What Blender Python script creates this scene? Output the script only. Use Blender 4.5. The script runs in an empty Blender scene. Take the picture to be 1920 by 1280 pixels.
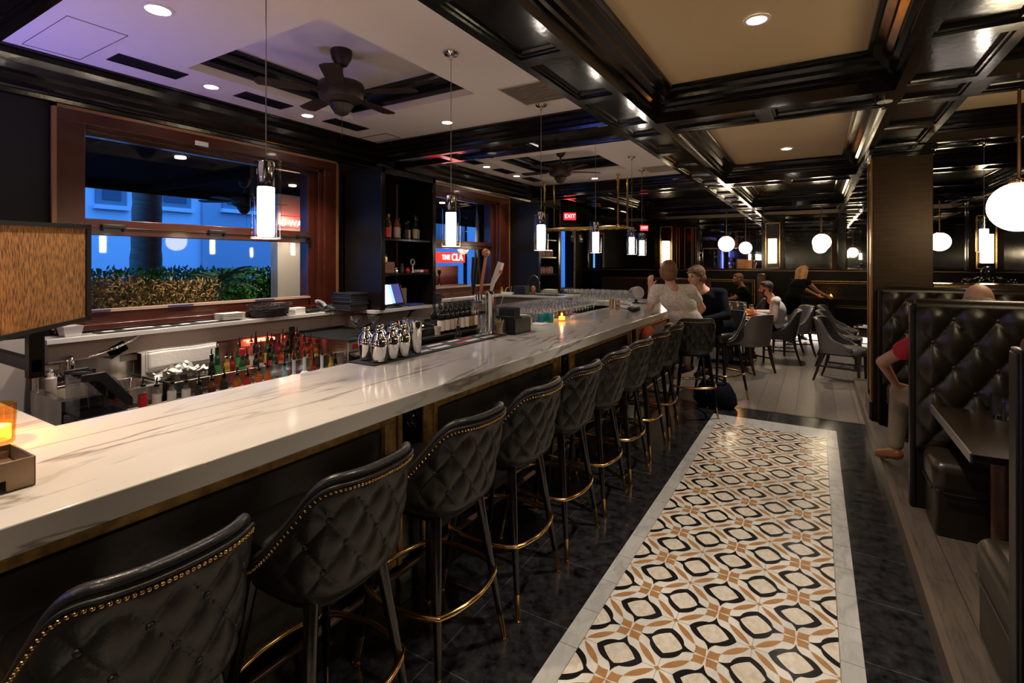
import bpy, bmesh, math, random
from mathutils import Vector, Matrix, Euler
random.seed(7)
PI = math.pi
SC = bpy.context.scene
C = SC.collection
H = 1.63

# ---------------------------------------------------------------- camera, world, exposure
cam_d = bpy.data.cameras.new('camera')
cam_d.lens = 36 * 948 / 1920
cam_d.sensor_width = 36
cam_d.shift_y = -148 / 1920
cam_d.clip_start = 0.05
cam = bpy.data.objects.new('camera', cam_d)
C.objects.link(cam)
cam.location = (0, 0, H)
cam.rotation_euler = (PI / 2, 0, math.radians(31))
SC.camera = cam
w = bpy.data.worlds.new('world')
SC.world = w
w.use_nodes = True
w.node_tree.nodes['Background'].inputs[0].default_value = (0.055, 0.25, 0.80, 1)
w.node_tree.nodes['Background'].inputs[1].default_value = 0.9
SC.view_settings.view_transform = 'Standard'
SC.view_settings.look = 'None'
SC.view_settings.gamma = 1
SC.view_settings.exposure = 2.1
SC.cycles.max_bounces = 10
SC.cycles.transparent_max_bounces = 24
SC.cycles.transmission_bounces = 8
SC.cycles.glossy_bounces = 5
SC.cycles.diffuse_bounces = 4
SC.cycles.sample_clamp_indirect = 6
SC.cycles.caustics_reflective = False
SC.cycles.caustics_refractive = False
WARM = (1.0, 0.74, 0.46)
NEUT = (1.0, 0.86, 0.72)

# ---------------------------------------------------------------- materials
MT = {}


def mat(name, col, rough=0.5, metal=0.0, emis=None, es=0.0, spec=None, coat=0.0, bump=0.0, bscale=40, vary=0.0, vscale=8,
        trans=0.0, rvary=0.0, stretch=None, alpha=1.0):
    if name in MT:
        return MT[name]
    m = bpy.data.materials.new(name)
    m.use_nodes = True
    nt = m.node_tree
    b = nt.nodes['Principled BSDF']
    b.inputs['Base Color'].default_value = (*col, 1)
    b.inputs['Roughness'].default_value = rough
    b.inputs['Metallic'].default_value = metal
    if coat:
        b.inputs['Coat Weight'].default_value = coat
        b.inputs['Coat Roughness'].default_value = 0.06
    if spec is not None:
        b.inputs['Specular IOR Level'].default_value = spec
    if trans:
        b.inputs['Transmission Weight'].default_value = trans
    if emis:
        b.inputs['Emission Color'].default_value = (*emis, 1)
        b.inputs['Emission Strength'].default_value = es
    if alpha < 1:
        b.inputs['Alpha'].default_value = alpha
    if bump or vary or rvary:
        tc = nt.nodes.new('ShaderNodeTexCoord')
        mp = nt.nodes.new('ShaderNodeMapping')
        nt.links.new(tc.outputs['Object'], mp.inputs[0])
        if stretch:
            mp.inputs['Scale'].default_value = stretch
    if bump:
        n = nt.nodes.new('ShaderNodeTexNoise')
        n.inputs['Scale'].default_value = bscale
        n.inputs['Detail'].default_value = 4
        nt.links.new(mp.outputs[0], n.inputs['Vector'])
        bp = nt.nodes.new('ShaderNodeBump')
        bp.inputs['Strength'].default_value = bump
        bp.inputs['Distance'].default_value = 0.01
        nt.links.new(n.outputs['Fac'], bp.inputs['Height'])
        nt.links.new(bp.outputs[0], b.inputs['Normal'])
    if vary or rvary:
        n = nt.nodes.new('ShaderNodeTexNoise')
        n.inputs['Scale'].default_value = vscale
        n.inputs['Detail'].default_value = 6
        nt.links.new(mp.outputs[0], n.inputs['Vector'])
        if vary:
            r = nt.nodes.new('ShaderNodeValToRGB')
            r.color_ramp.elements[0].position = 0.3
            r.color_ramp.elements[1].position = 0.7
            r.color_ramp.elements[0].color = (*[max(0, c * (1 - vary)) for c in col], 1)
            r.color_ramp.elements[1].color = (*[min(1, c * (1 + vary)) for c in col], 1)
            nt.links.new(n.outputs['Fac'], r.inputs[0])
            nt.links.new(r.outputs[0], b.inputs['Base Color'])
        if rvary:
            mr = nt.nodes.new('ShaderNodeMapRange')
            mr.inputs['To Min'].default_value = max(0.02, rough - rvary)
            mr.inputs['To Max'].default_value = rough + rvary
            nt.links.new(n.outputs['Fac'], mr.inputs['Value'])
            nt.links.new(mr.outputs[0], b.inputs['Roughness'])
    MT[name] = m
    return m


def glass_thin(name, tint=(1, 1, 1), refl=1.0, ior=1.5):
    m = bpy.data.materials.new(name)
    m.use_nodes = True
    nt = m.node_tree
    nt.nodes.remove(nt.nodes['Principled BSDF'])
    out = nt.nodes['Material Output']
    t = nt.nodes.new('ShaderNodeBsdfTransparent')
    t.inputs[0].default_value = (*tint, 1)
    g = nt.nodes.new('ShaderNodeBsdfGlossy')
    g.inputs[0].default_value = (refl, refl, refl, 1)
    g.inputs[1].default_value = 0.025 if ior > 1.6 else 0.02
    f = nt.nodes.new('ShaderNodeFresnel')
    f.inputs[0].default_value = ior
    mx = nt.nodes.new('ShaderNodeMixShader')
    ad = nt.nodes.new('ShaderNodeMath'); ad.operation = 'ADD'; ad.use_clamp = True; ad.inputs[1].default_value = 0.11 if ior > 1.6 else (0.05 if ior == 1.5 and name == 'thin_glass' else 0.0)
    ge = nt.nodes.new('ShaderNodeNewGeometry')
    iv = nt.nodes.new('ShaderNodeMath'); iv.operation = 'SUBTRACT'; iv.inputs[0].default_value = 1
    nt.links.new(ge.outputs['Backfacing'], iv.inputs[1])
    mu = nt.nodes.new('ShaderNodeMath'); mu.operation = 'MULTIPLY'
    nt.links.new(f.outputs[0], mu.inputs[0]); nt.links.new(iv.outputs[0], mu.inputs[1])
    nt.links.new(mu.outputs[0], ad.inputs[0])
    nt.links.new(ad.outputs[0], mx.inputs[0])
    nt.links.new(t.outputs[0], mx.inputs[1])
    nt.links.new(g.outputs[0], mx.inputs[2])
    nt.links.new(mx.outputs[0], out.inputs[0])
    MT[name] = m
    return m


LACQ = mat('black_lacquer', (0.006, 0.0045, 0.004), 0.14, bump=0.05, bscale=25, rvary=0.05, vscale=4, spec=0.6)
WOODBLK = mat('black_wood', (0.009, 0.007, 0.006), 0.38, spec=0.22, bump=0.06, bscale=60, stretch=(1, 1, 0.1), rvary=0.08)
LEATH = mat('black_leather', (0.010, 0.0082, 0.007), 0.40, bump=0.12, bscale=160, rvary=0.06, vscale=14)
LEATHS = mat('seat_leather', (0.018, 0.016, 0.016), 0.34, bump=0.16, bscale=70, rvary=0.06, vscale=9)
BOOTHL = mat('booth_leather', (0.016, 0.011, 0.006), 0.34, bump=0.08, bscale=120, rvary=0.05, vscale=9)
GREYL = mat('grey_leather', (0.085, 0.072, 0.068), 0.42, bump=0.06, bscale=120, vary=0.12)
BRASS = mat('brass', (0.72, 0.44, 0.17), 0.16, 1.0, rvary=0.06)
BRASSP = mat('polished_brass', (0.85, 0.58, 0.20), 0.14, 1.0)
GOLD = mat('antique_gold', (0.46, 0.27, 0.085), 0.42, 0.35, vary=0.55, vscale=18, bump=0.1, bscale=35)
COPPER = mat('copper_trim', (0.42, 0.20, 0.09), 0.30, 0.8)
CHROME = mat('chrome', (0.78, 0.76, 0.74), 0.08, 1.0)
STEEL = mat('stainless', (0.58, 0.53, 0.49), 0.24, 1.0, rvary=0.10, vscale=4, vary=0.2, stretch=(5, 5, 0.4))
MAHOG = mat('mahogany', (0.062, 0.0125, 0.006), 0.26, vary=0.25, vscale=5, stretch=(9, 1, 1), coat=0.3)
WHITEC = mat('plaster_white', (0.84, 0.76, 0.73), 0.7)
TANC = mat('plaster_tan', (0.60, 0.44, 0.255), 0.65)
BEIGE = mat('beige_paint', (0.40, 0.31, 0.28), 0.55, vary=0.05, vscale=3)
BEADB = mat('beadboard', (0.52, 0.47, 0.45), 0.6, bump=0.1, bscale=15, stretch=(1, 14, 1))
BLACKP = mat('black_plastic', (0.012, 0.012, 0.013), 0.35)
RUBBER = mat('black_rubber', (0.015, 0.015, 0.016), 0.6, bump=0.5, bscale=220)
WHITE = mat('white_china', (0.78, 0.75, 0.70), 0.25)
LINEN = mat('white_linen', (0.80, 0.77, 0.72), 0.8, bump=0.15, bscale=50)
MIRROR = mat('dark_mirror', (0.80, 0.78, 0.76), 0.02, 1.0)
SKIN = mat('skin', (0.52, 0.26, 0.17), 0.55, vary=0.08)
GLASS = glass_thin('thin_glass', (0.98, 0.99, 1.0), 1.0, 1.5)
GLASSB = glass_thin('cut_glass', (0.97, 0.975, 0.98), 1.0, 1.62)
CLEAR = mat('clear_glass', (1, 1, 1), 0.0, trans=1.0)
PANE = glass_thin('window_pane', (0.93, 0.95, 0.96), 0.9, 1.5)
DOWN = mat('downlight_glow', (1, 1, 1), 0.4, emis=(1, 0.90, 0.78), es=14)
GLOBE = mat('globe_glow', (1, 1, 1), 0.4, emis=(1, 0.80, 0.50), es=3.6)
TUBE = mat('tube_glow', (1, 1, 1), 0.4, emis=(1, 0.86, 0.72), es=7.5)
SCON = mat('sconce_glow', (1, 1, 1), 0.4, emis=(1, 0.76, 0.44), es=4)
FLAME = mat('candle_glow', (1, 0.6, 0.2), 0.4, emis=(1, 0.45, 0.12), es=16)
AMBER = glass_thin('amber_glass', (1.0, 0.74, 0.36), 0.8)


def nt_of(name, base=None):
    m = bpy.data.materials.new(name)
    m.use_nodes = True
    MT[name] = m
    nt = m.node_tree
    return m, nt, nt.nodes['Principled BSDF']


def marble(name, base, vein, scale=1.0, rough=0.12, rot=0.5, stretch=0.35, warm=None, k=26.0, amount=0.9):
    m, nt, b = nt_of(name)
    L = nt.links.new
    tc = nt.nodes.new('ShaderNodeTexCoord')
    mp = nt.nodes.new('ShaderNodeMapping')
    mp.inputs['Rotation'].default_value = (0, 0, rot)
    mp.inputs['Scale'].default_value = (scale, scale * stretch, scale)
    L(tc.outputs['Object'], mp.inputs[0])
    prev = None
    for i, (sc, kk, am) in enumerate(((1.3, k, amount), (2.6, k * 0.7, amount * 0.35))):
        n = nt.nodes.new('ShaderNodeTexNoise')
        n.inputs['Scale'].default_value = sc
        n.inputs['Detail'].default_value = 7
        n.inputs['Roughness'].default_value = 0.52
        n.inputs['Distortion'].default_value = 0.5
        L(mp.outputs[0], n.inputs['Vector'])
        s = nt.nodes.new('ShaderNodeMath'); s.operation = 'SUBTRACT'; s.inputs[1].default_value = 0.5 + 0.03 * i
        L(n.outputs['Fac'], s.inputs[0])
        a = nt.nodes.new('ShaderNodeMath'); a.operation = 'ABSOLUTE'
        L(s.outputs[0], a.inputs[0])
        mu = nt.nodes.new('ShaderNodeMath'); mu.operation = 'MULTIPLY'; mu.inputs[1].default_value = kk
        L(a.outputs[0], mu.inputs[0])
        iv = nt.nodes.new('ShaderNodeMath'); iv.operation = 'SUBTRACT'; iv.inputs[0].default_value = 1; iv.use_clamp = True
        L(mu.outputs[0], iv.inputs[1])
        n2 = nt.nodes.new('ShaderNodeTexNoise')
        n2.inputs['Scale'].default_value = sc * 0.7
        n2.inputs['Detail'].default_value = 1
        L(tc.outputs['Object'], n2.inputs['Vector'])
        mr = nt.nodes.new('ShaderNodeMapRange')
        mr.inputs['From Min'].default_value = 0.37
        mr.inputs['From Max'].default_value = 0.53
        mr.inputs['To Max'].default_value = am
        L(n2.outputs['Fac'], mr.inputs['Value'])
        q = nt.nodes.new('ShaderNodeMath'); q.operation = 'MULTIPLY'
        L(iv.outputs[0], q.inputs[0]); L(mr.outputs[0], q.inputs[1])
        if prev is None:
            prev = q
        else:
            mxn = nt.nodes.new('ShaderNodeMath'); mxn.operation = 'MAXIMUM'
            L(prev.outputs[0], mxn.inputs[0]); L(q.outputs[0], mxn.inputs[1])
            prev = mxn
    cn = nt.nodes.new('ShaderNodeTexNoise')
    cn.inputs['Scale'].default_value = 1.6 if warm is None else 7
    cn.inputs['Detail'].default_value = 3
    L(mp.outputs[0], cn.inputs['Vector'])
    cm = nt.nodes.new('ShaderNodeMix'); cm.data_type = 'RGBA'
    cm.inputs['A'].default_value = (*base, 1)
    cm.inputs['B'].default_value = (*(warm or [c * 0.86 for c in base]), 1)
    mr2 = nt.nodes.new('ShaderNodeMapRange')
    mr2.inputs['From Min'].default_value = 0.4
    mr2.inputs['From Max'].default_value = 0.62
    L(cn.outputs['Fac'], mr2.inputs['Value'])
    L(mr2.outputs[0], cm.inputs['Factor'])
    mx = nt.nodes.new('ShaderNodeMix'); mx.data_type = 'RGBA'
    L(prev.outputs[0], mx.inputs['Factor'])
    L(cm.outputs['Result'], mx.inputs['A'])
    mx.inputs['B'].default_value = (*vein, 1)
    L(mx.outputs['Result'], b.inputs['Base Color'])
    b.inputs['Roughness'].default_value = rough
    return m


MARB = marble('marble_slab', (0.70, 0.665, 0.63), (0.25, 0.21, 0.18), 1.25, 0.10, rot=-0.35, stretch=0.20, k=115, amount=0.9)
MBORD = marble('marble_border', (0.55, 0.54, 0.52), (0.30, 0.30, 0.30), 6.0, 0.22, rot=0.6, stretch=0.4, k=14, amount=0.6)
MWHITE = marble('mosaic_white', (0.82, 0.79, 0.72), (0.45, 0.43, 0.41), 5.0, 0.22, rot=0.9, stretch=0.5, k=18, amount=0.4)
MCORE = marble('mosaic_cream', (0.78, 0.73, 0.64), (0.42, 0.36, 0.28), 6.0, 0.20, rot=0.2, stretch=0.7, warm=(0.68, 0.59, 0.46), k=16, amount=0.35)
MBLK = mat('mosaic_black', (0.012, 0.011, 0.012), 0.2)
MTAN = mat('mosaic_tan', (0.42, 0.22, 0.085), 0.25, vary=0.12, vscale=20)
GROUT = mat('mosaic_joint', (0.12, 0.09, 0.07), 0.6)


def brick(name, c1, c2, mortar, w_, h_, msize, rough, rot=0.0, offset=0.0, nscale=9, namt=0.5, loc=(0, 0, 0), rr=0.05, stretch=(1, 1, 1), bump=0.0):
    m, nt, b = nt_of(name)
    L = nt.links.new
    tc = nt.nodes.new('ShaderNodeTexCoord')
    mp = nt.nodes.new('ShaderNodeMapping')
    mp.inputs['Rotation'].default_value = (0, 0, rot)
    mp.inputs['Location'].default_value = loc
    L(tc.outputs['Object'], mp.inputs[0])
    br = nt.nodes.new('ShaderNodeTexBrick')
    br.offset = offset
    br.inputs['Scale'].default_value = 1
    br.inputs['Brick Width'].default_value = w_
    br.inputs['Row Height'].default_value = h_
    br.inputs['Mortar Size'].default_value = msize
    br.inputs['Mortar Smooth'].default_value = 0.1
    br.inputs['Bias'].default_value = 0
    br.inputs['Color1'].default_value = (*c1, 1)
    br.inputs['Color2'].default_value = (*c2, 1)
    br.inputs['Mortar'].default_value = (*mortar, 1)
    L(mp.outputs[0], br.inputs['Vector'])
    mp2 = nt.nodes.new('ShaderNodeMapping')
    mp2.inputs['Scale'].default_value = stretch
    L(mp.outputs[0], mp2.inputs[0])
    n = nt.nodes.new('ShaderNodeTexNoise')
    n.inputs['Scale'].default_value = nscale
    n.inputs['Detail'].default_value = 9
    n.inputs['Roughness'].default_value = 0.7
    L(mp2.outputs[0], n.inputs['Vector'])
    mr = nt.nodes.new('ShaderNodeMapRange')
    mr.inputs['From Min'].default_value = 0.35
    mr.inputs['From Max'].default_value = 0.75
    mr.inputs['To Min'].default_value = 1 - namt
    mr.inputs['To Max'].default_value = 1 + namt * 2
    L(n.outputs['Fac'], mr.inputs['Value'])
    vm = nt.nodes.new('ShaderNodeVectorMath'); vm.operation = 'SCALE'
    L(br.outputs['Color'], vm.inputs[0]); L(mr.outputs[0], vm.inputs['Scale'])
    L(vm.outputs[0], b.inputs['Base Color'])
    mr3 = nt.nodes.new('ShaderNodeMapRange')
    mr3.inputs['To Min'].default_value = rough - rr
    mr3.inputs['To Max'].default_value = rough + rr
    L(n.outputs['Fac'], mr3.inputs['Value'])
    L(mr3.outputs[0], b.inputs['Roughness'])
    bp = nt.nodes.new('ShaderNodeBump')
    bp.inputs['Strength'].default_value = 0.25
    bp.inputs['Distance'].default_value = 0.002
    bp.invert = True
    L(br.outputs['Fac'], bp.inputs['Height'])
    L(bp.outputs[0], b.inputs['Normal'])
    return m


TILE = brick('black_tile', (0.014, 0.014, 0.016), (0.017, 0.017, 0.019), (0.055, 0.053, 0.05), 0.46, 0.46, 0.0022, 0.18, nscale=15, namt=0.85, loc=(-0.03, -0.216, 0), rr=0.12)
PLANK = brick('grey_planks', (0.155, 0.125, 0.103), (0.115, 0.094, 0.079), (0.04, 0.03, 0.025), 1.9, 0.19, 0.0025, 0.36, rot=PI / 2, offset=0.37, nscale=5, namt=0.28, stretch=(1.2, 14, 1), rr=0.06)
PLATW = brick('platform_wood', (0.095, 0.072, 0.054), (0.078, 0.06, 0.046), (0.03, 0.02, 0.02), 2.4, 0.19, 0.002, 0.4, rot=PI / 2, offset=0.3, nscale=5, namt=0.3, stretch=(1.2, 14, 1), rr=0.05)
TABLEW = mat('table_wood', (0.016, 0.009, 0.005), 0.24, vary=0.5, vscale=9, stretch=(2, 14, 2), bump=0.1, bscale=20)


# ---------------------------------------------------------------- mesh helper
class MB:
    def __init__(s):
        s.v = []; s.f = []; s.m = []; s.cm = 0

    def add(s, vs, fs):
        o = len(s.v)
        s.v += [tuple(p) for p in vs]
        for f in fs:
            s.f.append(tuple(i + o for i in f)); s.m.append(s.cm)
        return s

    def mt(s, i):
        s.cm = i; return s

    def box(s, x0, x1, y0, y1, z0, z1):
        return s.add([(x0, y0, z0), (x1, y0, z0), (x1, y1, z0), (x0, y1, z0), (x0, y0, z1), (x1, y0, z1), (x1, y1, z1), (x0, y1, z1)],
                     [(3, 2, 1, 0), (4, 5, 6, 7), (0, 1, 5, 4), (1, 2, 6, 5), (2, 3, 7, 6), (3, 0, 4, 7)])

    def rings(s, rings, cap0=True, cap1=True, closed=True):
        n = len(rings[0]); vs = [p for r in rings for p in r]; fs = []
        for k in range(len(rings) - 1):
            for i in range(n if closed else n - 1):
                j = (i + 1) % n
                fs.append((k * n + i, k * n + j, (k + 1) * n + j, (k + 1) * n + i))
        if cap0: fs.append(tuple(range(n - 1, -1, -1)))
        if cap1: fs.append(tuple((len(rings) - 1) * n + i for i in range(n)))
        return s.add(vs, fs)

    def cyl(s, p0, p1, r0, r1=None, n=16, caps=True):
        r1 = r0 if r1 is None else r1
        p0 = Vector(p0); p1 = Vector(p1); d = (p1 - p0).normalized()
        a = d.orthogonal().normalized(); b = d.cross(a)
        return s.rings([[p + (a * math.cos(2 * PI * i / n) + b * math.sin(2 * PI * i / n)) * r for i in range(n)] for p, r in ((p0, r0), (p1, r1))], caps, caps)

    def tube(s, pts, r, n=8, closed=False, rads=None, ez=1.0):
        P_ = [Vector(p) for p in pts]; N = len(P_); rings = []; up = None
        for i in range(N):
            if closed: t = P_[(i + 1) % N] - P_[i - 1]
            else: t = P_[min(i + 1, N - 1)] - P_[max(i - 1, 0)]
            t.normalize()
            if up is None: up = t.orthogonal().normalized()
            up = (up - t * up.dot(t)).normalized(); b = t.cross(up)
            rr = rads[i] if rads else r
            rings.append([P_[i] + (up * math.cos(2 * PI * k / n) + b * math.sin(2 * PI * k / n)) * rr for k in range(n)])
        if closed: rings.append(rings[0])
        return s.rings(rings, not closed, not closed)

    def lathe(s, prof, c=(0, 0, 0), n=24, cap0=True, cap1=True):
        return s.rings([[(c[0] + r * math.cos(2 * PI * i / n), c[1] + r * math.sin(2 * PI * i / n), c[2] + z) for i in range(n)] for r, z in prof], cap0, cap1)

    def sph(s, c, r, nu=16, nv=10, R=None):
        if not isinstance(r, (tuple, list)): r = (r, r, r)
        rings = []
        for j in range(1, nv):
            a = PI * j / nv
            ring = []
            for i in range(nu):
                p = Vector((r[0] * math.sin(a) * math.cos(2 * PI * i / nu), r[1] * math.sin(a) * math.sin(2 * PI * i / nu), -r[2] * math.cos(a)))
                if R: p = R @ p
                ring.append(Vector(c) + p)
            rings.append(ring)
        return s.rings(rings)

    def caps(s, p0, p1, r0, r1, n=14):
        p0 = Vector(p0); p1 = Vector(p1); d = (p1 - p0)
        if d.length < 1e-5: d = Vector((0, 0, 1e-4))
        d.normalize(); a = d.orthogonal().normalized(); b = d.cross(a); rings = []
        for k in range(1, 5):
            t = PI / 2 * k / 4
            rings.append((p0 - d * r0 * math.cos(t), r0 * math.sin(t)))
        for k in range(0, 4):
            t = PI / 2 * k / 4
            rings.append((p1 + d * r1 * math.sin(t), r1 * math.cos(t)))
        return s.rings([[p + (a * math.cos(2 * PI * i / n) + b * math.sin(2 * PI * i / n)) * r for i in range(n)] for p, r in rings])

    def prism(s, poly, z0, z1, ax='z'):
        def q(u, v, h):
            return (u, v, h) if ax == 'z' else (u, h, v) if ax == 'y' else (h, u, v)
        return s.rings([[q(u, v, z0) for u, v in poly], [q(u, v, z1) for u, v in poly]])

    def grid(s, fn, nu, nv, flip=False):
        vs = [fn(i / nu, j / nv) for j in range(nv + 1) for i in range(nu + 1)]
        fs = []
        for j in range(nv):
            for i in range(nu):
                q = (j * (nu + 1) + i, j * (nu + 1) + i + 1, (j + 1) * (nu + 1) + i + 1, (j + 1) * (nu + 1) + i)
                fs.append(q[::-1] if flip else q)
        return s.add(vs, fs)

    def xf(s, M, start=0):
        for i in range(start, len(s.v)):
            s.v[i] = tuple(M @ Vector(s.v[i]))
        return s

    def build(s, name, mats, parent=None, world=False, bevel=0, sharp=38, kind=None, seg=2, recalc=True):
        me = bpy.data.meshes.new(name)
        vs = s.v
        if world and parent is not None:
            o = Vector((0, 0, 0)); p = parent
            while p is not None:
                o += p.location; p = p.parent
            vs = [tuple(Vector(v) - o) for v in vs]
        me.from_pydata(vs, [], s.f)
        if not isinstance(mats, (list, tuple)): mats = [mats]
        for m in mats: me.materials.append(m)
        me.polygons.foreach_set('material_index', s.m)
        if recalc:
            bm = bmesh.new(); bm.from_mesh(me)
            bmesh.ops.recalc_face_normals(bm, faces=bm.faces)
            bm.to_mesh(me); bm.free()
        me.polygons.foreach_set('use_smooth', [True] * len(me.polygons))
        try: me.set_sharp_from_angle(angle=math.radians(sharp))
        except Exception: pass
        ob = bpy.data.objects.new(name, me)
        C.objects.link(ob)
        if parent is not None: ob.parent = parent
        if bevel:
            md = ob.modifiers.new('bevel', 'BEVEL'); md.width = bevel; md.segments = seg; md.limit_method = 'ANGLE'
        if kind: ob['kind'] = kind
        return ob


def tag(o, label, cat, group=None, kind=None):
    o['label'] = label; o['category'] = cat
    if group: o['group'] = group
    if kind: o['kind'] = kind
    return o


def thing(name, loc, label, cat, group=None, rz=0.0):
    o = bpy.data.objects.new(name, None)
    o.empty_display_size = 0.1
    C.objects.link(o); o.location = loc; o.rotation_euler = (0, 0, rz)
    return tag(o, label, cat, group)


def copy_tree(o, parent=None):
    c = o.copy()
    C.objects.link(c)
    if parent is not None: c.parent = parent
    for ch in [x for x in o.children]:
        copy_tree(ch, c)
    return c


def dup(o, loc, rz=None, label=None, group=None):
    c = copy_tree(o)
    c.location = loc
    if rz is not None: c.rotation_euler = (0, 0, rz)
    if label: c['label'] = label
    if group: c['group'] = group
    return c


def struct(mb, name, mats, **k):
    return mb.build(name, mats, kind='structure', **k)


def light(kind, name, loc, power, col, parent=None, size=0.1, spot=None, blend=0.5, aim=None):
    d = bpy.data.lights.new(name, kind)
    d.energy = power; d.color = col
    if kind == 'AREA': d.size = size
    else: d.shadow_soft_size = size
    if kind == 'SPOT': d.spot_size = math.radians(spot or 90); d.spot_blend = blend
    o = bpy.data.objects.new(name, d)
    C.objects.link(o); o.location = loc
    if aim is not None:
        o.rotation_euler = Vector(aim).to_track_quat('-Z', 'Y').to_euler()
    if parent is not None: o.parent = parent
    return o


def text(s_, loc, size, m, rot, parent=None, name='lettering', ext=0.002, align='CENTER'):
    cu = bpy.data.curves.new(name, 'FONT')
    cu.body = s_; cu.size = size; cu.extrude = ext; cu.align_x = align; cu.align_y = 'CENTER'
    cu.materials.append(m)
    tmp = bpy.data.objects.new('tmp', cu)
    me = bpy.data.meshes.new_from_object(tmp)
    bpy.data.objects.remove(tmp)
    o = bpy.data.objects.new(name, me)
    C.objects.link(o); o.location = loc; o.rotation_euler = rot
    if parent is not None: o.parent = parent
    return o
ORD = ['first', 'second', 'third', 'fourth', 'fifth', 'sixth', 'seventh', 'eighth', 'ninth', 'tenth']
#@@SHELL
# ================================================================ THE ROOM
ZB, ZC, ZW = 2.72, 2.95, 2.90
YB = [(-3.13, -2.72), (0.43, 0.84), (3.99, 4.40), (7.55, 7.96), (11.10, 11.50)]

# floor
struct(MB().box(-5.75, 4.4, -3.7, 6.19, -0.12, 0.0), 'floor', TILE)
struct(MB().box(-5.75, 4.4, 6.19, 13.6, -0.12, 0.0), 'floor', PLANK)
struct(MB().box(-5.75, 4.4, 6.17, 6.20, -0.05, 0.003), 'trim_1', mat('floor_strip', (0.10, 0.08, 0.06), 0.3, 0.5))

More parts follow.
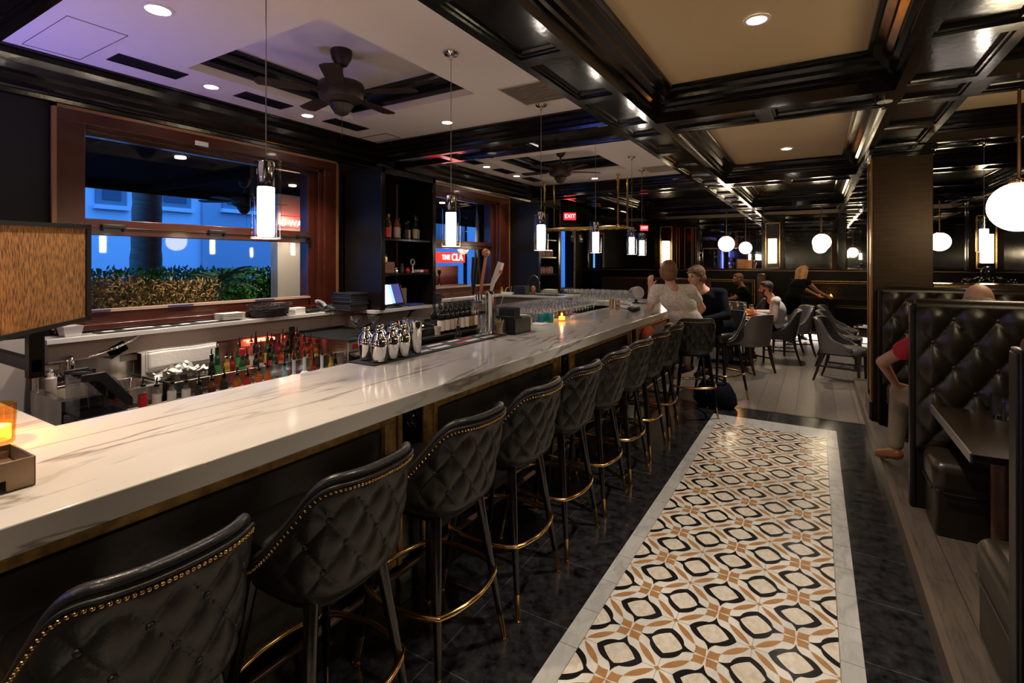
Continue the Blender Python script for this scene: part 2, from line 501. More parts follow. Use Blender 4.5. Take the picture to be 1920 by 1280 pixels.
# mosaic panel in the floor
def mosaic():
    mb = MB()
    x0, x1, y1, y0 = -0.945, 0.170, 5.80, -1.2
    P = 0.3157; ox, oy = -0.5465, 2.356
    ix0, ix1 = ox - P, ox + 2 * P
    n0 = -9; n1 = 10
    iy0, iy1 = oy + n0 * P, oy + n1 * P + 0.0
    iy1 = min(iy1, y1 - 0.085)
    mb.mt(0).box(x0, x1, iy0 - 0.085, y1, -0.01, 0.0015)         # border
    mb.mt(1).box(ix0, ix1, iy0, iy1, 0.0, 0.0022)               # white field
    def quadf(pts, z, m):
        pts = [(px, py) for px, py in pts]
        cx = sum(p[0] for p in pts) / len(pts); cy = sum(p[1] for p in pts) / len(pts)
        if not (ix0 - 1e-4 <= cx <= ix1 + 1e-4 and iy0 <= cy <= iy1): return
        pts = [(min(max(px, ix0), ix1), min(max(py, iy0), iy1)) for px, py in pts]
        mb.mt(m).add([(px, py, z) for px, py in pts], [tuple(range(len(pts)))])
    def bez(a, c, b, n=7):
        return [((1 - t) ** 2 * a[0] + 2 * t * (1 - t) * c[0] + t * t * b[0], (1 - t) ** 2 * a[1] + 2 * t * (1 - t) * c[1] + t * t * b[1]) for t in [i / n for i in range(n + 1)]]
    def lens(a, b, wd, n=8):
        ax, ay = a; bx, by = b; dx, dy = bx - ax, by - ay; l = math.hypot(dx, dy); nx, ny = -dy / l, dx / l
        mx, my = (ax + bx) / 2, (ay + by) / 2
        return bez(a, (mx + nx * wd, my + ny * wd), b, n) + bez(b, (mx - nx * wd, my - ny * wd), a, n)[1:-1]
    zs = (0.0028, 0.0034, 0.0040)
    for jy in range(n0, n1 + 1):
        for jx in range(-1, 3):
            sx, sy = ox + jx * P, oy + jy * P
            # star node
            for k in range(4):
                a = PI / 4 + k * PI / 2
                d = (math.cos(a), math.sin(a))
                quadf(lens((sx + d[0] * 0.012, sy + d[1] * 0.012), (sx + d[0] * 0.150, sy + d[1] * 0.150), 0.030), zs[0], 4)
            quadf([(sx + 0.013, sy), (sx, sy + 0.013), (sx - 0.013, sy), (sx, sy - 0.013)], zs[1], 4)
            # centre cross of four blocks
            cx, cy = sx + P / 2, sy + P / 2
            for qx in (-1, 1):
                for qy in (-1, 1):
                    pts = [(0.0015, 0.0015), (0.048, 0.007)] + bez((0.048, 0.007), (0.044, 0.030), (0.056, 0.052), 4)[1:] + bez((0.056, 0.052), (0.030, 0.044), (0.007, 0.048), 4)[1:]
                    pts = [(0.0015, 0.0015), (0.048, 0.007)] + bez((0.048, 0.007), (0.043, 0.032), (0.052, 0.050), 4)[1:] + bez((0.050, 0.052), (0.032, 0.043), (0.007, 0.048), 4)
                    quadf([(cx + qx * a, cy + qy * b) for a, b in pts], zs[0], 4)
            # rings on the edge midpoints: u along the edge, v towards the crosses
            for rx, ry, ex in ((sx + P / 2, sy, 0), (sx, sy + P / 2, 1)):
                def T(u, v): return (rx + (v if ex else u), ry + (u if ex else v))
                for su in (-1, 1):
                    for sv in (-1, 1):
                        core = bez((0, 0.064), (0.034, 0.050), (0.067, 0), 8)
                        outr = bez((0, 0.067), (0.066, 0.073), (0.098, 0), 8)
                        ring = outr + core[::-1]
                        quadf([T(su * u, sv * v) for u, v in ring], zs[0], 3)
                        quadf([T(su * u, sv * v) for u, v in core] + [T(0, 0)], zs[0], 2)
                for sv in (-1, 1):
                    sp = bez((-0.032, 0.060), (-0.007, 0.076), (0, 0.114), 5) + bez((0, 0.114), (0.007, 0.076), (0.032, 0.060), 5)[1:] + [(0, 0.064)]
                    quadf([T(u, sv * v) for u, v in sp], zs[1], 3)
    for jx in (0, 1):
        sx = ox + jx * P
        mb.mt(5).box(sx - 0.0008, sx + 0.0008, iy0, iy1, 0, 0.0025)
    for jy in range(n0 + 1, n1 + 1):
        sy = oy + jy * P
        if sy < iy1: mb.mt(5).box(ix0, ix1, sy - 0.0008, sy + 0.0008, 0, 0.0025)
    for k in range(-9, 21):
        y = 0.25 * k - 0.03
        if iy0 < y < y1:
            mb.mt(5).box(x0, ix0, y - 0.001, y + 0.001, 0, 0.0019)
            mb.mt(5).box(ix1, x1, y - 0.001, y + 0.001, 0, 0.0019)
    for k in range(5):
        x = x0 + 0.09 + k * 0.24
        mb.mt(5).box(x - 0.001, x + 0.001, iy1, y1, 0, 0.0019)
    for x in (ix0, ix1):
        mb.mt(5).box(x - 0.0012, x + 0.0012, iy0, iy1, 0, 0.0029)
    mb.mt(5).box(ix0, ix1, iy1 - 0.0012, iy1 + 0.0012, 0, 0.0029)
    return mb
struct(mosaic(), 'floor', [MBORD, MWHITE, MCORE, MBLK, MTAN, GROUT], recalc=False)

# raised platform under the booths
struct(MB().box(0.43, 4.3, -3.4, 8.0, 0.0, 0.118), 'floor', PLATW)
struct(MB().box(0.425, 0.455, -3.4, 8.0, 0.0, 0.123), 'trim_2', mat('kerb_edge', (0.12, 0.09, 0.065), 0.35))
# far platform with lit riser
struct(MB().box(-5.7, 4.3, 12.35, 13.45, 0.0, 0.14), 'floor', PLATW)
LED = mat('led_strip', (1, 1, 1), 0.5, emis=(1, 0.86, 0.74), es=0.9)
tag(MB().box(-2.6, 2.6, 12.325, 12.349, 0.02, 0.12).build('led_strip', LED), 'white light strip along the step of the far platform', 'light strip')

# walls
def wall_with_holes(name, x0, x1, ya, yb, z0, z1, holes, m):
    mb = MB(); ys = [ya] + [v for h in holes for v in h[:2]] + [yb]
    for i in range(0, len(ys), 2):
        mb.box(x0, x1, ys[i], ys[i + 1], z0, z1)
    for a, b, c_, d in holes:
        mb.box(x0, x1, a, b, z0, c_); mb.box(x0, x1, a, b, d, z1)
    return struct(mb, name, m)
WALLM = mat('dark_wall', (0.014, 0.011, 0.011), 0.5, spec=0.2, bump=0.05, bscale=30)
wall_with_holes('wall_left', -4.45, -4.2, -3.6, 8.6, 1.16, 3.2, [(1.33, 3.42, 1.2, 2.58), (4.40, 6.78, 1.2, 2.58)], WALLM)
struct(MB().box(-4.45, -4.2, -3.6, 8.6, -0.1, 1.16), 'wall_left', BEADB)
struct(MB().box(-5.95, -4.2, 8.6, 8.8, -0.1, 3.2), 'wall_left', WALLM)
wall_with_holes('wall_left', -5.95, -5.7, 8.8, 13.6, -0.1, 3.2, [(11.9, 12.75, 0.95, 2.5)], WALLM)
struct(MB().box(-5.95, 4.5, 13.46, 13.7, -0.1, 3.2), 'wall_far', WALLM)
struct(MB().box(4.3, 4.5, -3.7, 13.6, -0.1, 3.2), 'wall_right', LACQ)
struct(MB().box(-4.45, 4.5, -3.9, -3.6, -0.1, 3.2), 'wall_back', LACQ)

# ceilings
struct(MB().box(-4.3, -1.3, -3.7, 0.5, 2.90, 3.3), 'ceiling', WHITEC)
def white_bay(y0, y1, ty0, ty1):
    x0, x1, tx0, tx1 = -4.2, -1.3, -3.52, -2.20
    mb = MB()
    mb.box(x0, tx0, y0, y1, ZW, 3.25); mb.box(tx1, x1, y0, y1, ZW, 3.25)
    mb.box(tx0, tx1, y0, ty0, ZW, 3.25); mb.box(tx0, tx1, ty1, y1, ZW, 3.25)
    mb.box(tx0 - 0.05, tx1 + 0.05, ty0 - 0.05, ty1 + 0.05, 3.12, 3.26)
    struct(mb, 'ceiling', WHITEC)
    loop_moulding('trim_3', (tx0, tx1, ty0, ty1), [(-0.0, 2.955), (0.012, 2.96), (0.012, 2.985), (-0.0, 3.0), (0.006, 3.03), (0.02, 3.05), (0.02, 3.075), (0.035, 3.09), (0.04, 3.12)], LACQ)
def loop_moulding(name, rect, prof, m, cap=False):
    x0, x1, y0, y1 = rect; mb = MB(); rings = []
    for o, z in prof:
        rings.append([(x0 + o, y0 + o, z), (x1 - o, y0 + o, z), (x1 - o, y1 - o, z), (x0 + o, y1 - o, z)])
    mb.rings(rings, False, cap)
    return struct(mb, name, m, sharp=20)
white_bay(0.5, 4.2, 1.74, 3.12)
white_bay(4.2, 7.86, 5.30, 6.68)

def soffit(mb, x0, x1, y0, y1, axis, n, top=3.2):
    """a beam: sides and an underside of recessed panels"""
    mb.rings([[(x0, y0, z), (x1, y0, z), (x1, y1, z), (x0, y1, z)] for z in (ZB, top)], False, True)
    for i in range(n):
        a, b = i / n, (i + 1) / n
        if axis == 'y': r = (x0, x1, y0 + (y1 - y0) * a, y0 + (y1 - y0) * b)
        else: r = (x0 + (x1 - x0) * a, x0 + (x1 - x0) * b, y0, y1)
        rings = []
        for o, z in ((0, ZB), (0.05, ZB), (0.052, ZB + 0.012), (0.068, ZB + 0.012), (0.07, ZB + 0.022), (0.082, ZB + 0.034)):
            rings.append([(r[0] + o, r[2] + o, z), (r[1] - o, r[2] + o, z), (r[1] - o, r[3] - o, z), (r[0] + o, r[3] - o, z)])
        mb.rings(rings, False, True)
CORN = [(0, 2.80), (0.012, 2.802), (0.018, 2.822), (0.045, 2.83), (0.052, 2.852), (0.085, 2.868), (0.09, 2.893), (0.128, 2.912), (0.134, 2.93), (0.155, 2.935), (0.158, 2.951)]
n_t = 4
XB = [(-1.42, -1.075), (0.43, 0.86), (2.35, 2.78)]
for bi, (a, b) in enumerate(XB):
    for k in range(4):
        mb = MB(); soffit(mb, a, b, YB[k][1], YB[k + 1][0], 'y', 4); struct(mb, 'trim_%d' % n_t, LACQ, sharp=20); n_t += 1
    mb = MB(); soffit(mb, a, b, 11.5, 13.5, 'y', 2); struct(mb, 'trim_%d' % n_t, LACQ, sharp=20); n_t += 1
bays = [(-4.25, -1.42, 3), (-1.42, -1.075, 1), (-1.075, 0.43, 2), (0.43, 0.86, 1), (0.86, 2.35, 2), (2.35, 2.78, 1), (2.78, 4.35, 2)]
for k in range(5):
    for a, b, n in bays:
        if k >= 3 and a == -4.25: a = -5.8
        mb = MB(); soffit(mb, a, b, YB[k][0], YB[k][1], 'x', n); struct(mb, 'trim_%d' % n_t, LACQ, sharp=20); n_t += 1
DARKP = LACQ
TANDIM = TANC
ybay = [(-2.72, 0.43), (0.84, 3.99), (4.40, 7.55), (7.96, 11.10), (11.5, 13.5)]
for k, (a, b) in enumerate(ybay):
    for x0, x1 in ((-1.075, 0.43), (0.86, 2.35), (2.78, 4.32)):
        pm = TANC if k < 3 else DARKP
        if k == 2 and x0 > 0.5:
            mb = MB(); soffit(mb, x0 - 0.02, x1 + 0.02, 5.93, 6.30, 'x', 2); struct(mb, 'trim_%d' % n_t, LACQ, sharp=20); n_t += 1
            loop_moulding('trim_%d' % n_t, (x0, x1, 6.30, b), CORN, LACQ); n_t += 1
            struct(MB().box(x0 - 0.1, x1 + 0.1, 6.2, b + 0.1, 2.951, 3.1), 'ceiling', pm)
            b = 5.93
        struct(MB().box(x0 - 0.1, x1 + 0.1, a - 0.1, b + 0.1, 2.951, 3.1), 'ceiling', pm)
        loop_moulding('trim_%d' % n_t, (x0, x1, a, b), CORN, LACQ); n_t += 1
struct(MB().box(-5.8, -4.2, 8.7, 13.5, 2.951, 3.1), 'ceiling', LACQ)
struct(MB().box(-4.4, -1.4, 7.9, 13.5, 2.951, 3.1), 'ceiling', LACQ)
for k in (3, 4):
    a, b = ybay[k]
    loop_moulding('trim_%d' % n_t, (-5.7, -3.7, a, b), CORN, LACQ); n_t += 1
    mb = MB(); soffit(mb, -3.7, -3.35, a, b, 'y', 4); struct(mb, 'trim_%d' % n_t, LACQ, sharp=20); n_t += 1
    loop_moulding('trim_%d' % n_t, (-3.35, -1.42, a, b), CORN, LACQ); n_t += 1
struct(MB().box(-5.95, 4.5, -3.9, 13.7, 3.2, 3.3), 'ceiling', LACQ)
# crown mouldings around the white bays
CROWN = [(0, 2.655), (0.03, 2.66), (0.035, 2.685), (0.05, 2.69), (0.055, 2.70), (0.09, 2.72), (0.095, 2.755), (0.13, 2.775), (0.135, 2.82), (0.175, 2.85), (0.18, 2.88), (0.20, 2.885), (0.202, 2.901)]
CROSSC = [(0, 2.76), (0.01, 2.765), (0.015, 2.79), (0.045, 2.80), (0.05, 2.83), (0.085, 2.84), (0.09, 2.87), (0.12, 2.885), (0.12, 2.901)]
def crown_bay(y0, y1):
    global n_t
    mb = MB()
    for (o, z), (o2, z2) in zip(CROWN, CROWN[1:]):      # along the window wall
        mb.add([(-4.2 + o, y0, z), (-4.2 + o, y1, z), (-4.2 + o2, y1, z2), (-4.2 + o2, y0, z2)], [(0, 1, 2, 3)])
    for (o, z), (o2, z2) in zip(CROSSC, CROSSC[1:]):    # against the cross beams
        mb.add([(-4.2, y0 + o, z), (-1.42, y0 + o, z), (-1.42, y0 + o2, z2), (-4.2, y0 + o2, z2)], [(0, 1, 2, 3)])
        mb.add([(-4.2, y1 - o, z), (-1.42, y1 - o, z), (-1.42, y1 - o2, z2), (-4.2, y1 - o2, z2)], [(0, 1, 2, 3)])
    struct(mb, 'trim_%d' % n_t, LACQ, sharp=20, recalc=False); n_t += 1
crown_bay(0.84, 3.99); crown_bay(4.40, 7.55)

# ---------------------------------------------------------------- windows
def window(idx, y0, y1, gy0, gy1):
    """mahogany casement; y0..y1 casing, gy0..gy1 the glass"""
    r = thing('window_%d' % idx, (-4.2, (y0 + y1) / 2, 1.2), ('wide mahogany window behind the sinks, looking onto palm and hedge' if idx == 1 else
              'mahogany window beyond the shelf cabinet, striped curtains outside'), 'window')
    r['kind'] = 'structure'
    f = MB()
    f.box(-4.42, -4.16, y0, gy0, 1.2, 2.635); f.box(-4.42, -4.16, gy1 + 0.12, y1, 1.2, 2.635)
    f.box(-4.42, -4.155, y0, y1, 2.55, 2.635); f.box(-4.42, -4.14, y0, y1, 1.175, 1.215)
    f.box(-4.40, -4.20, gy1 + 0.08, gy1 + 0.12, 1.2, 2.56); f.box(-4.38, -4.25, gy1, gy1 + 0.08, 1.2, 2.56)
    f.box(-4.40, -4.20, y0 + 0.05, y1 - 0.05, 2.52, 2.56)
    f.build('window_frame', MAHOG, r, world=True, bevel=0.004, kind='structure')
    g = MB()
    g.box(-4.172, -4.150, y0 - 0.012, y0 + 0.012, 1.2, 2.648); g.box(-4.172, -4.150, y1 - 0.012, y1 + 0.012, 1.2, 2.648); g.box(-4.172, -4.150, y0 - 0.012, y1 + 0.012, 2.628, 2.648)
    g.build('casing_bead', mat('casing_bead', (0.25, 0.11, 0.04), 0.35), r, world=True, kind='structure')
    s_ = MB()
    s_.box(-4.31, -4.25, gy0 - 0.02, gy1 + 0.02, 2.495, 2.55)
    s_.box(-4.31, -4.235, gy0 - 0.02, gy1 + 0.02, 1.82, 1.93); s_.box(-4.33, -4.225, gy0 - 0.02, gy1 + 0.02, 1.868, 1.876)
    s_.box(-4.31, -4.25, gy0 - 0.02, gy1 + 0.02, 1.21, 1.285)
    s_.build('sash_rail', MAHOG, r, world=True, bevel=0.004, kind='structure')
    MB().box(-4.30, -4.245, gy0 - 0.02, gy1 + 0.02, 1.285, 1.305).build('glazing_bead', mat('pale_sill', (0.50, 0.33, 0.24), 0.4), r, world=True, kind='structure')
    MB().box(-4.286, -4.280, gy0 - 0.01, gy1 + 0.01, 1.93, 2.50).build('upper_pane', PANE, r, world=True, kind='structure')
    MB().box(-4.286, -4.280, gy0 - 0.01, gy1 + 0.01, 1.30, 1.82).build('lower_pane', PANE, r, world=True, kind='structure')
    for i, t in enumerate((0.1, 0.5, 0.96) if idx == 1 else (0.95,)):
        y = gy0 + (gy1 - gy0) * t
        h = MB(); h.box(-4.225, -4.205, y - 0.07, y + 0.07, 1.868, 1.895); h.box(-4.235, -4.215, y - 0.07, y - 0.055, 1.85, 1.89); h.box(-4.235, -4.215, y + 0.055, y + 0.07, 1.85, 1.89)
        h.build('handle', BLACKP, r, world=True, bevel=0.004, kind='structure')
    return r
w1 = window(1, 1.257, 3.48, 1.42, 3.21)
window(2, 4.33, 6.84, 4.50, 6.45)
for y in (1.5, 2.05, 2.75):
    tag(MB().box(-4.252, -4.238, y - 0.09, y + 0.09, 1.29, 1.303).build('sill_sticker', mat('sticker_blue', (0.05, 0.05, 0.16), 0.5)),
        'small dark sticker on the window sill bead, %s' % {1.5: 'next to the woven panel', 2.05: 'in the middle of the window', 2.75: 'left of the wire basket'}[y], 'sticker', 'stickers on the window sill')
lb = tag(MB().box(-4.139, -4.134, 2.10, 2.20, 2.545, 2.580).build('name_plate', mat('plate_white', (0.6, 0.55, 0.55), 0.5)), 'small white plate on the black beam above the wide window', 'plate')
# door-like glazed panel at the far left
r = thing('window_3', (-5.75, 12.3, 0.95), 'tall narrow window at the far end, blue dusk behind', 'window'); r['kind'] = 'structure'
f = MB(); f.box(-5.74, -5.66, 11.85, 11.9, 0.95, 2.5); f.box(-5.74, -5.66, 12.75, 12.80, 0.95, 2.5); f.box(-5.74, -5.66, 11.85, 12.80, 0.90, 0.95); f.box(-5.74, -5.66, 11.85, 12.80, 2.5, 2.55)
f.build('window_frame', GOLD, r, world=True, kind='structure')
MB().box(-5.83, -5.82, 11.9, 12.75, 0.95, 2.5).build('pane', PANE, r, world=True, kind='structure')

# ---------------------------------------------------------------- column
r = thing('column', (0.69, 6.15, 0.12), 'square black wood column with bronze edge strips between aisle and booths', 'column')
MB().box(0.47, 0.92, 5.94, 6.38, 0.12, 2.72).build('shaft', mat('column_wood', (0.042, 0.023, 0.009), 0.36, 0.35, spec=0.25, vary=0.25, vscale=5, bump=0.04, bscale=60, stretch=(1, 1, 9)), r, world=True, bevel=0.004)
g = MB()
g.box(0.455, 0.475, 5.955, 6.02, 0.30, 2.66); g.box(0.455, 0.475, 6.30, 6.37, 0.30, 2.66); g.box(0.4645, 0.47, 6.02, 6.30, 0.35, 2.6)
g.build('bronze_strip', mat('bronze_strip', (0.26, 0.14, 0.055), 0.32, 0.7, vary=0.2), r, world=True, bevel=0.003)
MB().box(0.44, 0.475, 5.93, 6.39, 0.118, 0.30).build('plinth', mat('plinth_wood', (0.03, 0.02, 0.014), 0.3), r, world=True, bevel=0.012)
c_ = MB(); c_.box(0.44, 0.95, 5.91, 6.41, 2.66, 2.715); c_.box(0.455, 0.93, 5.925, 6.395, 2.62, 2.66)
c_.build('capital', LACQ, r, world=True, bevel=0.006)
tag(MB().box(0.446, 0.4545, 5.95, 5.99, 1.50, 1.62).build('thermostat', WHITE, bevel=0.003), 'small white thermostat on the column edge', 'thermostat')
# divider behind the booths with brass ledge
d_ = thing('divider', (2.6, 6.3, 0.12), 'black low divider wall with a brass edged ledge behind the booths', 'divider')
MB().box(0.93, 4.29, 6.02, 6.30, 0.118, 1.40).build('panel', WOODBLK, d_, world=True)
MB().box(0.93, 4.29, 5.98, 6.36, 1.40, 1.435).build('ledge', LACQ, d_, world=True, bevel=0.006)
MB().box(0.93, 4.29, 5.972, 5.98, 1.405, 1.43).build('brass_edge', BRASS, d_, world=True)

# ---------------------------------------------------------------- far wall: mirrors, pilasters, sconces, ledge
def frame_rect(mb, x0, x1, z0, z1, y, t=0.018, d=0.012):
    mb.box(x0, x0 + t, y - d, y, z0, z1); mb.box(x1 - t, x1, y - d, y, z0, z1)
    mb.box(x0, x1, y - d, y, z0, z0 + t); mb.box(x0, x1, y - d, y, z1 - t, z1)
YF = 13.40
struct(MB().box(-5.7, 4.3, YF, 13.47, 0.12, 1.42), 'wall_far', WOODBLK)
struct(MB().box(-5.7, 4.3, YF - 0.06, 13.47, 1.42, 1.455), 'trim_91', mat('ledge_bronze', (0.20, 0.12, 0.06), 0.3, 0.5), bevel=0.006)
struct(MB().box(-5.7, 4.3, YF - 0.08, 13.47, 2.74, 2.82), 'trim_92', mat('cornice_pale', (0.22, 0.17, 0.13), 0.35))
mirs = [(-5.55, -3.62, 'behind the bar at the far left'), (-2.55, -1.10, 'reflecting the blue lit bottles'), (-0.62, 0.42, 'behind the single globe'), (0.56, 1.30, 'left of the column'), (1.55, 2.6, 'above the octopus'), (3.12, 4.1, 'at the far right')]
for x0, x1, wh in mirs:
    m_ = thing('wall_mirror', ((x0 + x1) / 2, 13.44, 1.455), 'dark framed wall mirror on the far wall, ' + wh, 'mirror', 'mirrors on the far wall')
    MB().box(x0, x1, 13.43, 13.44, 1.47, 2.74).build('glass', MIRROR, m_, world=True)
    fb = MB(); frame_rect(fb, x0 - 0.02, x1 + 0.02, 1.456, 2.74, 13.43, 0.03, 0.02); fb.build('frame', LACQ, m_, world=True)
for x0, x1 in ((-3.62, -2.55), (-1.10, -0.62), (0.42, 0.56), (1.30, 1.55), (2.6, 3.12), (4.1, 4.3)):
    struct(MB().box(x0, x1, 13.28, 13.47, 1.455, 2.74), 'trim_93', LACQ, bevel=0.004)
g = MB()
for a, b in ((-3.06, -2.98), (-2.86, -2.68), (-2.66, -2.58)): frame_rect(g, a, b, 1.46, 2.52, 13.28, 0.014)
struct(g, 'trim_94', COPPER)
def sconce(x, wh):
    r = thing('wall_sconce', (x, 13.28, 1.50), 'lit box sconce in a gold frame on the far wall, ' + wh, 'sconce', 'sconces on the far wall')
    fb = MB(); frame_rect(fb, x - 0.155, x + 0.155, 1.50, 2.56, 13.28, 0.02, 0.02); fb.build('gold_frame', GOLD, r, world=True)
    MB().box(x - 0.085, x + 0.085, 13.16, 13.28, 1.62, 2.18).build('shade', SCON, r, world=True, bevel=0.01)
    for z_ in (1.60, 2.18): MB().box(x - 0.092, x + 0.092, 13.155, 13.28, z_, z_ + 0.02).build('end_cap', BRASS, r, world=True)
sconce(-3.32, 'behind the woman in white'); sconce(-0.865, 'above the bearded man'); sconce(2.865, 'right of the column'); 
# panel frames low on the far wall
g = MB()
for a, b in ((-2.5, -1.25), (-0.35, 1.65), (1.8, 3.9)):
    frame_rect(g, a, b, 0.62, 1.22, YF, 0.022, 0.015); frame_rect(g, a + 0.05, b - 0.05, 0.67, 1.17, YF, 0.01, 0.01)
struct(g, 'trim_95', GOLD)

# ---------------------------------------------------------------- outside the windows
struct(MB().box(-40, -4.46, -12, 30, -0.4, -0.1), 'ground', mat('paving', (0.08, 0.075, 0.07), 0.7))
BLD = mat('pale_stucco', (0.62, 0.66, 0.72), 0.8, bump=0.1, bscale=6)
bl = thing('building', (-14, 6, -0.1), 'pale stucco building outside, blue in the dusk, small dark windows', 'building')
MB().box(-20, -14, -8, 7.25, -0.1, 9).build('wall', BLD, bl, world=True)
MB().box(-20, -13.9, 7.25, 45, -0.1, 12).build('wall', mat('grey_stucco', (0.34, 0.37, 0.44), 0.8), bl, world=True)
for y0, y1, z0, z1, x in ((4.95, 5.55, 2.95, 4.4, -14), (6.22, 6.98, 3.02, 4.4, -14), (7.75, 8.75, 3.1, 4.4, -13.9), (9.6, 10.6, 3.1, 4.4, -13.9)):
    p = MB(); p.box(x, x + 0.06, y0, y1, z0, z1); w_ = p.build('window_frame', mat('grey_frame', (0.16, 0.2, 0.25), 0.5), bl, world=True)
    MB().box(x + 0.061, x + 0.075, y0 + 0.12, y1 - 0.12, z0 + 0.12, z1 - 0.1).build('pane', mat('dusk_pane', (0.02, 0.05, 0.09), 0.1), bl, world=True)
    MB().box(x, x + 0.14, y0 - 0.05, y1 + 0.05, z0 - 0.1, z0).build('sill', BLD, bl, world=True)
cn = thing('patio_canopy', (-6.4, 4.5, 2.6), 'dark patio canopy with beams outside the windows', 'canopy')
MB().box(-8.2, -4.46, -4, 14, 2.72, 2.86).build('deck', mat('canopy_dark', (0.014, 0.010, 0.008), 0.9, spec=0.03), cn, world=True)
for y in (0.5, 2.0, 3.5, 5.0, 6.5, 8):
    MB().box(-8.2, -4.46, y, y + 0.09, 2.64, 2.72).build('rafter', mat('rafter_brown', (0.028, 0.018, 0.013), 0.9, spec=0.03), cn, world=True)
MB().box(-8.26, -8.16, -4, 14, 2.62, 2.86).build('fascia', mat('rafter_brown', (0.028, 0.018, 0.013), 0.9, spec=0.03), cn, world=True)
# palm trunk
tr = MB(); pts = []; rd = []
for i in range(40):
    t = i / 39; pts.append((-8.55 + 0.05 * t, 3.62 + 0.05 * t, -0.1 + 4.4 * t)); rd.append(0.245 - 0.06 * min(1, t * 2) + 0.006 * math.sin(i * 2.1))
tr.tube(pts, 0.15, 20, rads=rd)
tag(tr.build('palm_trunk', mat('palm_bark', (0.22, 0.17, 0.13), 0.8, bump=0.6, bscale=14, vary=0.3, vscale=6, stretch=(1, 1, 5))), 'thick grey brown palm trunk outside the wide window', 'tree')
def foliage(name, boxes, n, size, m, label, cat, seed=3, lance=1.6):
    rnd = random.Random(seed); mb = MB()
    for bx in boxes:
        for i in range(int(n * (bx[1] - bx[0]) * (bx[3] - bx[2]) * (bx[5] - bx[4]))):
            c0 = Vector((rnd.uniform(bx[0], bx[1]), rnd.uniform(bx[2], bx[3]), rnd.uniform(bx[4], bx[5]) + 0.05 * rnd.random()))
            d = Vector((rnd.gauss(0, 1), rnd.gauss(0, 1), rnd.gauss(0.5, 1))).normalized(); a = d.orthogonal().normalized() * size * 0.3
            d *= size * lance * rnd.uniform(0.6, 1.2)
            mb.add([c0, c0 + d * 0.5 + a, c0 + d, c0 + d * 0.5 - a], [(0, 1, 2, 3)])
    o = mb.build(name, m, recalc=False)
    return tag(o, label, cat)
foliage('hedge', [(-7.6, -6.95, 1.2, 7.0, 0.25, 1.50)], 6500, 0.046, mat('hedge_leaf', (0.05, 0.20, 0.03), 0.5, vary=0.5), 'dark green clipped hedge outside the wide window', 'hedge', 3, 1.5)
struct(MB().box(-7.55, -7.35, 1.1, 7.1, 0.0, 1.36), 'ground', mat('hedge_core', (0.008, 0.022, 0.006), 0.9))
for k, (a, b, t_) in enumerate(((1.35, 1.95, 1.36), (2.0, 2.55, 1.44), (2.6, 3.2, 1.40))):
    foliage('fern_shrub', [(-6.15, -5.7, a, b, 0.6, t_)], 13000, 0.022, mat('fern_leaf', (0.34, 0.19, 0.06), 0.6, vary=0.5), 'bushy brown fern shrub below the palm outside, %s of three' % ('left', 'middle', 'right')[k], 'shrub', 20 + k, 2.6)
fp = MB(); rnd = random.Random(5)
for k in range(26):
    a = 2 * PI * k / 26 + rnd.random(); L_ = rnd.uniform(0.3, 0.5)
    c0 = Vector((-6.6, 3.66, 1.38)); e = Vector((math.cos(a) * L_, math.sin(a) * L_, rnd.uniform(0.05, 0.45)))
    for j in range(12):
        t = j / 12; p = c0 + e * t + Vector((0, 0, -0.25 * t * t)); s_ = Vector((-e.y, e.x, 0)).normalized() * 0.12 * math.sin(PI * (t * 0.8 + 0.15))
        for q in (-1, 1): fp.add([p, p + s_ * q + e * 0.12 - Vector((0, 0, 0.03)), p + e * 0.05], [(0, 1, 2)])
fp.cyl((-6.6, 3.66, 0), (-6.6, 3.66, 1.38), 0.03, 0.02, 8)
tag(fp.build('small_palm', mat('small_palm_leaf', (0.03, 0.13, 0.06), 0.5), recalc=False), 'small feathery palm rising above the hedge outside', 'palm')
# patio wall and striped curtains
for k, (y, x) in enumerate(((5.2, -5.4), (5.75, -5.4), (7.75, -5.35), (8.45, -5.4))):
    m_ = MB()
    m_.grid(lambda u, v: (x + 0.10 * math.sin(u * 14) * (0.4 + 0.6 * v), y + (u - 0.5) * (0.22 + 0.28 * v), 2.72 - 2.0 * v), 40, 6)
    cm, nt, b = (MT.get('striped_cloth'), None, None)
    if cm is None:
        cm, nt, b = nt_of('striped_cloth')
        wv = nt.nodes.new('ShaderNodeTexWave'); wv.bands_direction = 'Y'; wv.inputs['Scale'].default_value = 3.2
        tc = nt.nodes.new('ShaderNodeTexCoord'); nt.links.new(tc.outputs['Object'], wv.inputs[0])
        rp = nt.nodes.new('ShaderNodeValToRGB'); rp.color_ramp.interpolation = 'CONSTANT'
        rp.color_ramp.elements[0].color = (0.02, 0.02, 0.025, 1); rp.color_ramp.elements[1].position = 0.5; rp.color_ramp.elements[1].color = (0.5, 0.48, 0.46, 1)
        nt.links.new(wv.outputs['Fac'], rp.inputs[0]); nt.links.new(rp.outputs[0], b.inputs['Base Color']); b.inputs['Roughness'].default_value = 0.8
    o = m_.build('curtain', cm, recalc=False); md = o.modifiers.new('thick', 'SOLIDIFY'); md.thickness = 0.006
    tag(o, 'striped gathered patio curtain outside, %s from the building end of the windows' % ('first', 'second', 'third', 'fourth')[k], 'curtain', 'striped patio curtains')
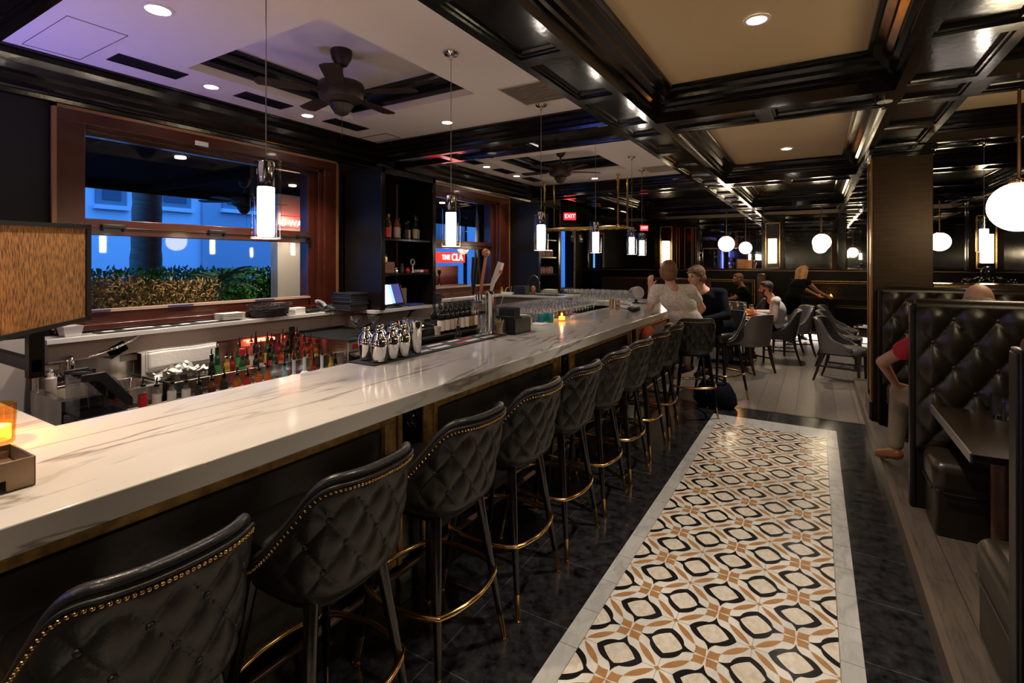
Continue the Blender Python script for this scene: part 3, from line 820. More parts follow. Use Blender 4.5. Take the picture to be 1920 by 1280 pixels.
# signs outside
RED = mat('sign_red', (0.5, 0.01, 0.01), 0.4, emis=(1, 0.03, 0.02), es=0.45)
REDL = mat('neon_letters', (1, 0.5, 0.45), 0.4, emis=(1, 0.35, 0.28), es=4)
WHL = mat('sign_white', (1, 1, 1), 0.4, emis=(1, 0.8, 0.75), es=3)
sg = thing('neon_sign', (-6.6, 4.78, 2.13), 'red neon lettered sign seen backwards through the wide window', 'sign')
MB().box(-0.03, 0.0, -0.24, 0.42, 0.17, 0.19).build('sign_board', RED, sg)
MB().box(-0.02, 0.0, 0.22, 0.42, 0.03, 0.15).build('sign_board', RED, sg)
text('CLAW O', (0.012, -0.02, 0.07), 0.13, REDL, (PI / 2, 0, -PI / 2), sg)
MB().cyl((-0.015, 0.3, 0.19), (-0.015, 0.3, 0.59), 0.008).build('hanger', BLACKP, sg)
# ---- second sign
sg = thing('neon_sign', (-6.2, 8.0, 1.73), 'red and white lit sign reading THE CLA seen through the far window', 'sign')
MB().box(-0.05, -0.01, -0.75, 0.45, -0.1, 0.1).build('sign_board', RED, sg)
for yy in (-0.6, 0.3): MB().cyl((-0.03, yy, 0.1), (-0.03, yy, 0.98), 0.008).build('hanger', BLACKP, sg)
text('THE', (0.0, -0.18, 0.0), 0.13, WHL, (PI / 2, 0, PI / 2), sg)
text('CLA', (0.0, 0.18, 0.0), 0.20, REDL, (PI / 2, 0, PI / 2), sg)
pw = struct(MB().box(-6.6, -6.5, 7.15, 8.6, -0.1, 1.56), 'ground', mat('patio_wall', (0.40, 0.34, 0.29), 0.7))
for k, (x, y) in enumerate(((-5.6, 2.7), (-6.3, 4.5), (-5.8, 7.2))):
    t = thing('patio_lamp', (x, y, 2.72), 'round patio downlight under the dark canopy, %s' % ('above the ferns', 'above the hedge', 'above the sign')[k], 'ceiling light', 'patio downlights')
    MB().lathe([(0.05, 0.0), (0.05, -0.02), (0.02, -0.022)], n=16).build('lens', mat('patio_glow', (1, 1, 1), 0.4, emis=(1, 0.85, 0.65), es=2), t)
    light('SPOT', 'lamp_light', (0, 0, -0.03), 34, (1, 0.82, 0.6), t, 0.05, 120, 0.7)
for k, y in enumerate((7.55, 7.85)):
    tag(MB().lathe([(0.06, 0), (0.05, 0.02), (0.012, 0.05), (0.01, 0.2), (0.035, 0.24), (0.035, 0.3), (0.01, 0.3)], (-6.40, y, 1.18), 16).build('candlestick', BLACKP), 'black lamp silhouette outside the far window, %s one' % ('left', 'right')[k], 'lamp')
struct(MB().box(-6.5, -6.3, 7.15, 8.6, -0.1, 1.18), 'ground', MT['patio_wall'])
t = thing('slatted_awning', (-8.9, 9.6, 2.72), 'slatted awning glowing blue outside the far window', 'awning')
m = MB()
for k in range(44): m.box(-8.94, -8.90, 7.3 + 0.11 * k, 7.36 + 0.11 * k, 2.12, 2.74)
m.build('slats', mat('slat_grey', (0.30, 0.32, 0.36), 0.6), t, world=True)
m = MB(); m.box(-8.96, -8.88, 7.25, 12.2, 2.06, 2.12); m.box(-8.96, -8.88, 7.25, 12.2, 2.74, 2.80)
for y in (7.3, 12.15): m.box(-8.96, -8.88, y - 0.04, y + 0.04, -0.1, 2.8)
m.build('frame', mat('rafter_brown', (0, 0, 0)), t, world=True)
tag(MB().box(-6.93, -6.75, 4.58, 5.05, -0.1, 2.64).build('patio_pillar', mat('pillar_cream', (0.75, 0.68, 0.6), 0.7), bevel=0.01), 'cream patio pillar at the right side of the wide window, red sign before it', 'pillar')
#@@BAR
# ================================================================ LAMPS
def downlight(x, y, z, power, col, label, spot=95, group='recessed ceiling downlights', r=0.045):
    t = thing('downlight', (x, y, z), label, 'ceiling light', group)
    MB().lathe([(r + 0.018, 0.0), (r + 0.018, -0.004), (r, -0.006), (r, 0.0)], n=24, cap0=False, cap1=False).build('trim_ring', WHITEC, t)
    MB().lathe([(0.001, -0.001), (r, -0.001), (r, 0.002), (0.001, 0.002)], n=24).build('lens', DOWN, t)
    light('SPOT', 'lamp_light', (0, 0, -0.02), power, col, t, 0.04, spot, 0.6)
    return t
PURP = (0.93, 0.80, 0.92)
downlight(-2.83, 1.26, ZW, 18, NEUT, 'round recessed downlight at the top left, nearest in the white ceiling', r=0.055)
downlight(-3.74, 2.01, ZW, 30, NEUT, 'small round downlight between the first and second black ceiling grilles')
downlight(-3.76, 2.83, ZW, 30, NEUT, 'small round downlight between the second and third black ceiling grilles')
downlight(-2.86, 3.62, ZW, 12, NEUT, 'round downlight beside the second pendant cord in the white ceiling')
downlight(-3.74, 5.57, ZW, 12, NEUT, 'small downlight between the first two grilles of the farther white ceiling')
downlight(-3.76, 6.39, ZW, 12, NEUT, 'small downlight between the last two grilles of the farther white ceiling')
downlight(-2.86, 7.18, ZW, 10, NEUT, 'small downlight behind the farther ceiling fan')
downlight(-0.275, 3.04, ZC, 40, NEUT, 'bright downlight in the nearest tan ceiling panel', 78, r=0.05)
downlight(-0.29, 6.66, ZC, 55, NEUT, 'small bright downlight in the second tan ceiling panel', 85, r=0.05)
downlight(-0.28, 1.35, ZC, 17, NEUT, 'downlight of the aisle above the camera', 78, r=0.05)
downlight(-1.85, 0.62, ZW - 0.18, 26, (1, 0.78, 0.52), 'downlight over the near end of the bar', 82, r=0.05)
downlight(-0.30, 9.3, ZC, 45, NEUT, 'downlight in the dark ceiling over the dining tables', 85)
downlight(-1.30, 9.6, ZC, 30, NEUT, 'downlight in the dark ceiling above the bearded man', 80)
downlight(0.9, 9.0, ZC, 30, NEUT, 'downlight in the dark ceiling right of the dining tables', 80)
downlight(-0.28, -1.0, ZC, 40, NEUT, 'added fill downlight of the aisle behind the camera', 95)  # extra unseen lamp, added to fill the aisle with light
downlight(-2.5, -1.5, ZW, 26, NEUT, 'added fill downlight of the white ceiling behind the camera', 120)  # added out of view for more light from behind the camera

def pendant_lamp(x, y, z1, label, power=13):
    t = thing('pendant_lamp', (x, y, 1.726), label, 'pendant lamp', 'bubble glass pendants over the bar')
    zt = z1 - 1.726
    m = MB(); m.lathe([(0.045, zt - 0.001), (0.048, zt - 0.008), (0.040, zt - 0.018), (0.012, zt - 0.02), (0.01, zt - 0.045)], n=24)
    m.cyl((0.02, 0, zt - 0.02), (0.02, 0, zt - 0.03), 0.006)
    m.build('canopy', CHROME, t)
    MB().cyl((0, 0, 0.31), (0, 0, zt - 0.04), 0.0022, n=8).build('cord', mat('cord_grey', (0.35, 0.32, 0.3), 0.3, 0.8), t)
    m = MB(); m.lathe([(0.0325, 0.205), (0.0325, 0.305), (0.03, 0.309), (0.004, 0.31), (0.004, 0.33)], n=24)
    m.cyl((-0.06, 0, 0.285), (0.06, 0, 0.285), 0.0028, n=8)
    m.build('socket', CHROME, t)
    MB().lathe([(0.029, 0.012), (0.0315, 0.016), (0.0315, 0.203), (0.029, 0.205)], n=24).build('light_tube', TUBE, t)
    MB().lathe([(0.057, 0.0), (0.057, 0.315)], n=36, cap0=False, cap1=False).build('glass_cylinder', GLASS, t)
    MB().lathe([(0.0575, 0.0), (0.0585, 0.003), (0.0535, 0.005), (0.0535, 0.0)], n=36, cap0=False, cap1=False).build('rim', mat('glass_rim', (0.75, 0.75, 0.78), 0.1, 0.4), t)
    return t
pl = pendant_lamp(-1.89, 1.23, ZW, 'lit glass pendant lamp nearest the camera, in front of the wide window')
for (x, y, zt, lb) in ((-1.89, 2.43, ZW, 'second lit glass pendant lamp from the camera, in front of the far window'), (-1.89, 3.60, ZW, 'third glass pendant lamp from the camera, left of the brass rack'),
                   (-1.89, 4.77, ZB, 'fourth glass pendant lamp from the camera, below the middle of the brass rack'), (-1.89, 5.93, ZW, 'fifth glass pendant lamp, right end of the brass rack'),
                   (-2.04, 6.85, ZW, 'smallest and farthest glass pendant lamp of the bar row')):
    if zt == ZW: dup(pl, (x, y, 1.726), label=lb)
pendant_lamp(-1.89, 4.77, ZW, 'fourth glass pendant lamp from the camera, below the middle of the brass rack')
pendant_lamp(1.30, 6.10, ZB, 'glass pendant lamp right of the column above the octopus')

def globe_lamp(x, y, z, zt, label):
    t = thing('globe_pendant', (x, y, z), label, 'pendant lamp', 'white globe pendants')
    MB().sph((0, 0, 0), (0.163, 0.163, 0.163), 36, 20).build('globe', GLOBE, t)
    m = MB(); m.lathe([(0.05, 0.153), (0.055, 0.165), (0.05, 0.185), (0.014, 0.19)], n=24); m.build('neck_ring', BRASS, t)
    MB().cyl((0, 0, 0.18), (0, 0, zt - z), 0.0095, n=12).build('rod', COPPER, t)
    MB().lathe([(0.065, zt - z - 0.001), (0.065, zt - z - 0.014), (0.02, zt - z - 0.022), (0.02, zt - z - 0.001)], n=24).build('canopy', BRASS, t)
    return t
globe_lamp(-1.65, 11.7, 2.03, ZC, 'small white globe pendant left of the wall sconce above the bearded man')
globe_lamp(0.1, 11.7, 2.03, ZC, 'white globe pendant above the bending waitress, left of the column')
globe_lamp(1.9, 11.7, 2.0, ZC, 'white globe pendant partly hidden by the right edge of the column')
globe_lamp(1.16, 4.62, 2.0, ZC, 'big white globe pendant over the booth at the right edge')
globe_lamp(1.25, 2.9, 2.0, ZC, 'white globe pendant over the nearest booth, out of frame')
globe_lamp(-1.9, -2.3, 2.0, ZC - 0.05, 'added fill light, white globe pendant behind the camera over the bar')  # invented globe, added to light the leather backs and ceilings
globe_lamp(1.2, -1.6, 2.0, ZC, 'added fill light, white globe pendant behind the camera over the booths')  # another invented globe, put in for ambient light

# ceiling fans
WOODF = mat('fan_bronze', (0.045, 0.028, 0.022), 0.42, 0.3, vary=0.2)
def ceiling_fan(x, y, z, label):
    t = thing('ceiling_fan', (x, y, z), label, 'ceiling fan', 'bronze ceiling fans')
    MB().lathe([(0.072, 0), (0.074, -0.018), (0.066, -0.06), (0.040, -0.105), (0.014, -0.115)], n=28).build('canopy', WOODF, t)
    MB().cyl((0, 0, -0.06), (0, 0, -0.21), 0.012).build('down_rod', WOODF, t)
    MB().lathe([(0.02, -0.185), (0.035, -0.195), (0.055, -0.215), (0.148, -0.235), (0.157, -0.25), (0.150, -0.33), (0.143, -0.345), (0.10, -0.365), (0.075, -0.375)], n=36).build('motor_housing', WOODF, t)
    MB().lathe([(0.078, -0.37), (0.084, -0.385), (0.062, -0.42), (0.045, -0.445), (0.02, -0.457), (0.006, -0.46)], n=28).build('switch_cup', WOODF, t)
    MB().cyl((0.03, -0.02, -0.44), (0.03, -0.02, -0.62), 0.0015, n=6).build('pull_chain', WOODF, t)
    for k in range(5):
        a = 2 * PI * k / 5 + 0.42
        m = MB(); m.prism([(0.20, -0.045), (0.34, -0.06), (0.52, -0.062), (0.545, -0.03), (0.545, 0.03), (0.52, 0.062), (0.34, 0.06), (0.20, 0.045)], -0.003, 0.003)
        m.xf(Matrix.Translation((0, 0, -0.30)) @ Matrix.Rotation(a, 4, 'Z') @ Matrix.Rotation(0.1, 4, 'X'))
        bl_ = m.build('blade', WOODF, t)
        m = MB(); m.box(0.14, 0.22, -0.02, 0.02, -0.004, 0.004); m.xf(Matrix.Translation((0, 0, -0.30)) @ Matrix.Rotation(a, 4, 'Z')); m.build('blade_iron', WOODF, t)
    return t
cf = ceiling_fan(-2.86, 2.43, 3.12, 'dark bronze ceiling fan in the nearer white ceiling recess')
dup(cf, (-2.86, 5.99, 3.12), rz=0.3, label='dark bronze ceiling fan in the farther white ceiling recess, above the brass rack')
# outdoor fans under the patio canopy
dup(cf, (-6.4, 3.86, 2.72), rz=0.9, label='bronze fan under the patio canopy, seen through the wide window')
dup(cf, (-6.4, 1.05, 2.72), rz=0.2, label='bronze fan under the patio canopy at the left edge of the wide window')

# grilles and hatches
GRB = mat('grille_black', (0.01, 0.01, 0.012), 0.5)
def grille(x, y, z, lx, ly, m, n, label, axis='x'):
    t = thing('ceiling_grille', (x, y, z), label, 'ceiling vent', 'ceiling vents')
    f = MB(); f.box(-lx / 2, lx / 2, -ly / 2, -ly / 2 + 0.012, -0.006, -0.001); f.box(-lx / 2, lx / 2, ly / 2 - 0.012, ly / 2, -0.006, -0.001)
    f.box(-lx / 2, -lx / 2 + 0.012, -ly / 2, ly / 2, -0.006, -0.001); f.box(lx / 2 - 0.012, lx / 2, -ly / 2, ly / 2, -0.006, -0.001)
    f.build('frame', m, t)
    MB().box(-lx / 2 + 0.002, lx / 2 - 0.002, -ly / 2 + 0.002, ly / 2 - 0.002, -0.0015, -0.0005).build('backing', GRB if m is GRB else mat('vent_shadow', (0.30, 0.27, 0.24), 0.8), t)
    s_ = MB()
    for i in range(n):
        q = -ly / 2 + 0.012 + (ly - 0.024) * (i + 0.5) / n
        a = len(s_.v); lw = 0.0055 if m is GRB else 0.011; s_.box(-lx / 2 + 0.01, lx / 2 - 0.01, -lw, lw, -0.001, 0.001); s_.xf(Matrix.Translation((0, q, -0.0045)) @ Matrix.Rotation(0.6, 4, 'X'), a)
    s_.build('louvres', m if m is not GRB else mat('louvre_black', (0.02, 0.02, 0.022), 0.4), t)
    return t
for y, wh in ((1.60, 'nearest the woven panel'), (2.40, 'above the first pendant lamp'), (3.21, 'beside the nearer fan'), (5.16, 'first of the farther white ceiling'), (5.97, 'second of the farther white ceiling'), (6.78, 'third of the farther white ceiling')):
    grille(-3.71, y, ZW, 0.17, 0.40, GRB, 22, 'long black ceiling grille, ' + wh)
VENTB = mat('vent_beige', (0.66, 0.56, 0.44), 0.5)
grille(-1.76, 3.34, ZW, 0.48, 0.44, VENTB, 14, 'beige louvred return vent beside the black beam, nearer one')
grille(-1.76, 6.90, ZW, 0.48, 0.44, VENTB, 14, 'beige louvred return vent beside the black beam, farther one')
for (x0, x1, y0, y1, lb) in ((-4.0, -3.62, 3.62, 3.83, 'square ceiling access hatch beside the third black grille'), (-3.95, -3.3, 1.05, 1.32, 'faint access hatch in the ceiling at the top left corner')):
    m = MB()
    t = 0.006 if x0 < -3.99 else 0.0015
    m.box(x0, x1, y0, y0 + t, ZW - 0.003, ZW); m.box(x0, x1, y1 - t, y1, ZW - 0.003, ZW); m.box(x0, x0 + t, y0, y1, ZW - 0.003, ZW); m.box(x1 - t, x1, y0, y1, ZW - 0.003, ZW)
    tag(m.build('access_hatch', GRB), lb, 'hatch')
for x, y, z, lb in ((0.40, 4.24, ZB, 'small sprinkler head on the black cross beam near the column'), (-2.77, 4.22, ZB, 'small sprinkler head on the black cross beam beside the second pendant cord')):
    t = thing('sprinkler', (x, y, z), lb, 'sprinkler')
    MB().lathe([(0.045, 0), (0.045, -0.004), (0.012, -0.006)], n=20).build('plate', WHITE, t)
    m = MB(); m.cyl((0, 0, -0.005), (0, 0, -0.045), 0.006); m.lathe([(0.02, -0.045), (0.02, -0.049)], n=12); m.build('nozzle', CHROME, t)

# ================================================================ THE BAR
BX0, BX1, BY0, BY1 = -2.237, -1.47, -1.2, 7.75
bar = thing('bar_counter', (-1.85, 3.2, 0), 'long bar with white veined marble top and black leather front framed in antique gold', 'bar counter')
m = MB()
m.prism([(BX1, BY0), (BX1, BY1), (-3.95, BY1), (-3.95, 6.98), (BX0, 6.98), (BX0, 0.683), (-4.19, 0.683), (-4.19, BY0)], 1.0, 1.07)
m.build('marble_top', MARB, bar, world=True, bevel=0.004)
m = MB()
m.prism([(-1.72, BY0), (-1.72, BY1 - 0.1), (-3.9, BY1 - 0.1), (-3.9, 7.1), (-1.98, 7.1), (-1.98, 0.5), (-4.15, 0.5), (-4.15, BY0)], 0.0, 0.999)
m.build('body', WOODBLK, bar, world=True)
PADL = mat('bar_leather', (0.045, 0.038, 0.033), 0.36, bump=0.5, bscale=9, rvary=0.12, vscale=6, vary=0.3)
pil = [-1.63, 0.12, 1.87, 3.62, 5.37, 7.12]
for k, (a, b) in enumerate(zip(pil, pil[1:])):
    a += 0.075; b -= 0.075
    MB().box(-1.72, -1.708, a + 0.08, b - 0.08, 0.22, 0.86).build('leather_panel', PADL, bar, world=True)
    g = MB()
    def fr(x0, x1, y0, y1, z0, z1, t):
        g.box(x0, x1, y0, y1, z1 - t, z1); g.box(x0, x1, y0, y1, z0, z0 + t); g.box(x0, x1, y0, y0 + t, z0, z1); g.box(x0, x1, y1 - t, y1, z0, z1)
    def fr3(x1, y0, y1, z1, t):
        g.box(-1.72, x1, y0, y1, z1 - t, z1); g.box(-1.72, x1, y0, y0 + t, 0.2, z1 - t); g.box(-1.72, x1, y1 - t, y1, 0.2, z1 - t)
    fr3(-1.695, a, b, 0.995, 0.12); fr3(-1.685, a, b, 0.995, 0.03); fr3(-1.688, a + 0.085, b - 0.085, 0.91, 0.03)
    g.build('gold_frame', GOLD, bar, world=True, bevel=0.003)
for k, y in enumerate(pil[1:]):
    MB().box(-1.72, -1.70, y - 0.065, y + 0.065, 0.17, 0.995).build('pilaster', LACQ, bar, world=True, bevel=0.003)
    o = MB(); rr = random.Random(3)
    o.sph((-1.69, y, 0.93), (0.012, 0.03, 0.03), 14, 8); o.sph((-1.69, y, 0.86), (0.01, 0.018, 0.03), 12, 8)
    for s_ in (-1, 1):
        o.tube([(-1.688, y + s_ * (0.01 + 0.035 * math.sin(t * 2.6)), 0.93 - 0.09 * t) for t in [i / 10 for i in range(11)]], 0.006, 8)
        o.tube([(-1.688, y + s_ * (0.012 + 0.022 * math.sin(t * 5)), 0.95 + 0.03 * t) for t in [i / 6 for i in range(7)]], 0.005, 8)
    for q in range(10):
        o.sph((-1.688, y + rr.uniform(-0.045, 0.045), rr.uniform(0.82, 0.965)), (0.007, 0.008, 0.009), 8, 6)
    o.build('carved_ornament', LACQ, bar, world=True)
MB().box(-1.72, -1.69, BY0, BY1 - 0.1, 0.0, 0.17).build('kick_board', LACQ, bar, world=True, bevel=0.004)
m = MB(); m.tube([(-1.68, y, 0.172) for y in (BY0, 2, 4, BY1 - 0.1)], 0.016, 12); m.build('base_moulding', mat('base_bead', (0.09, 0.05, 0.035), 0.25), bar, world=True)

# ---------------------------------------------------------------- stools
def stool_proto():
    t = thing('bar_stool', (0, 0, 0), 'x', 'bar stool', 'tufted leather bar stools along the bar')
    a, b, nn = 0.235, 0.200, 3.2
    PH = math.radians(128)
    def plan(ph, sc=1.0):
        c_, s_ = math.cos(ph), math.sin(ph)
        x = a * math.copysign(abs(c_) ** (2 / nn), c_) * sc; y = b * math.copysign(abs(s_) ** (2 / nn), s_) * sc
        if c_ < 0: x *= 0.72
        return x, y
    # arc length table so that the panels are evenly spread
    N = 400; tab = [0.0]; px, py = plan(-PH)
    for i in range(1, N + 1):
        x, y = plan(-PH + 2 * PH * i / N); tab.append(tab[-1] + math.hypot(x - px, y - py)); px, py = x, y
    LT = tab[-1]
    def phi_at(s):
        import bisect
        s = min(max(s, 0), LT); i = max(1, min(N, bisect.bisect_left(tab, s)))
        f = (s - tab[i - 1]) / max(1e-9, tab[i] - tab[i - 1])
        return -PH + 2 * PH * (i - 1 + f) / N
    def sm(e0, e1, x):
        q = min(1, max(0, (x - e0) / (e1 - e0))); return q * q * (3 - 2 * q)
    def top(s):
        d = abs(s - LT / 2)                      # distance along the shell from the middle of the back
        T = [(0, 1.034), (0.12, 1.037), (0.165, 1.033), (0.195, 1.010), (0.22, 0.97), (0.25, 0.92), (0.285, 0.875), (0.325, 0.825), (0.375, 0.778), (0.43, 0.740), (0.50, 0.716), (0.7, 0.706)]
        def lin(q):
            for (a0, b0), (a1, b1) in zip(T, T[1:]):
                if q <= a1: return b0 + (b1 - b0) * (q - a0) / (a1 - a0)
            return T[-1][1]
        return sum(lin(abs(d + e)) for e in (-0.018, -0.009, 0, 0.009, 0.018)) / 5
    ZBOT = 0.660
    def lean(ph, z):
        q = max(0, math.cos(ph)) ** 0.5 if math.cos(ph) > 0 else 0
        return 0.052 * max(0, (z - 0.76)) / 0.30 * q, 0.0
    def point(s, v, off=0.0, inner=False):
        ph = phi_at(s); zt = top(s); z = ZBOT + (zt - ZBOT) * v
        rnd = 1.0
        if z < 0.775: rnd = 1 - 0.15 * (1 - max(0, (z - ZBOT) / 0.115)) ** 2.2
        rnd *= 1 + 0.03 * min(1, max(0, (z - 0.8) / 0.2))
        x, y = plan(ph, rnd); lx, ly = lean(ph, z)
        x2, y2 = plan(ph + 0.01, rnd); x1, y1 = plan(ph - 0.01, rnd)
        nx, ny = (y2 - y1), -(x2 - x1); l = math.hypot(nx, ny) or 1; nx, ny = nx / l, ny / l
        return Vector((x + lx + nx * off, y + ly + ny * off, z)), Vector((nx, ny, 0))
    PX, PZ = 0.105, 0.152
    def tuft(s, z, v):
        d = s - LT / 2
        p = d / PX + (z - 0.77) / PZ + 0.5; q = d / PX - (z - 0.77) / PZ + 0.5
        cr = (abs(math.sin(PI * p)) * abs(math.sin(PI * q)))
        h = 0.017 * (cr ** 0.42)
        mk = (1 - sm(0.24, 0.31, abs(d))) * sm(0.70, 0.74, z) * (1 - sm(0.0, 0.05, z - (top(s) - 0.075)))
        return h * mk + 0.013 * (1 - mk) * sm(ZBOT, 0.70, z) * (1 - 0.8 * sm(-0.04, 0.0, z - top(s)))
    NU, NV = 150, 64
    sh = MB()
    def outer(u, v):
        s = u * LT; zt = top(s); z = ZBOT + (zt - ZBOT) * v
        return tuple(point(s, v, tuft(s, z, v))[0])
    def inner(u, v):
        s = u * LT; vv = 0.25 + 0.75 * v
        return tuple(point(s, vv, -0.024)[0])
    sh.grid(outer, NU, NV)
    sh.grid(inner, 60, 14, flip=True)
    # close underneath
    ring = [outer(i / 60, 0) for i in range(61)]
    sh.add(ring + [(x * 0.5, y * 0.5, ZBOT - 0.006) for x, y, z in ring], [(i, i + 1, i + 62, i + 61) for i in range(60)] + [tuple(range(61, 122))])
    sh.build('tufted_back', LEATH, t, sharp=60, recalc=False)
    # rolled rim
    pts = [point(LT * i / 90, 1.0, -0.008)[0] + Vector((0, 0, 0.002)) for i in range(91)]
    r_ = MB(); r_.tube(pts, 0.0135, 10); r_.build('rolled_rim', LEATHS, t, sharp=80)
    pp = MB(); pp.tube([point(LT * i / 90, 1.0, 0.010)[0] + Vector((0, 0, -0.012)) for i in range(91)], 0.0045, 8); pp.build('piping', LEATH, t, sharp=80)
    nh = MB(); K = 92
    for i in range(K + 1):
        s = LT * (0.012 + 0.976 * i / K); zt = top(s)
        p, n = point(s, 1 - 0.026 / (zt - ZBOT), 0.0)
        zz = p.z
        off = tuft(s, zz, 1)
        p = p + n * (off + 0.0015)
        nh.sph(p, 0.0052, 8, 5)
    nh.build('nailhead_trim', BRASS, t, sharp=80)
    for i in range(-6, 7):
        for j in range(-6, 7):
            d = PX * ((i + j) / 2 - 0.5); z = 0.77 + PZ * (i - j) / 2
            s = LT / 2 + d
            if abs(d) < 0.245 and 0.745 < z < top(s) - 0.07:
                v = (z - ZBOT) / (top(s) - ZBOT); p, n = point(s, v, 0.004)
                R = n.to_track_quat('Z', 'Y').to_matrix()
                MB().sph(p, (0.0085, 0.0085, 0.005), 10, 6, R).build('button', LEATH, t, sharp=80)
    # seat cushion
    st = MB(); rings = []
    def seatr(sc, z, dx=0.0):
        out = []
        for i in range(48):
            ph = 2 * PI * i / 48; c_, s_ = math.cos(ph), math.sin(ph)
            x = 0.215 * math.copysign(abs(c_) ** (2 / 3.6), c_) * sc; y = 0.182 * math.copysign(abs(s_) ** (2 / 3.6), s_) * sc
            out.append((x - 0.012 + dx, y, z))
        return out
    for sc, z in ((0.55, 0.70), (0.97, 0.70), (1.0, 0.715), (1.0, 0.775), (0.975, 0.792), (0.90, 0.803), (0.7, 0.810), (0.4, 0.813), (0.1, 0.814)): rings.append(seatr(sc, z))
    st.rings(rings); st.build('seat', LEATHS, t, sharp=50)
    MB().rings([seatr(0.86, z) for z in (0.635, 0.700)]).build('seat_frame', WOODBLK, t)
    # legs with brass ferrules
    ft = 0.2175
    for sx in (-1, 1):
        for sy in (-1, 1):
            p0 = Vector((sx * 0.135, sy * 0.135, 0.658)); p1 = Vector((sx * ft, sy * ft, 0.0))
            pf = p1.lerp(p0, 0.17)
            lg = MB().cyl(p0, pf, 0.0215, 0.0135, 20).build('leg', LACQ, t)
            fe = MB(); fe.cyl(pf, p1.lerp(p0, 0.012), 0.0142, 0.0105, 18); fe.lathe([(0.010, 0.008), (0.016, 0.007), (0.017, 0.0), (0.002, 0.0)], (p1.x, p1.y, 0), 16)
            fe.build('ferrule', BRASS, lg)
    # foot ring
    zr = 0.315; q = 0.135 + (ft - 0.135) * (0.658 - zr) / 0.658 + 0.017
    pts = []
    for k in range(4):
        a0 = -PI / 4 + k * PI / 2
        c0 = Vector((q * math.copysign(1, math.cos(a0)), q * math.copysign(1, math.sin(a0)), zr)); a1 = a0 + PI / 2
        c1 = Vector((q * math.copysign(1, math.cos(a1)), q * math.copysign(1, math.sin(a1)), zr))
        mid = (c0 + c1) / 2; out = Vector((mid.x, mid.y, 0)).normalized()
        for i in range(0, 14):
            u = i / 14; p = c0.lerp(c1, 0.03 + 0.94 * u); pts.append(p + out * 0.040 * math.sin(PI * u) ** 0.8)
    rg = MB(); rg.tube(pts, 0.0115, 12, closed=True); rg.build('foot_ring', BRASS, t, sharp=80)
    return t
sp = stool_proto()
stx = -1.38
where = ['nearest the camera, cut off by the lower left corner', 'second from the camera', 'third from the camera', 'fourth from the camera', 'fifth from the camera', 'sixth from the camera',
         'seventh from the camera', 'eighth from the camera, beside the orange bag', 'ninth from the camera, just before the woman in white']
for k, wh in enumerate(where):
    y = (0.535, 1.08)[k] if k < 2 else 0.555 + 0.5475 * k
    lb = 'black tufted leather bar stool, ' + wh
    if k == 0:
        sp.location = (stx, y, 0); sp['label'] = lb; sp.rotation_euler = (0, 0, 0.0)
    else: dup(sp, (stx, y, 0), rz=[0, 0.02, -0.02, 0.015, -0.01, 0.02, 0, -0.03, 0.05][k], label=lb)
dup(sp, (-1.16, 5.74, 0), rz=-1.15, label='black tufted leather bar stool turned away, the woman in white on it')
dup(sp, (-0.98, 6.50, 0), rz=1.1, label='bar stool beyond the turned one, the woman in the dark blazer on it')
#@@THINGS
# ================================================================ BEHIND THE BAR
# ledge under the windows and round the far end
sl = thing('back_ledge', (-4.05, 3.6, 0.95), 'white marble ledge under the windows, running round behind the bar', 'shelf')
m = MB()
m.prism([(-4.19, 1.17), (-3.98, 1.17), (-3.98, 3.52), (-3.66, 3.52), (-3.66, 4.62), (-3.98, 4.62), (-3.98, 6.26), (-2.95, 6.26), (-2.95, 6.86), (-4.19, 6.86)], 1.13, 1.162)
m.build('marble_top', MARB, sl, world=True, bevel=0.003)
m = MB(); m.box(-4.19, -4.06, 1.2, 3.5, 1.004, 1.13); m.box(-4.19, -4.06, 4.6, 6.3, 0.94, 1.13); m.box(-4.19, -3.05, 6.34, 6.8, 0.0, 1.13); m.box(-4.19, -4.0, 3.5, 4.62, 0.94, 1.13)
m.build('fascia', BEIGE, sl, world=True, bevel=0.002)
for y in (3.62, 4.1):
    m = MB(); m.box(-4.0, -3.70, y, y + 0.03, 1.105, 1.13); m.tube([(-3.98, y + 0.015, 0.96), (-3.80, y + 0.015, 1.03), (-3.72, y + 0.015, 1.12)], 0.01, 8); m.build('bracket', WOODBLK, sl, world=True)

# tall black shelf cabinets
def cabinet(y0, y1, label, shelves, top=2.53, xf=-3.65):
    r = thing('shelf_cabinet', (-3.93, (y0 + y1) / 2, 1.163), label, 'cabinet')
    m = MB(); m.box(-4.19, xf, y0, y0 + 0.03, 1.163, top); m.box(-4.19, xf, y1 - 0.03, y1, 1.163, top); m.box(-4.19, -4.16, y0, y1, 1.163, top); m.box(-4.19, xf, y0, y1, top, top + 0.04)
    m.build('carcass', WOODBLK, r, world=True, bevel=0.002)
    f = MB(); f.box(xf, xf + 0.012, y0 - 0.004, y0 + 0.05, 1.163, top + 0.04); f.box(xf, xf + 0.012, y1 - 0.05, y1 + 0.004, 1.163, top + 0.04); f.box(xf, xf + 0.012, y0, y1, top - 0.02, top + 0.04)
    f.build('face_frame', LACQ, r, world=True, bevel=0.003)
    for z in shelves:
        MB().box(-4.16, xf - 0.01, y0 + 0.03, y1 - 0.03, z - 0.022, z).build('shelf', LACQ, r, world=True, bevel=0.002)
    return r
cabinet(3.58, 4.40, 'tall black open shelf cabinet between the two windows, bottles on its upper shelf', (1.873, 1.52))
cabinet(6.87, 7.60, 'tall black open shelf cabinet beyond the far window, jars on its shelves', (1.45, 1.72, 2.0))

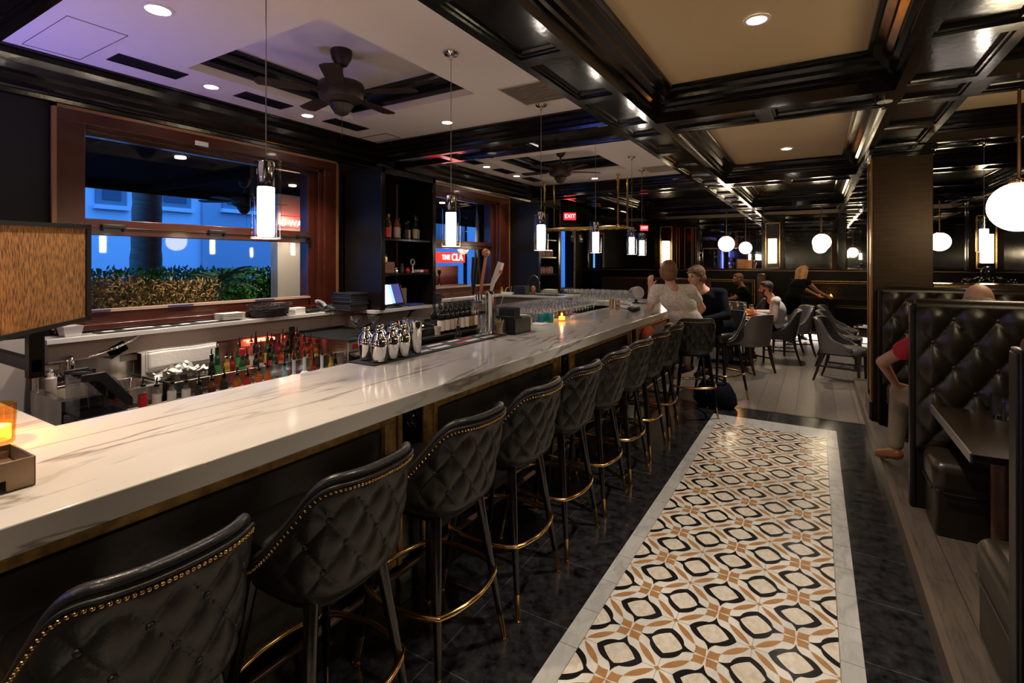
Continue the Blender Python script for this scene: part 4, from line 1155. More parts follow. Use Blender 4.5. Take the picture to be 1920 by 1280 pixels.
# ---------------------------------------------------------------- bottles
def bcol(n, c, rough=0.06, trans=0.0):
    return mat('bottle_' + n, c, rough, trans=trans, spec=0.6)
BC = dict(clear=GLASSB, green=bcol('green', (0.010, 0.060, 0.022)), dark=bcol('dark', (0.012, 0.012, 0.008)), amber=bcol('amber', (0.16, 0.055, 0.012)), orange=bcol('orange', (0.22, 0.05, 0.012)),
          red=bcol('red', (0.20, 0.008, 0.010)), blue=bcol('blue', (0.10, 0.30, 0.42)), yellow=bcol('yellow', (0.36, 0.23, 0.03)), frost=mat('bottle_frost', (0.62, 0.64, 0.66), 0.3), wine=bcol('wine', (0.008, 0.008, 0.006)), brown=bcol('brown', (0.09, 0.03, 0.012)))
LC = dict(white=mat('label_white', (0.68, 0.64, 0.58), 0.6), black=mat('label_black', (0.02, 0.02, 0.02), 0.5), red=mat('label_red', (0.5, 0.02, 0.02), 0.5), yellow=mat('label_yellow', (0.62, 0.42, 0.06), 0.5),
          orange=mat('label_orange', (0.62, 0.14, 0.02), 0.5), green=mat('label_green', (0.06, 0.28, 0.08), 0.5), cream=mat('label_cream', (0.55, 0.46, 0.33), 0.6), gold=mat('label_gold', (0.5, 0.33, 0.1), 0.35, 0.6), blue=mat('label_blue', (0.05, 0.12, 0.35), 0.5))
PROT = {}
def bottle(x, y, z, col, lab, label, group, h=0.24, r=0.036, neck=0.27, pour=True, shape='cyl', name='liquor_bottle', cat='bottle', capc='black', lb=(0.15, 0.5)):
    key = (col, lab, h, r, neck, pour, shape, capc, lb)
    if key in PROT:
        return dup(PROT[key], (x, y, z), label=label, group=group)
    t = thing(name, (x, y, z), label, cat, group)
    hb = h * (1 - neck); rn = 0.0125
    if shape == 'round':
        zc = max(r, h - 0.155); prof = ([(0.028, 0), (0.03, zc - r * 0.8)] if zc > r * 1.3 else []) + [(r * math.sin(a), zc - r * math.cos(a)) for a in [0.75 + i * 0.22 for i in range(10)]] + [(rn, zc + r + 0.01), (rn, h)]
    elif shape == 'square':
        prof = [(r * 0.95, 0), (r, 0.006), (r, hb * 0.92), (r * 0.8, hb), (rn, hb + 0.02), (rn, h)]
    elif shape == 'wine':
        prof = [(r * 0.9, 0), (r, 0.005), (r, h * 0.62), (r * 0.93, h * 0.68), (r * 0.5, h * 0.76), (rn * 1.1, h * 0.81), (rn, h * 0.99), (rn * 1.15, h)]
    else:
        prof = [(r * 0.9, 0), (r, 0.005), (r, hb * 0.92), (r * 0.88, hb * 0.985), (r * 0.6, hb + 0.008), (rn * 1.1, hb + 0.022), (rn, h)]
    MB().lathe(prof, n=4 if shape == 'square' else 18).build('glass_body', BC[col], t)
    if lab:
        q = (r + 0.0008) / (math.sqrt(1) if shape != 'square' else 1)
        ht = hb if shape != 'wine' else h * 0.62
        MB().lathe([(q, ht * lb[0]), (q, ht * (lb[0] + lb[1]))], n=4 if shape == 'square' else 18, cap0=False, cap1=False).build('paper_label', LC[lab], t)
    if pour:
        m = MB(); m.lathe([(rn + 0.003, h - 0.006), (rn + 0.003, h + 0.006), (0.005, h + 0.010)], n=12)
        m.build('pour_collar', CHROME, t)
        m = MB(); m.tube([(0, 0, h + 0.008), (0, 0, h + 0.032), (0.006, 0, h + 0.05)], 0.0042, 8, rads=[0.006, 0.0045, 0.0035]); m.build('pourer', BLACKP, t)
    else:
        MB().lathe([(rn + 0.0015, h * 0.90), (rn + 0.0018, h + 0.002), (0.004, h + 0.003)], n=12).build('cap', LC[capc], t)
    PROT[key] = t
    return t

# stainless sink, drop-in bins and speed rails
sk = thing('bar_sink', (-3.9, 1.32, 0.0), 'small stainless hand sink with tall backsplash left of the bottles', 'sink')
m = MB(); m.box(-4.14, -4.12, 1.14, 1.68, 0.70, 1.0); m.box(-4.14, -4.05, 1.14, 1.155, 0.84, 1.0); m.build('backsplash', STEEL, sk, world=True, bevel=0.002)
m = MB()
m.rings([[(-4.12, 1.14, 0.60), (-3.66, 1.14, 0.60), (-3.66, 1.66, 0.60), (-4.12, 1.66, 0.60)], [(-4.12, 1.14, 0.84), (-3.66, 1.14, 0.84), (-3.66, 1.66, 0.84), (-4.12, 1.66, 0.84)],
         [(-4.02, 1.17, 0.845), (-3.69, 1.17, 0.845), (-3.69, 1.63, 0.845), (-4.02, 1.63, 0.845)], [(-4.00, 1.20, 0.70), (-3.72, 1.20, 0.70), (-3.72, 1.6, 0.70), (-4.00, 1.6, 0.70)]])
m.build('basin', STEEL, sk, world=True, bevel=0.002)
m = MB(); m.box(-4.1, -3.68, 1.16, 1.64, 0.0, 0.59); m.build('cabinet_base', mat('dark_steel', (0.2, 0.19, 0.18), 0.35, 0.9), sk, world=True)
fa = MB(); fa.tube([(-4.06, 1.29, 0.845), (-4.06, 1.29, 1.0)] + [(-4.06 + 0.045 * (1 - math.cos(a)), 1.29 + 0.0, 1.0 + 0.04 * math.sin(a)) for a in [i * PI / 8 for i in range(1, 9)]] + [(-3.97, 1.29, 0.97)], 0.0115, 12); fa.cyl((-4.06, 1.29, 0.84), (-4.06, 1.29, 0.87), 0.022)
fa.build('faucet', CHROME, sk, world=True)
m = MB(); m.tube([(-4.05, 1.24, 0.86), (-4.05, 1.36, 0.86)], 0.008, 8); m.cyl((-4.05, 1.22, 0.86), (-4.0, 1.20, 0.87), 0.012); m.cyl((-4.05, 1.38, 0.86), (-4.0, 1.40, 0.87), 0.012); m.build('taps', CHROME, sk, world=True)
sn = MB().box(-4.119, -4.115, 1.20, 1.46, 0.875, 0.925); sn = sn.build('sink_sign', BLACKP, sk, world=True)
text('HANDWASH', (-4.1135 + 3.9, 1.33 - 1.32, 0.912), 0.034, LC['white'], (PI / 2, 0, PI / 2), sk, 'sign_lettering', 0.0005)
text('ONLY', (-4.1135 + 3.9, 1.33 - 1.32, 0.887), 0.026, LC['white'], (PI / 2, 0, PI / 2), sk, 'sign_lettering', 0.0005)
tag(MB().box(-4.118, -4.114, 1.165, 1.27, 0.955, 0.99).build('notice_card', LC['white']), 'white notice taped to the top of the sink backsplash', 'notice')
tag(MB().box(-4.118, -4.114, 1.60, 1.70, 0.945, 0.985).build('notice_card', LC['white']), 'white notice taped between the sink and the towel', 'notice')
t = thing('soap_bottle', (-4.02, 1.20, 0.846), 'clear soap bottle with a white cap at the left of the sink', 'soap bottle')
MB().lathe([(0.028, 0), (0.03, 0.01), (0.03, 0.075), (0.012, 0.09)], n=16).build('body', mat('soap_body', (0.45, 0.38, 0.36), 0.3), t)
m = MB(); m.lathe([(0.016, 0.09), (0.016, 0.105), (0.006, 0.11), (0.006, 0.125)], n=12); m.box(-0.02, 0.02, -0.006, 0.006, 0.12, 0.13); m.build('pump', WHITE, t)
# blender under a clear hood
t = thing('blender', (-3.50, 1.27, 0.76), 'bar blender under a smoky clear plastic hood beside the sink', 'blender', rz=PI / 2)
MB().box(-0.14, 0.10, -0.10, 0.11, -0.12, 0.02).build('base', BLACKP, t, bevel=0.01)
hm = glass_thin('hood_plastic', (0.62, 0.62, 0.64), 0.9)
h_ = MB(); h_.prism([(-0.13, 0.02), (0.10, 0.02), (0.10, 0.13), (0.03, 0.22), (-0.05, 0.255), (-0.13, 0.25)], -0.10, 0.12, 'y'); h_.build('hood', hm, t, bevel=0.012)
for y_ in (-0.112, 0.121): MB().prism([(-0.13, 0.262), (-0.02, 0.262), (0.11, 0.09), (0.11, 0.04), (0.07, 0.06), (-0.05, 0.215), (-0.13, 0.225)], y_, y_ + 0.011, 'y').build('hinge_arm', BLACKP, t, bevel=0.003)
j_ = MB(); j_.lathe([(0.04, 0.02), (0.042, 0.05), (0.055, 0.18), (0.05, 0.18), (0.04, 0.06)], (-0.02, 0, 0), 20, False, False); j_.build('jar', GLASSB, t)
MB().lathe([(0.02, 0), (0.045, 0.002), (0.045, 0.016), (0.012, 0.02)], n=24).xf(Matrix.Translation((0.105, 0.0, -0.04)) @ Matrix.Rotation(PI / 2, 4, 'Y')).build('dial', CHROME, t)

ib = thing('speed_rail_station', (-3.8, 2.3, 0.0), 'long stainless cocktail station with stepped speed rails full of bottles', 'bar station')
m = MB(); m.box(-4.14, -4.12, 1.68, 2.92, 0.70, 0.985); m.build('backsplash', STEEL, ib, world=True, bevel=0.002)
m = MB(); m.box(-4.12, -3.60, 1.68, 2.92, 0.55, 0.775); m.box(-3.615, -3.59, 1.68, 2.92, 0.775, 0.845); m.box(-4.12, -3.6, 1.68, 1.695, 0.775, 0.845)
m.build('upper_bin', STEEL, ib, world=True, bevel=0.003)
m = MB(); m.box(-3.59, -3.38, 1.42, 2.92, 0.54, 0.605); m.box(-3.39, -3.375, 1.42, 2.92, 0.54, 0.70); m.box(-3.59, -3.575, 1.42, 2.92, 0.54, 0.74); m.build('lower_rail', STEEL, ib, world=True, bevel=0.002)
MB().box(-4.1, -3.6, 1.70, 2.9, 0.0, 0.55).build('legs_box', MT['dark_steel'], ib, world=True)
tag(MB().box(-4.118, -4.113, 2.44, 2.53, 0.925, 0.965).build('notice_card', LC['white']), 'white notice on the steel splash right of the towel', 'notice')
tag(MB().box(-4.057, -4.052, 2.86, 2.92, 0.99, 1.05).build('wall_socket', BLACKP, bevel=0.004), 'black wall socket on the beige fascia above the bottles', 'socket')

# towel over the splash
m = MB()
def tw(off, z0, y0, y1):
    m.grid(lambda u, v: (-4.02 + off + 0.004 * math.sin(u * 9), y0 + (y1 - y0) * u, 0.998 - (0.998 - z0) * v + 0.003 * math.sin(u * 7)), 24, 8)
    m.grid(lambda u, v: (-4.02 + off - 0.11 * v, y0 + (y1 - y0) * u, 0.998 + off * 0.3 + 0.003 * math.sin(u * 7)), 24, 2)
tw(0.0, 0.80, 1.70, 2.15); tw(0.012, 0.83, 1.68, 2.16); tw(0.024, 0.86, 1.70, 2.19); tw(0.034, 0.885, 1.71, 2.19)
o = m.build('folded_towel', LINEN, recalc=False); md = o.modifiers.new('thick', 'SOLIDIFY'); md.thickness = 0.007
tag(o, 'folded white towel hung over the steel splash behind the bottles', 'towel')
# sprayer hose
t = thing('spray_hose', (-4.08, 1.52, 1.03), 'braided steel hose and black holster under the ledge above the sink', 'hose')
m = MB(); m.box(-4.12, -4.06, 1.50, 1.62, 1.00, 1.08); m.xf(Matrix.Translation((-4.09, 1.56, 1.04)) @ Matrix.Rotation(0.5, 4, 'X') @ Matrix.Translation((4.09, -1.56, -1.04))); m.build('holster', BLACKP, t, world=True, bevel=0.004)
hp = [(-4.10, 1.36, 1.00), (-4.04, 1.44, 1.03), (-4.02, 1.54, 1.06), (-4.02, 1.64, 1.105), (-4.04, 1.68, 1.125), (-4.06, 1.66, 1.135)]
m = MB(); m.tube(hp, 0.0085, 10); 
for i in range(5):
    for k in range(6):
        p = Vector(hp[i]).lerp(Vector(hp[i + 1]), k / 6); d = (Vector(hp[i + 1]) - Vector(hp[i])).normalized() * 0.003; m.cyl(p - d, p + d, 0.0098, n=8)
m.build('braided_hose', CHROME, t, world=True)
# napkin caddy
t = thing('napkin_caddy', (-3.83, 1.84, 0.776), 'black wire caddy heaped with crumpled white napkins and straws', 'caddy')
m = MB()
for z in (0.01, 0.05, 0.09): m.tube([(-0.10, -0.16, z), (0.10, -0.16, z), (0.10, 0.16, z), (-0.10, 0.16, z)], 0.003, 6, closed=True)
for k in range(9):
    m.cyl((0.10, -0.16 + 0.04 * k, 0), (0.10, -0.16 + 0.04 * k, 0.09), 0.002, n=6)
m.build('wire_frame', BLACKP, t)
m = MB(); rr = random.Random(2)
for k in range(16):
    c0 = Vector((rr.uniform(-0.07, 0.07), -0.14 + 0.28 * k / 15, rr.uniform(0.06, 0.11)))
    st_ = len(m.v); m.grid(lambda u, v: (c0.x + (u - 0.5) * 0.09 + 0.015 * math.sin(6 * v + k), c0.y + (v - 0.5) * 0.07, c0.z + 0.014 * math.sin(5 * u + 2 * k) + 0.01 * math.cos(7 * v)), 6, 6)
    m.xf(Matrix.Translation(c0) @ Euler((rr.uniform(-.7, .7), rr.uniform(-.7, .7), rr.random() * 3)).to_matrix().to_4x4() @ Matrix.Translation(-c0), st_)
m.build('napkins', LINEN, t, recalc=False)

up = [(1.99, 'dark', None, 'dark bottle with pourer at the left end of the upper rail', .19), (2.045, 'green', 'green', 'green bottle with a black pourer in front of the towel', .235), (2.10, 'yellow', 'yellow', 'yellow bottle in front of the white towel', .16),
      (2.155, 'red', None, 'deep red bottle with chrome pourer right of the yellow bottle', .15), (2.215, 'green', 'green', 'green juice bottle with a fat red lid in front of the towel', .152), (2.27, 'brown', 'cream', 'brown bottle with a cream label below the towel corner', .15),
      (2.325, 'dark', 'black', 'black bottle in the upper rail left of the red labelled one', .145), (2.38, 'brown', 'white', 'dark brown bottle at the right edge of the towel', .15), (2.435, 'dark', 'red', 'dark bottle with a red label in the upper rail', .18),
      (2.49, 'green', 'green', 'small green bottle in the middle of the upper rail', .15), (2.545, 'orange', 'orange', 'orange labelled bottle in the middle of the upper rail', .14), (2.60, 'dark', 'blue', 'dark bottle with a blue label in the upper rail', .14), (2.655, 'amber', 'yellow', 'amber bottle with a yellow label in the upper rail', .14),
      (2.71, 'dark', 'black', 'short black bottle near the right end of the upper rail', .15), (2.765, 'amber', 'cream', 'amber bottle with a cream label near the right end of the rail', .17), (2.82, 'red', 'red', 'red bottle near the glass washer', .17), (2.87, 'amber', 'yellow', 'amber bottle beside the glass washer', .15)]
for k, (y, c_, l_, lb, h) in enumerate(up):
    bo = bottle(-3.70 - 0.03 * (k % 2), y, 0.776, c_, l_, lb, 'bottles in the upper speed rail', h=h, r=0.0205)
    if k == 4: MB().lathe([(0.020, 0), (0.021, 0.003), (0.021, 0.05), (0.018, 0.053)], (0, 0, 0.155), 18).build('red_lid', LC['red'], bo)
bk = [(2.34, 'green', 'green', .24), (2.41, 'clear', 'white', .25), (2.48, 'dark', 'black', .27), (2.55, 'green', 'yellow', .26), (2.62, 'red', 'red', .24), (2.69, 'clear', 'white', .27), (2.76, 'brown', 'black', .24), (2.83, 'dark', 'red', .27)]
bkn = ['slim green bottle before the red lit splash', 'clear bottle with a white label before the red lit splash', 'tall black bottle before the red lit splash', 'green bottle with a large yellow label in the back row', 'red bottle in the back row',
       'tall clear bottle in the back row under the socket', 'brown bottle in the back row', 'tall dark bottle with a red label beside the glass washer']
for k, (y, c_, l_, h) in enumerate(bk):
    bottle(-3.95 + 0.05 * (k % 2), y, 0.776, c_, l_, bkn[k], 'bottles at the back of the station', h=h - 0.03, r=0.022)
lo = [(1.464, 'clear', 'red', 'clear bottle with a red label at the left end of the lower rail'), (1.538, 'clear', 'white', 'white labelled bottle next to the red labelled one in the lower rail'), (1.622, 'clear', 'white', 'second white labelled bottle of the lower rail'),
      (1.707, 'clear', 'white', 'third white labelled bottle of the lower rail'), (1.786, 'dark', 'black', 'black bottle with a white slash in the lower rail'), (1.868, 'brown', None, 'brown bottle without label in the lower rail'), (1.95, 'dark', 'black', 'black bottle with a dark round label in the lower rail'),
      (2.039, 'amber', 'orange', 'bottle with a bright orange label in the lower rail'), (2.116, 'red', 'red', 'dark red bottle in the lower rail'), (2.20, 'orange', 'orange', 'orange bottle in the lower rail, right of the dark red one'), (2.27, 'amber', 'orange', 'amber bottle before the clear gin bottles')]
for k, (y, c_, l_, lb) in enumerate(lo):
    bottle(-3.47, y, 0.606, c_, l_, lb, 'bottles in the lower speed rail', h=[.285, .27, .27, .26, .24, .245, .26, .245, .23, .25, .26][k], r=0.0235, neck=0.15, lb=(0.45, 0.50))
mx_ = [(2.34, 'clear', 'white', 'square', .27, .028), (2.41, 'blue', 'blue', 'square', .25, .026), (2.49, 'frost', None, 'round', .28, .036), (2.585, 'frost', None, 'round', .29, .036), (2.67, 'red', 'red', 'cyl', .25, .022), (2.75, 'frost', None, 'round', .275, .038), (2.84, 'yellow', 'yellow', 'cyl', .25, .022), (2.885, 'dark', 'black', 'cyl', .22, .026)]
mxn = ['square clear gin bottle left of the blue one', 'square pale blue gin bottle', 'frosted round bottle with a long neck, left one of three', 'frosted round bottle with a long neck, middle one of three', 'red labelled bottle between the frosted ones', 'frosted round bottle, right one of three', 'yellow labelled bottle at the right end of the lower rail', 'thin dark bottle against the glass washer']
for k, (y, c_, l_, s_, h, r) in enumerate(mx_):
    bottle(-3.47 - 0.0 * k, y, 0.606, c_, l_, mxn[k], 'bottles in the lower speed rail', h=h, r=r, shape=s_, lb=(0.3, 0.5))
mid = [(2.42, 'amber', 'yellow', .27), (2.50, 'dark', 'black', .27), (2.58, 'red', 'red', .29), (2.66, 'dark', 'white', .28), (2.74, 'brown', 'gold', .29), (2.82, 'red', 'red', .30), (2.885, 'amber', 'yellow', .26)]
for k, (y, c_, l_, h) in enumerate(mid):
    bottle(-3.79, y, 0.776, c_, l_, ['amber', 'black', 'red topped', 'white labelled dark', 'gold labelled brown', 'red labelled', 'yellow labelled'][k] + ' bottle in the middle row above the frosted bottles', 'bottles at the back of the station', h=h - 0.08, r=0.021)
# red glow of a small lit sign under the ledge
t = thing('red_lamp', (-4.08, 2.62, 0.955), 'small red lamp under the ledge glowing on the steel splash', 'lamp')
MB().box(-0.03, 0.0, -0.12, 0.12, 0.0, 0.02).build('lamp_body', mat('red_lamp_glow', (1, 0.1, 0.05), 0.4, emis=(1, 0.06, 0.03), es=5), t)

# glass washer with mat and badge
t = thing('glass_washer', (-3.75, 3.22, 0.0), 'stainless glass washer with a black ribbed mat on top', 'glass washer')
MB().box(-4.11, -3.38, 2.94, 3.50, 0.0, 0.965).build('cabinet', STEEL, t, world=True, bevel=0.005)
m = MB(); m.box(-4.12, -3.35, 2.925, 3.52, 0.965, 0.980)
for k in range(30): m.box(-4.1 + 0.025 * k, -4.09 + 0.025 * k, 2.94, 3.5, 0.980, 0.984)
m.build('ribbed_mat', RUBBER, t, world=True)
MB().box(-3.38, -3.372, 2.95, 3.49, 0.875, 0.955).build('control_panel', mat('panel_silver', (0.6, 0.58, 0.56), 0.35, 0.6), t, world=True)
MB().box(-3.372, -3.370, 2.98, 3.08, 0.895, 0.935).build('red_badge', LC['red'], t, world=True)
MB().box(-3.372, -3.368, 3.13, 3.16, 0.91, 0.925).build('status_light', mat('green_glow', (0.4, 1, 0.1), 0.4, emis=(0.45, 1, 0.05), es=6), t, world=True)
m = MB(); m.tube([(-3.372, 2.99, 0.85), (-3.345, 3.0, 0.84), (-3.345, 3.45, 0.84), (-3.372, 3.46, 0.85)], 0.012, 8); m.build('door_handle', CHROME, t, world=True)

# ---------------------------------------------------------------- glasses
def coupe(x, y, z, label, s=1.0):
    t = thing('coupe_glass', (x, y, z), label, 'glass', 'cocktail coupes on the glass washer')
    MB().lathe([(0.034 * s, 0), (0.033 * s, 0.003), (0.004, 0.008), (0.0035, 0.07 * s), (0.012, 0.078 * s), (0.036 * s, 0.105 * s), (0.045 * s, 0.14 * s), (0.0435 * s, 0.14 * s), (0.033 * s, 0.108 * s), (0.01, 0.083 * s)], n=22).build('bowl_and_stem', CLEAR, t)
    return t
c1 = coupe(-3.46, 3.10, 0.985, 'cocktail coupe nearest the shakers on the ribbed mat', 1.1)
for x, y, lb in ((-3.60, 3.22, 'cocktail coupe behind the first one on the ribbed mat'), (-3.46, 3.32, 'cocktail coupe at the right edge of the ribbed mat'), (-3.60, 3.42, 'cocktail coupe at the back corner of the ribbed mat')):
    dup(c1, (x, y, 0.985), label=lb)
wg = thing('stemmed_glass', (-3.1, 4.9, 0.961), 'clear stemmed glass standing in the packed rows behind the far bar', 'glass', 'stemmed glasses packed behind the far bar')
MB().lathe([(0.032, 0), (0.031, 0.003), (0.004, 0.008), (0.0035, 0.085), (0.010, 0.092), (0.030, 0.115), (0.035, 0.145), (0.030, 0.19), (0.0285, 0.19), (0.033, 0.145), (0.028, 0.118), (0.008, 0.097)], n=14).build('bowl_and_stem', GLASSB, wg)
cs = thing('glass_counter', (-2.75, 5.5, 0.0), 'dark low counter packed with stemmed glasses behind the far bar', 'counter')
MB().box(-3.15, -2.40, 4.82, 6.18, 0.0, 0.93).build('cabinet', WOODBLK, cs, world=True); MB().box(-3.17, -2.38, 4.80, 6.20, 0.93, 0.96).build('steel_top', STEEL, cs, world=True, bevel=0.004)
first = True; rr = random.Random(9)
for j in range(15):
    for i in range(9):
        x = -3.11 + i * 0.083; y = 4.87 + j * 0.088
        if x > -2.40: continue
        if first: wg.location = (x, y, 0.961); first = False
        else: dup(wg, (x + rr.uniform(-.003, .003), y + rr.uniform(-.003, .003), 0.961))
rg = thing('tumbler', (-3.2, 7.2, 1.071), 'clear tumbler standing upside down in the rows on the far bar end', 'glass', 'tumblers on the far bar end')
MB().lathe([(0.034, 0), (0.041, 0), (0.036, 0.10), (0.033, 0.145), (0.030, 0.15), (0.0, 0.15)][:5], n=14, cap0=False).build('glass_body', GLASSB, rg)
first = True
for j in range(4):
    for i in range(13):
        x = -3.32 + i * 0.088; y = 7.10 + j * 0.092
        if first: rg.location = (x, y, 1.071); first = False
        else: dup(rg, (x, y, 1.071))

# ---------------------------------------------------------------- wine side of the back counter
bc_ = thing('back_counter', (-3.65, 4.9, 0), 'dark back counter with a steel edge, wine bottles and printers on it', 'counter')
MB().box(-4.0, -3.17, 3.53, 6.30, 0.0, 0.885).build('cabinet', WOODBLK, bc_, world=True)
m = MB(); m.box(-4.0, -3.15, 3.53, 6.33, 0.885, 0.915); m.build('steel_top', mat('brushed_dark', (0.10, 0.095, 0.09), 0.28, 0.8), bc_, world=True, bevel=0.004)
wn = 0
wl = ['white', 'white', 'cream', 'cream', 'white', 'white', 'gold', 'white', 'black', 'cream', 'white', 'white', 'gold', 'white', 'white', 'cream']
for row in range(2):
    for k in range(8):
        x = -3.24 - row * 0.11; y = 4.00 + 0.085 * k + row * 0.03
        bottle(x, y, 0.916, 'wine', wl[wn], 'dark wine bottle with a %s label, %s from the left in the %s row' % (wl[wn], ['first', 'second', 'third', 'fourth', 'fifth', 'sixth', 'seventh', 'eighth'][k], ['front', 'back'][row]), 'wine bottles on the back counter', h=0.285, r=0.037, shape='wine', pour=False, name='wine_bottle', lb=(0.15, 0.6)); wn += 1
def blk(name, x0, x1, y0, y1, z0, z1, label, cat, m=BLACKP, bv=0.006):
    return tag(MB().box(x0, x1, y0, y1, z0, z1).build(name, m, bevel=bv), label, cat)
blk('cash_drawer', -3.72, -3.25, 3.56, 3.90, 0.916, 0.985, 'flat black cash drawer on the back counter behind the tall shaker', 'cash drawer')
t = thing('receipt_printer', (-3.33, 3.90, 0.986), 'black receipt printer on the cash drawer beside the wine bottles', 'printer')
t.location = (-3.40, 3.78, 0.986)
MB().prism([(-0.09, 0), (0.09, 0), (0.09, 0.05), (0.03, 0.10), (-0.09, 0.10)], -0.07, 0.07, 'y').build('housing', BLACKP, t, bevel=0.006)
MB().box(0.0905, 0.092, 0.02, 0.035, 0.02, 0.03).build('status_light', mat('warm_led', (1, 0.8, 0.2), 0.4, emis=(1, 0.7, 0.2), es=4), t)
blk('speaker_box', -3.42, -3.28, 3.935, 3.965, 0.916, 1.01, 'slim black box standing by the first wine bottle', 'box')
tag(MB().lathe([(0.026, 0), (0.034, 0.085), (0.032, 0.085), (0.025, 0.003)], (-3.20, 3.90, 0.916), 18).build('paper_cup', mat('cup_kraft', (0.5, 0.4, 0.33), 0.6)), 'pale paper cup at the left end of the wine bottles', 'cup')

# cabinet contents
cb = [('clear', 'red', 'cyl', .21), ('amber', 'white', 'cyl', .29), ('dark', 'red', 'cyl', .22), ('amber', 'orange', 'cyl', .26), ('orange', 'cream', 'cyl', .24), ('amber', 'cream', 'square', .23), ('dark', 'black', 'round', .19), ('dark', 'gold', 'round', .21), ('dark', 'cream', 'wine', .27), ('dark', 'cream', 'wine', .265)]
for k, (c_, l_, s_, h) in enumerate(cb):
    y = 3.66 + k * 0.073
    bottle(-3.80 - 0.04 * (k % 2), y, 1.874, c_, l_, '%s bottle with a %s label, %s from the left on the cabinet shelf' % (c_, l_, ['first', 'second', 'third', 'fourth', 'fifth', 'sixth', 'seventh', 'eighth', 'ninth', 'tenth'][k]), 'bottles on the upper cabinet shelf', h=h, r=0.030, shape=s_, pour=False, capc='gold' if k in (1, 3) else 'black', lb=(0.12, 0.62))
t = thing('card_box', (-3.80, 3.76, 1.521), 'brown leather card box with a metal label frame on the cabinet shelf', 'box')
MB().box(-0.09, 0.09, -0.075, 0.075, 0, 0.115).build('box_body', mat('brown_box', (0.16, 0.06, 0.035), 0.45), t, bevel=0.004)
m = MB(); m.box(0.091, 0.094, -0.03, 0.03, 0.045, 0.05); m.box(0.091, 0.094, -0.03, 0.03, 0.07, 0.075); m.box(0.091, 0.094, -0.03, -0.025, 0.045, 0.075); m.box(0.091, 0.094, 0.025, 0.03, 0.045, 0.075); m.build('label_frame', CHROME, t)
tag(MB().lathe([(0.022, 0), (0.022, 0.05), (0.012, 0.06), (0.016, 0.075)], (-3.80, 3.79, 1.637), 16).build('brass_bell', BRASSP), 'small brass canister on top of the brown card box', 'canister')
for k, (y, h, lb) in enumerate(((3.92, 0.07, 'small glass pot right of the card box'), (4.01, 0.10, 'small dark figurine on the middle cabinet shelf'), (4.10, 0.055, 'small red topped jar on the middle cabinet shelf'))):
    tag(MB().lathe([(0.022, 0), (0.028, h * 0.4), (0.016, h * 0.75), (0.02, h)], (-3.78, y, 1.521), 16).build('shelf_ornament', [CHROME, WOODF, LC['red']][k], None), lb, 'ornament')
t = thing('ring_ornament', (-3.78, 4.18, 1.521), 'pale figurine with a ring on top, right on the middle cabinet shelf', 'ornament')
m = MB(); m.tube([(0, 0.03 * math.cos(a), 0.115 + 0.03 * math.sin(a)) for a in [2 * PI * i / 20 for i in range(20)]], 0.008, 8, closed=True); m.cyl((0, 0, 0.01), (0, 0, 0.09), 0.012, 0.008); m.lathe([(0.025, 0), (0.02, 0.015)], n=14); m.build('figure', mat('pale_metal', (0.5, 0.42, 0.35), 0.3, 0.6), t)
blk('white_box', -3.83, -3.70, 4.215, 4.275, 1.521, 1.55, 'small white box at the right of the middle cabinet shelf', 'box', WHITE); blk('red_box', -3.83, -3.70, 4.29, 4.355, 1.521, 1.555, 'small red box at the right end of the middle cabinet shelf', 'box', LC['red'])
# tablet till
t = thing('tablet_till', (-3.74, 3.86, 1.163), 'tablet till on a stand with a lit screen in the cabinet opening', 'tablet')
scr = MB(); scr.box(-0.008, 0.0, -0.165, 0.165, 0.0, 0.245)
R = Matrix.Translation((-0.02, 0, 0.02)) @ Matrix.Rotation(-0.35, 4, 'Y') @ Matrix.Rotation(-0.12, 4, 'Z')
bz = scr.xf(R).build('bezel', BLACKP, t, bevel=0.004)
m = MB(); m.box(0.0006, 0.0016, -0.145, 0.0, 0.022, 0.228); m.xf(R).build('lit_screen', mat('screen_white', (1, 1, 1), 0.3, emis=(0.62, 0.78, 1), es=1.5), t)
m = MB(); m.box(0.0006, 0.0016, 0.04, 0.145, 0.022, 0.228); m.xf(R).build('dark_screen', mat('screen_dark', (0.02, 0.02, 0.06), 0.3, emis=(0.03, 0.03, 0.12), es=0.6), t)
m = MB()
for k in range(9): m.box(0.0006, 0.0018, 0.0, 0.04, 0.024 + k * 0.0228, 0.043 + k * 0.0228)
m.xf(R).build('screen_buttons', mat('screen_blue', (0.1, 0.25, 0.7), 0.3, emis=(0.10, 0.25, 0.75), es=1.4), t)
m = MB(); m.box(-0.12, 0.03, -0.09, 0.09, 0, 0.012); m.box(-0.11, -0.08, -0.02, 0.02, 0.0, 0.14); m.build('stand', BLACKP, t, bevel=0.003)
blk('paper_bag', -3.95, -3.90, 4.10, 4.22, 1.163, 1.35, 'cream paper bag standing behind the tablet till', 'bag', LC['cream']); blk('yellow_folder', -3.99, -3.96, 4.06, 4.2, 1.163, 1.385, 'yellow folder standing behind the tablet till', 'folder', LC['yellow'])
blk('blue_book', -3.85, -3.72, 4.08, 4.30, 1.163, 1.182, 'flat blue book right of the tablet till', 'book', mat('book_blue', (0.03, 0.08, 0.3), 0.5))
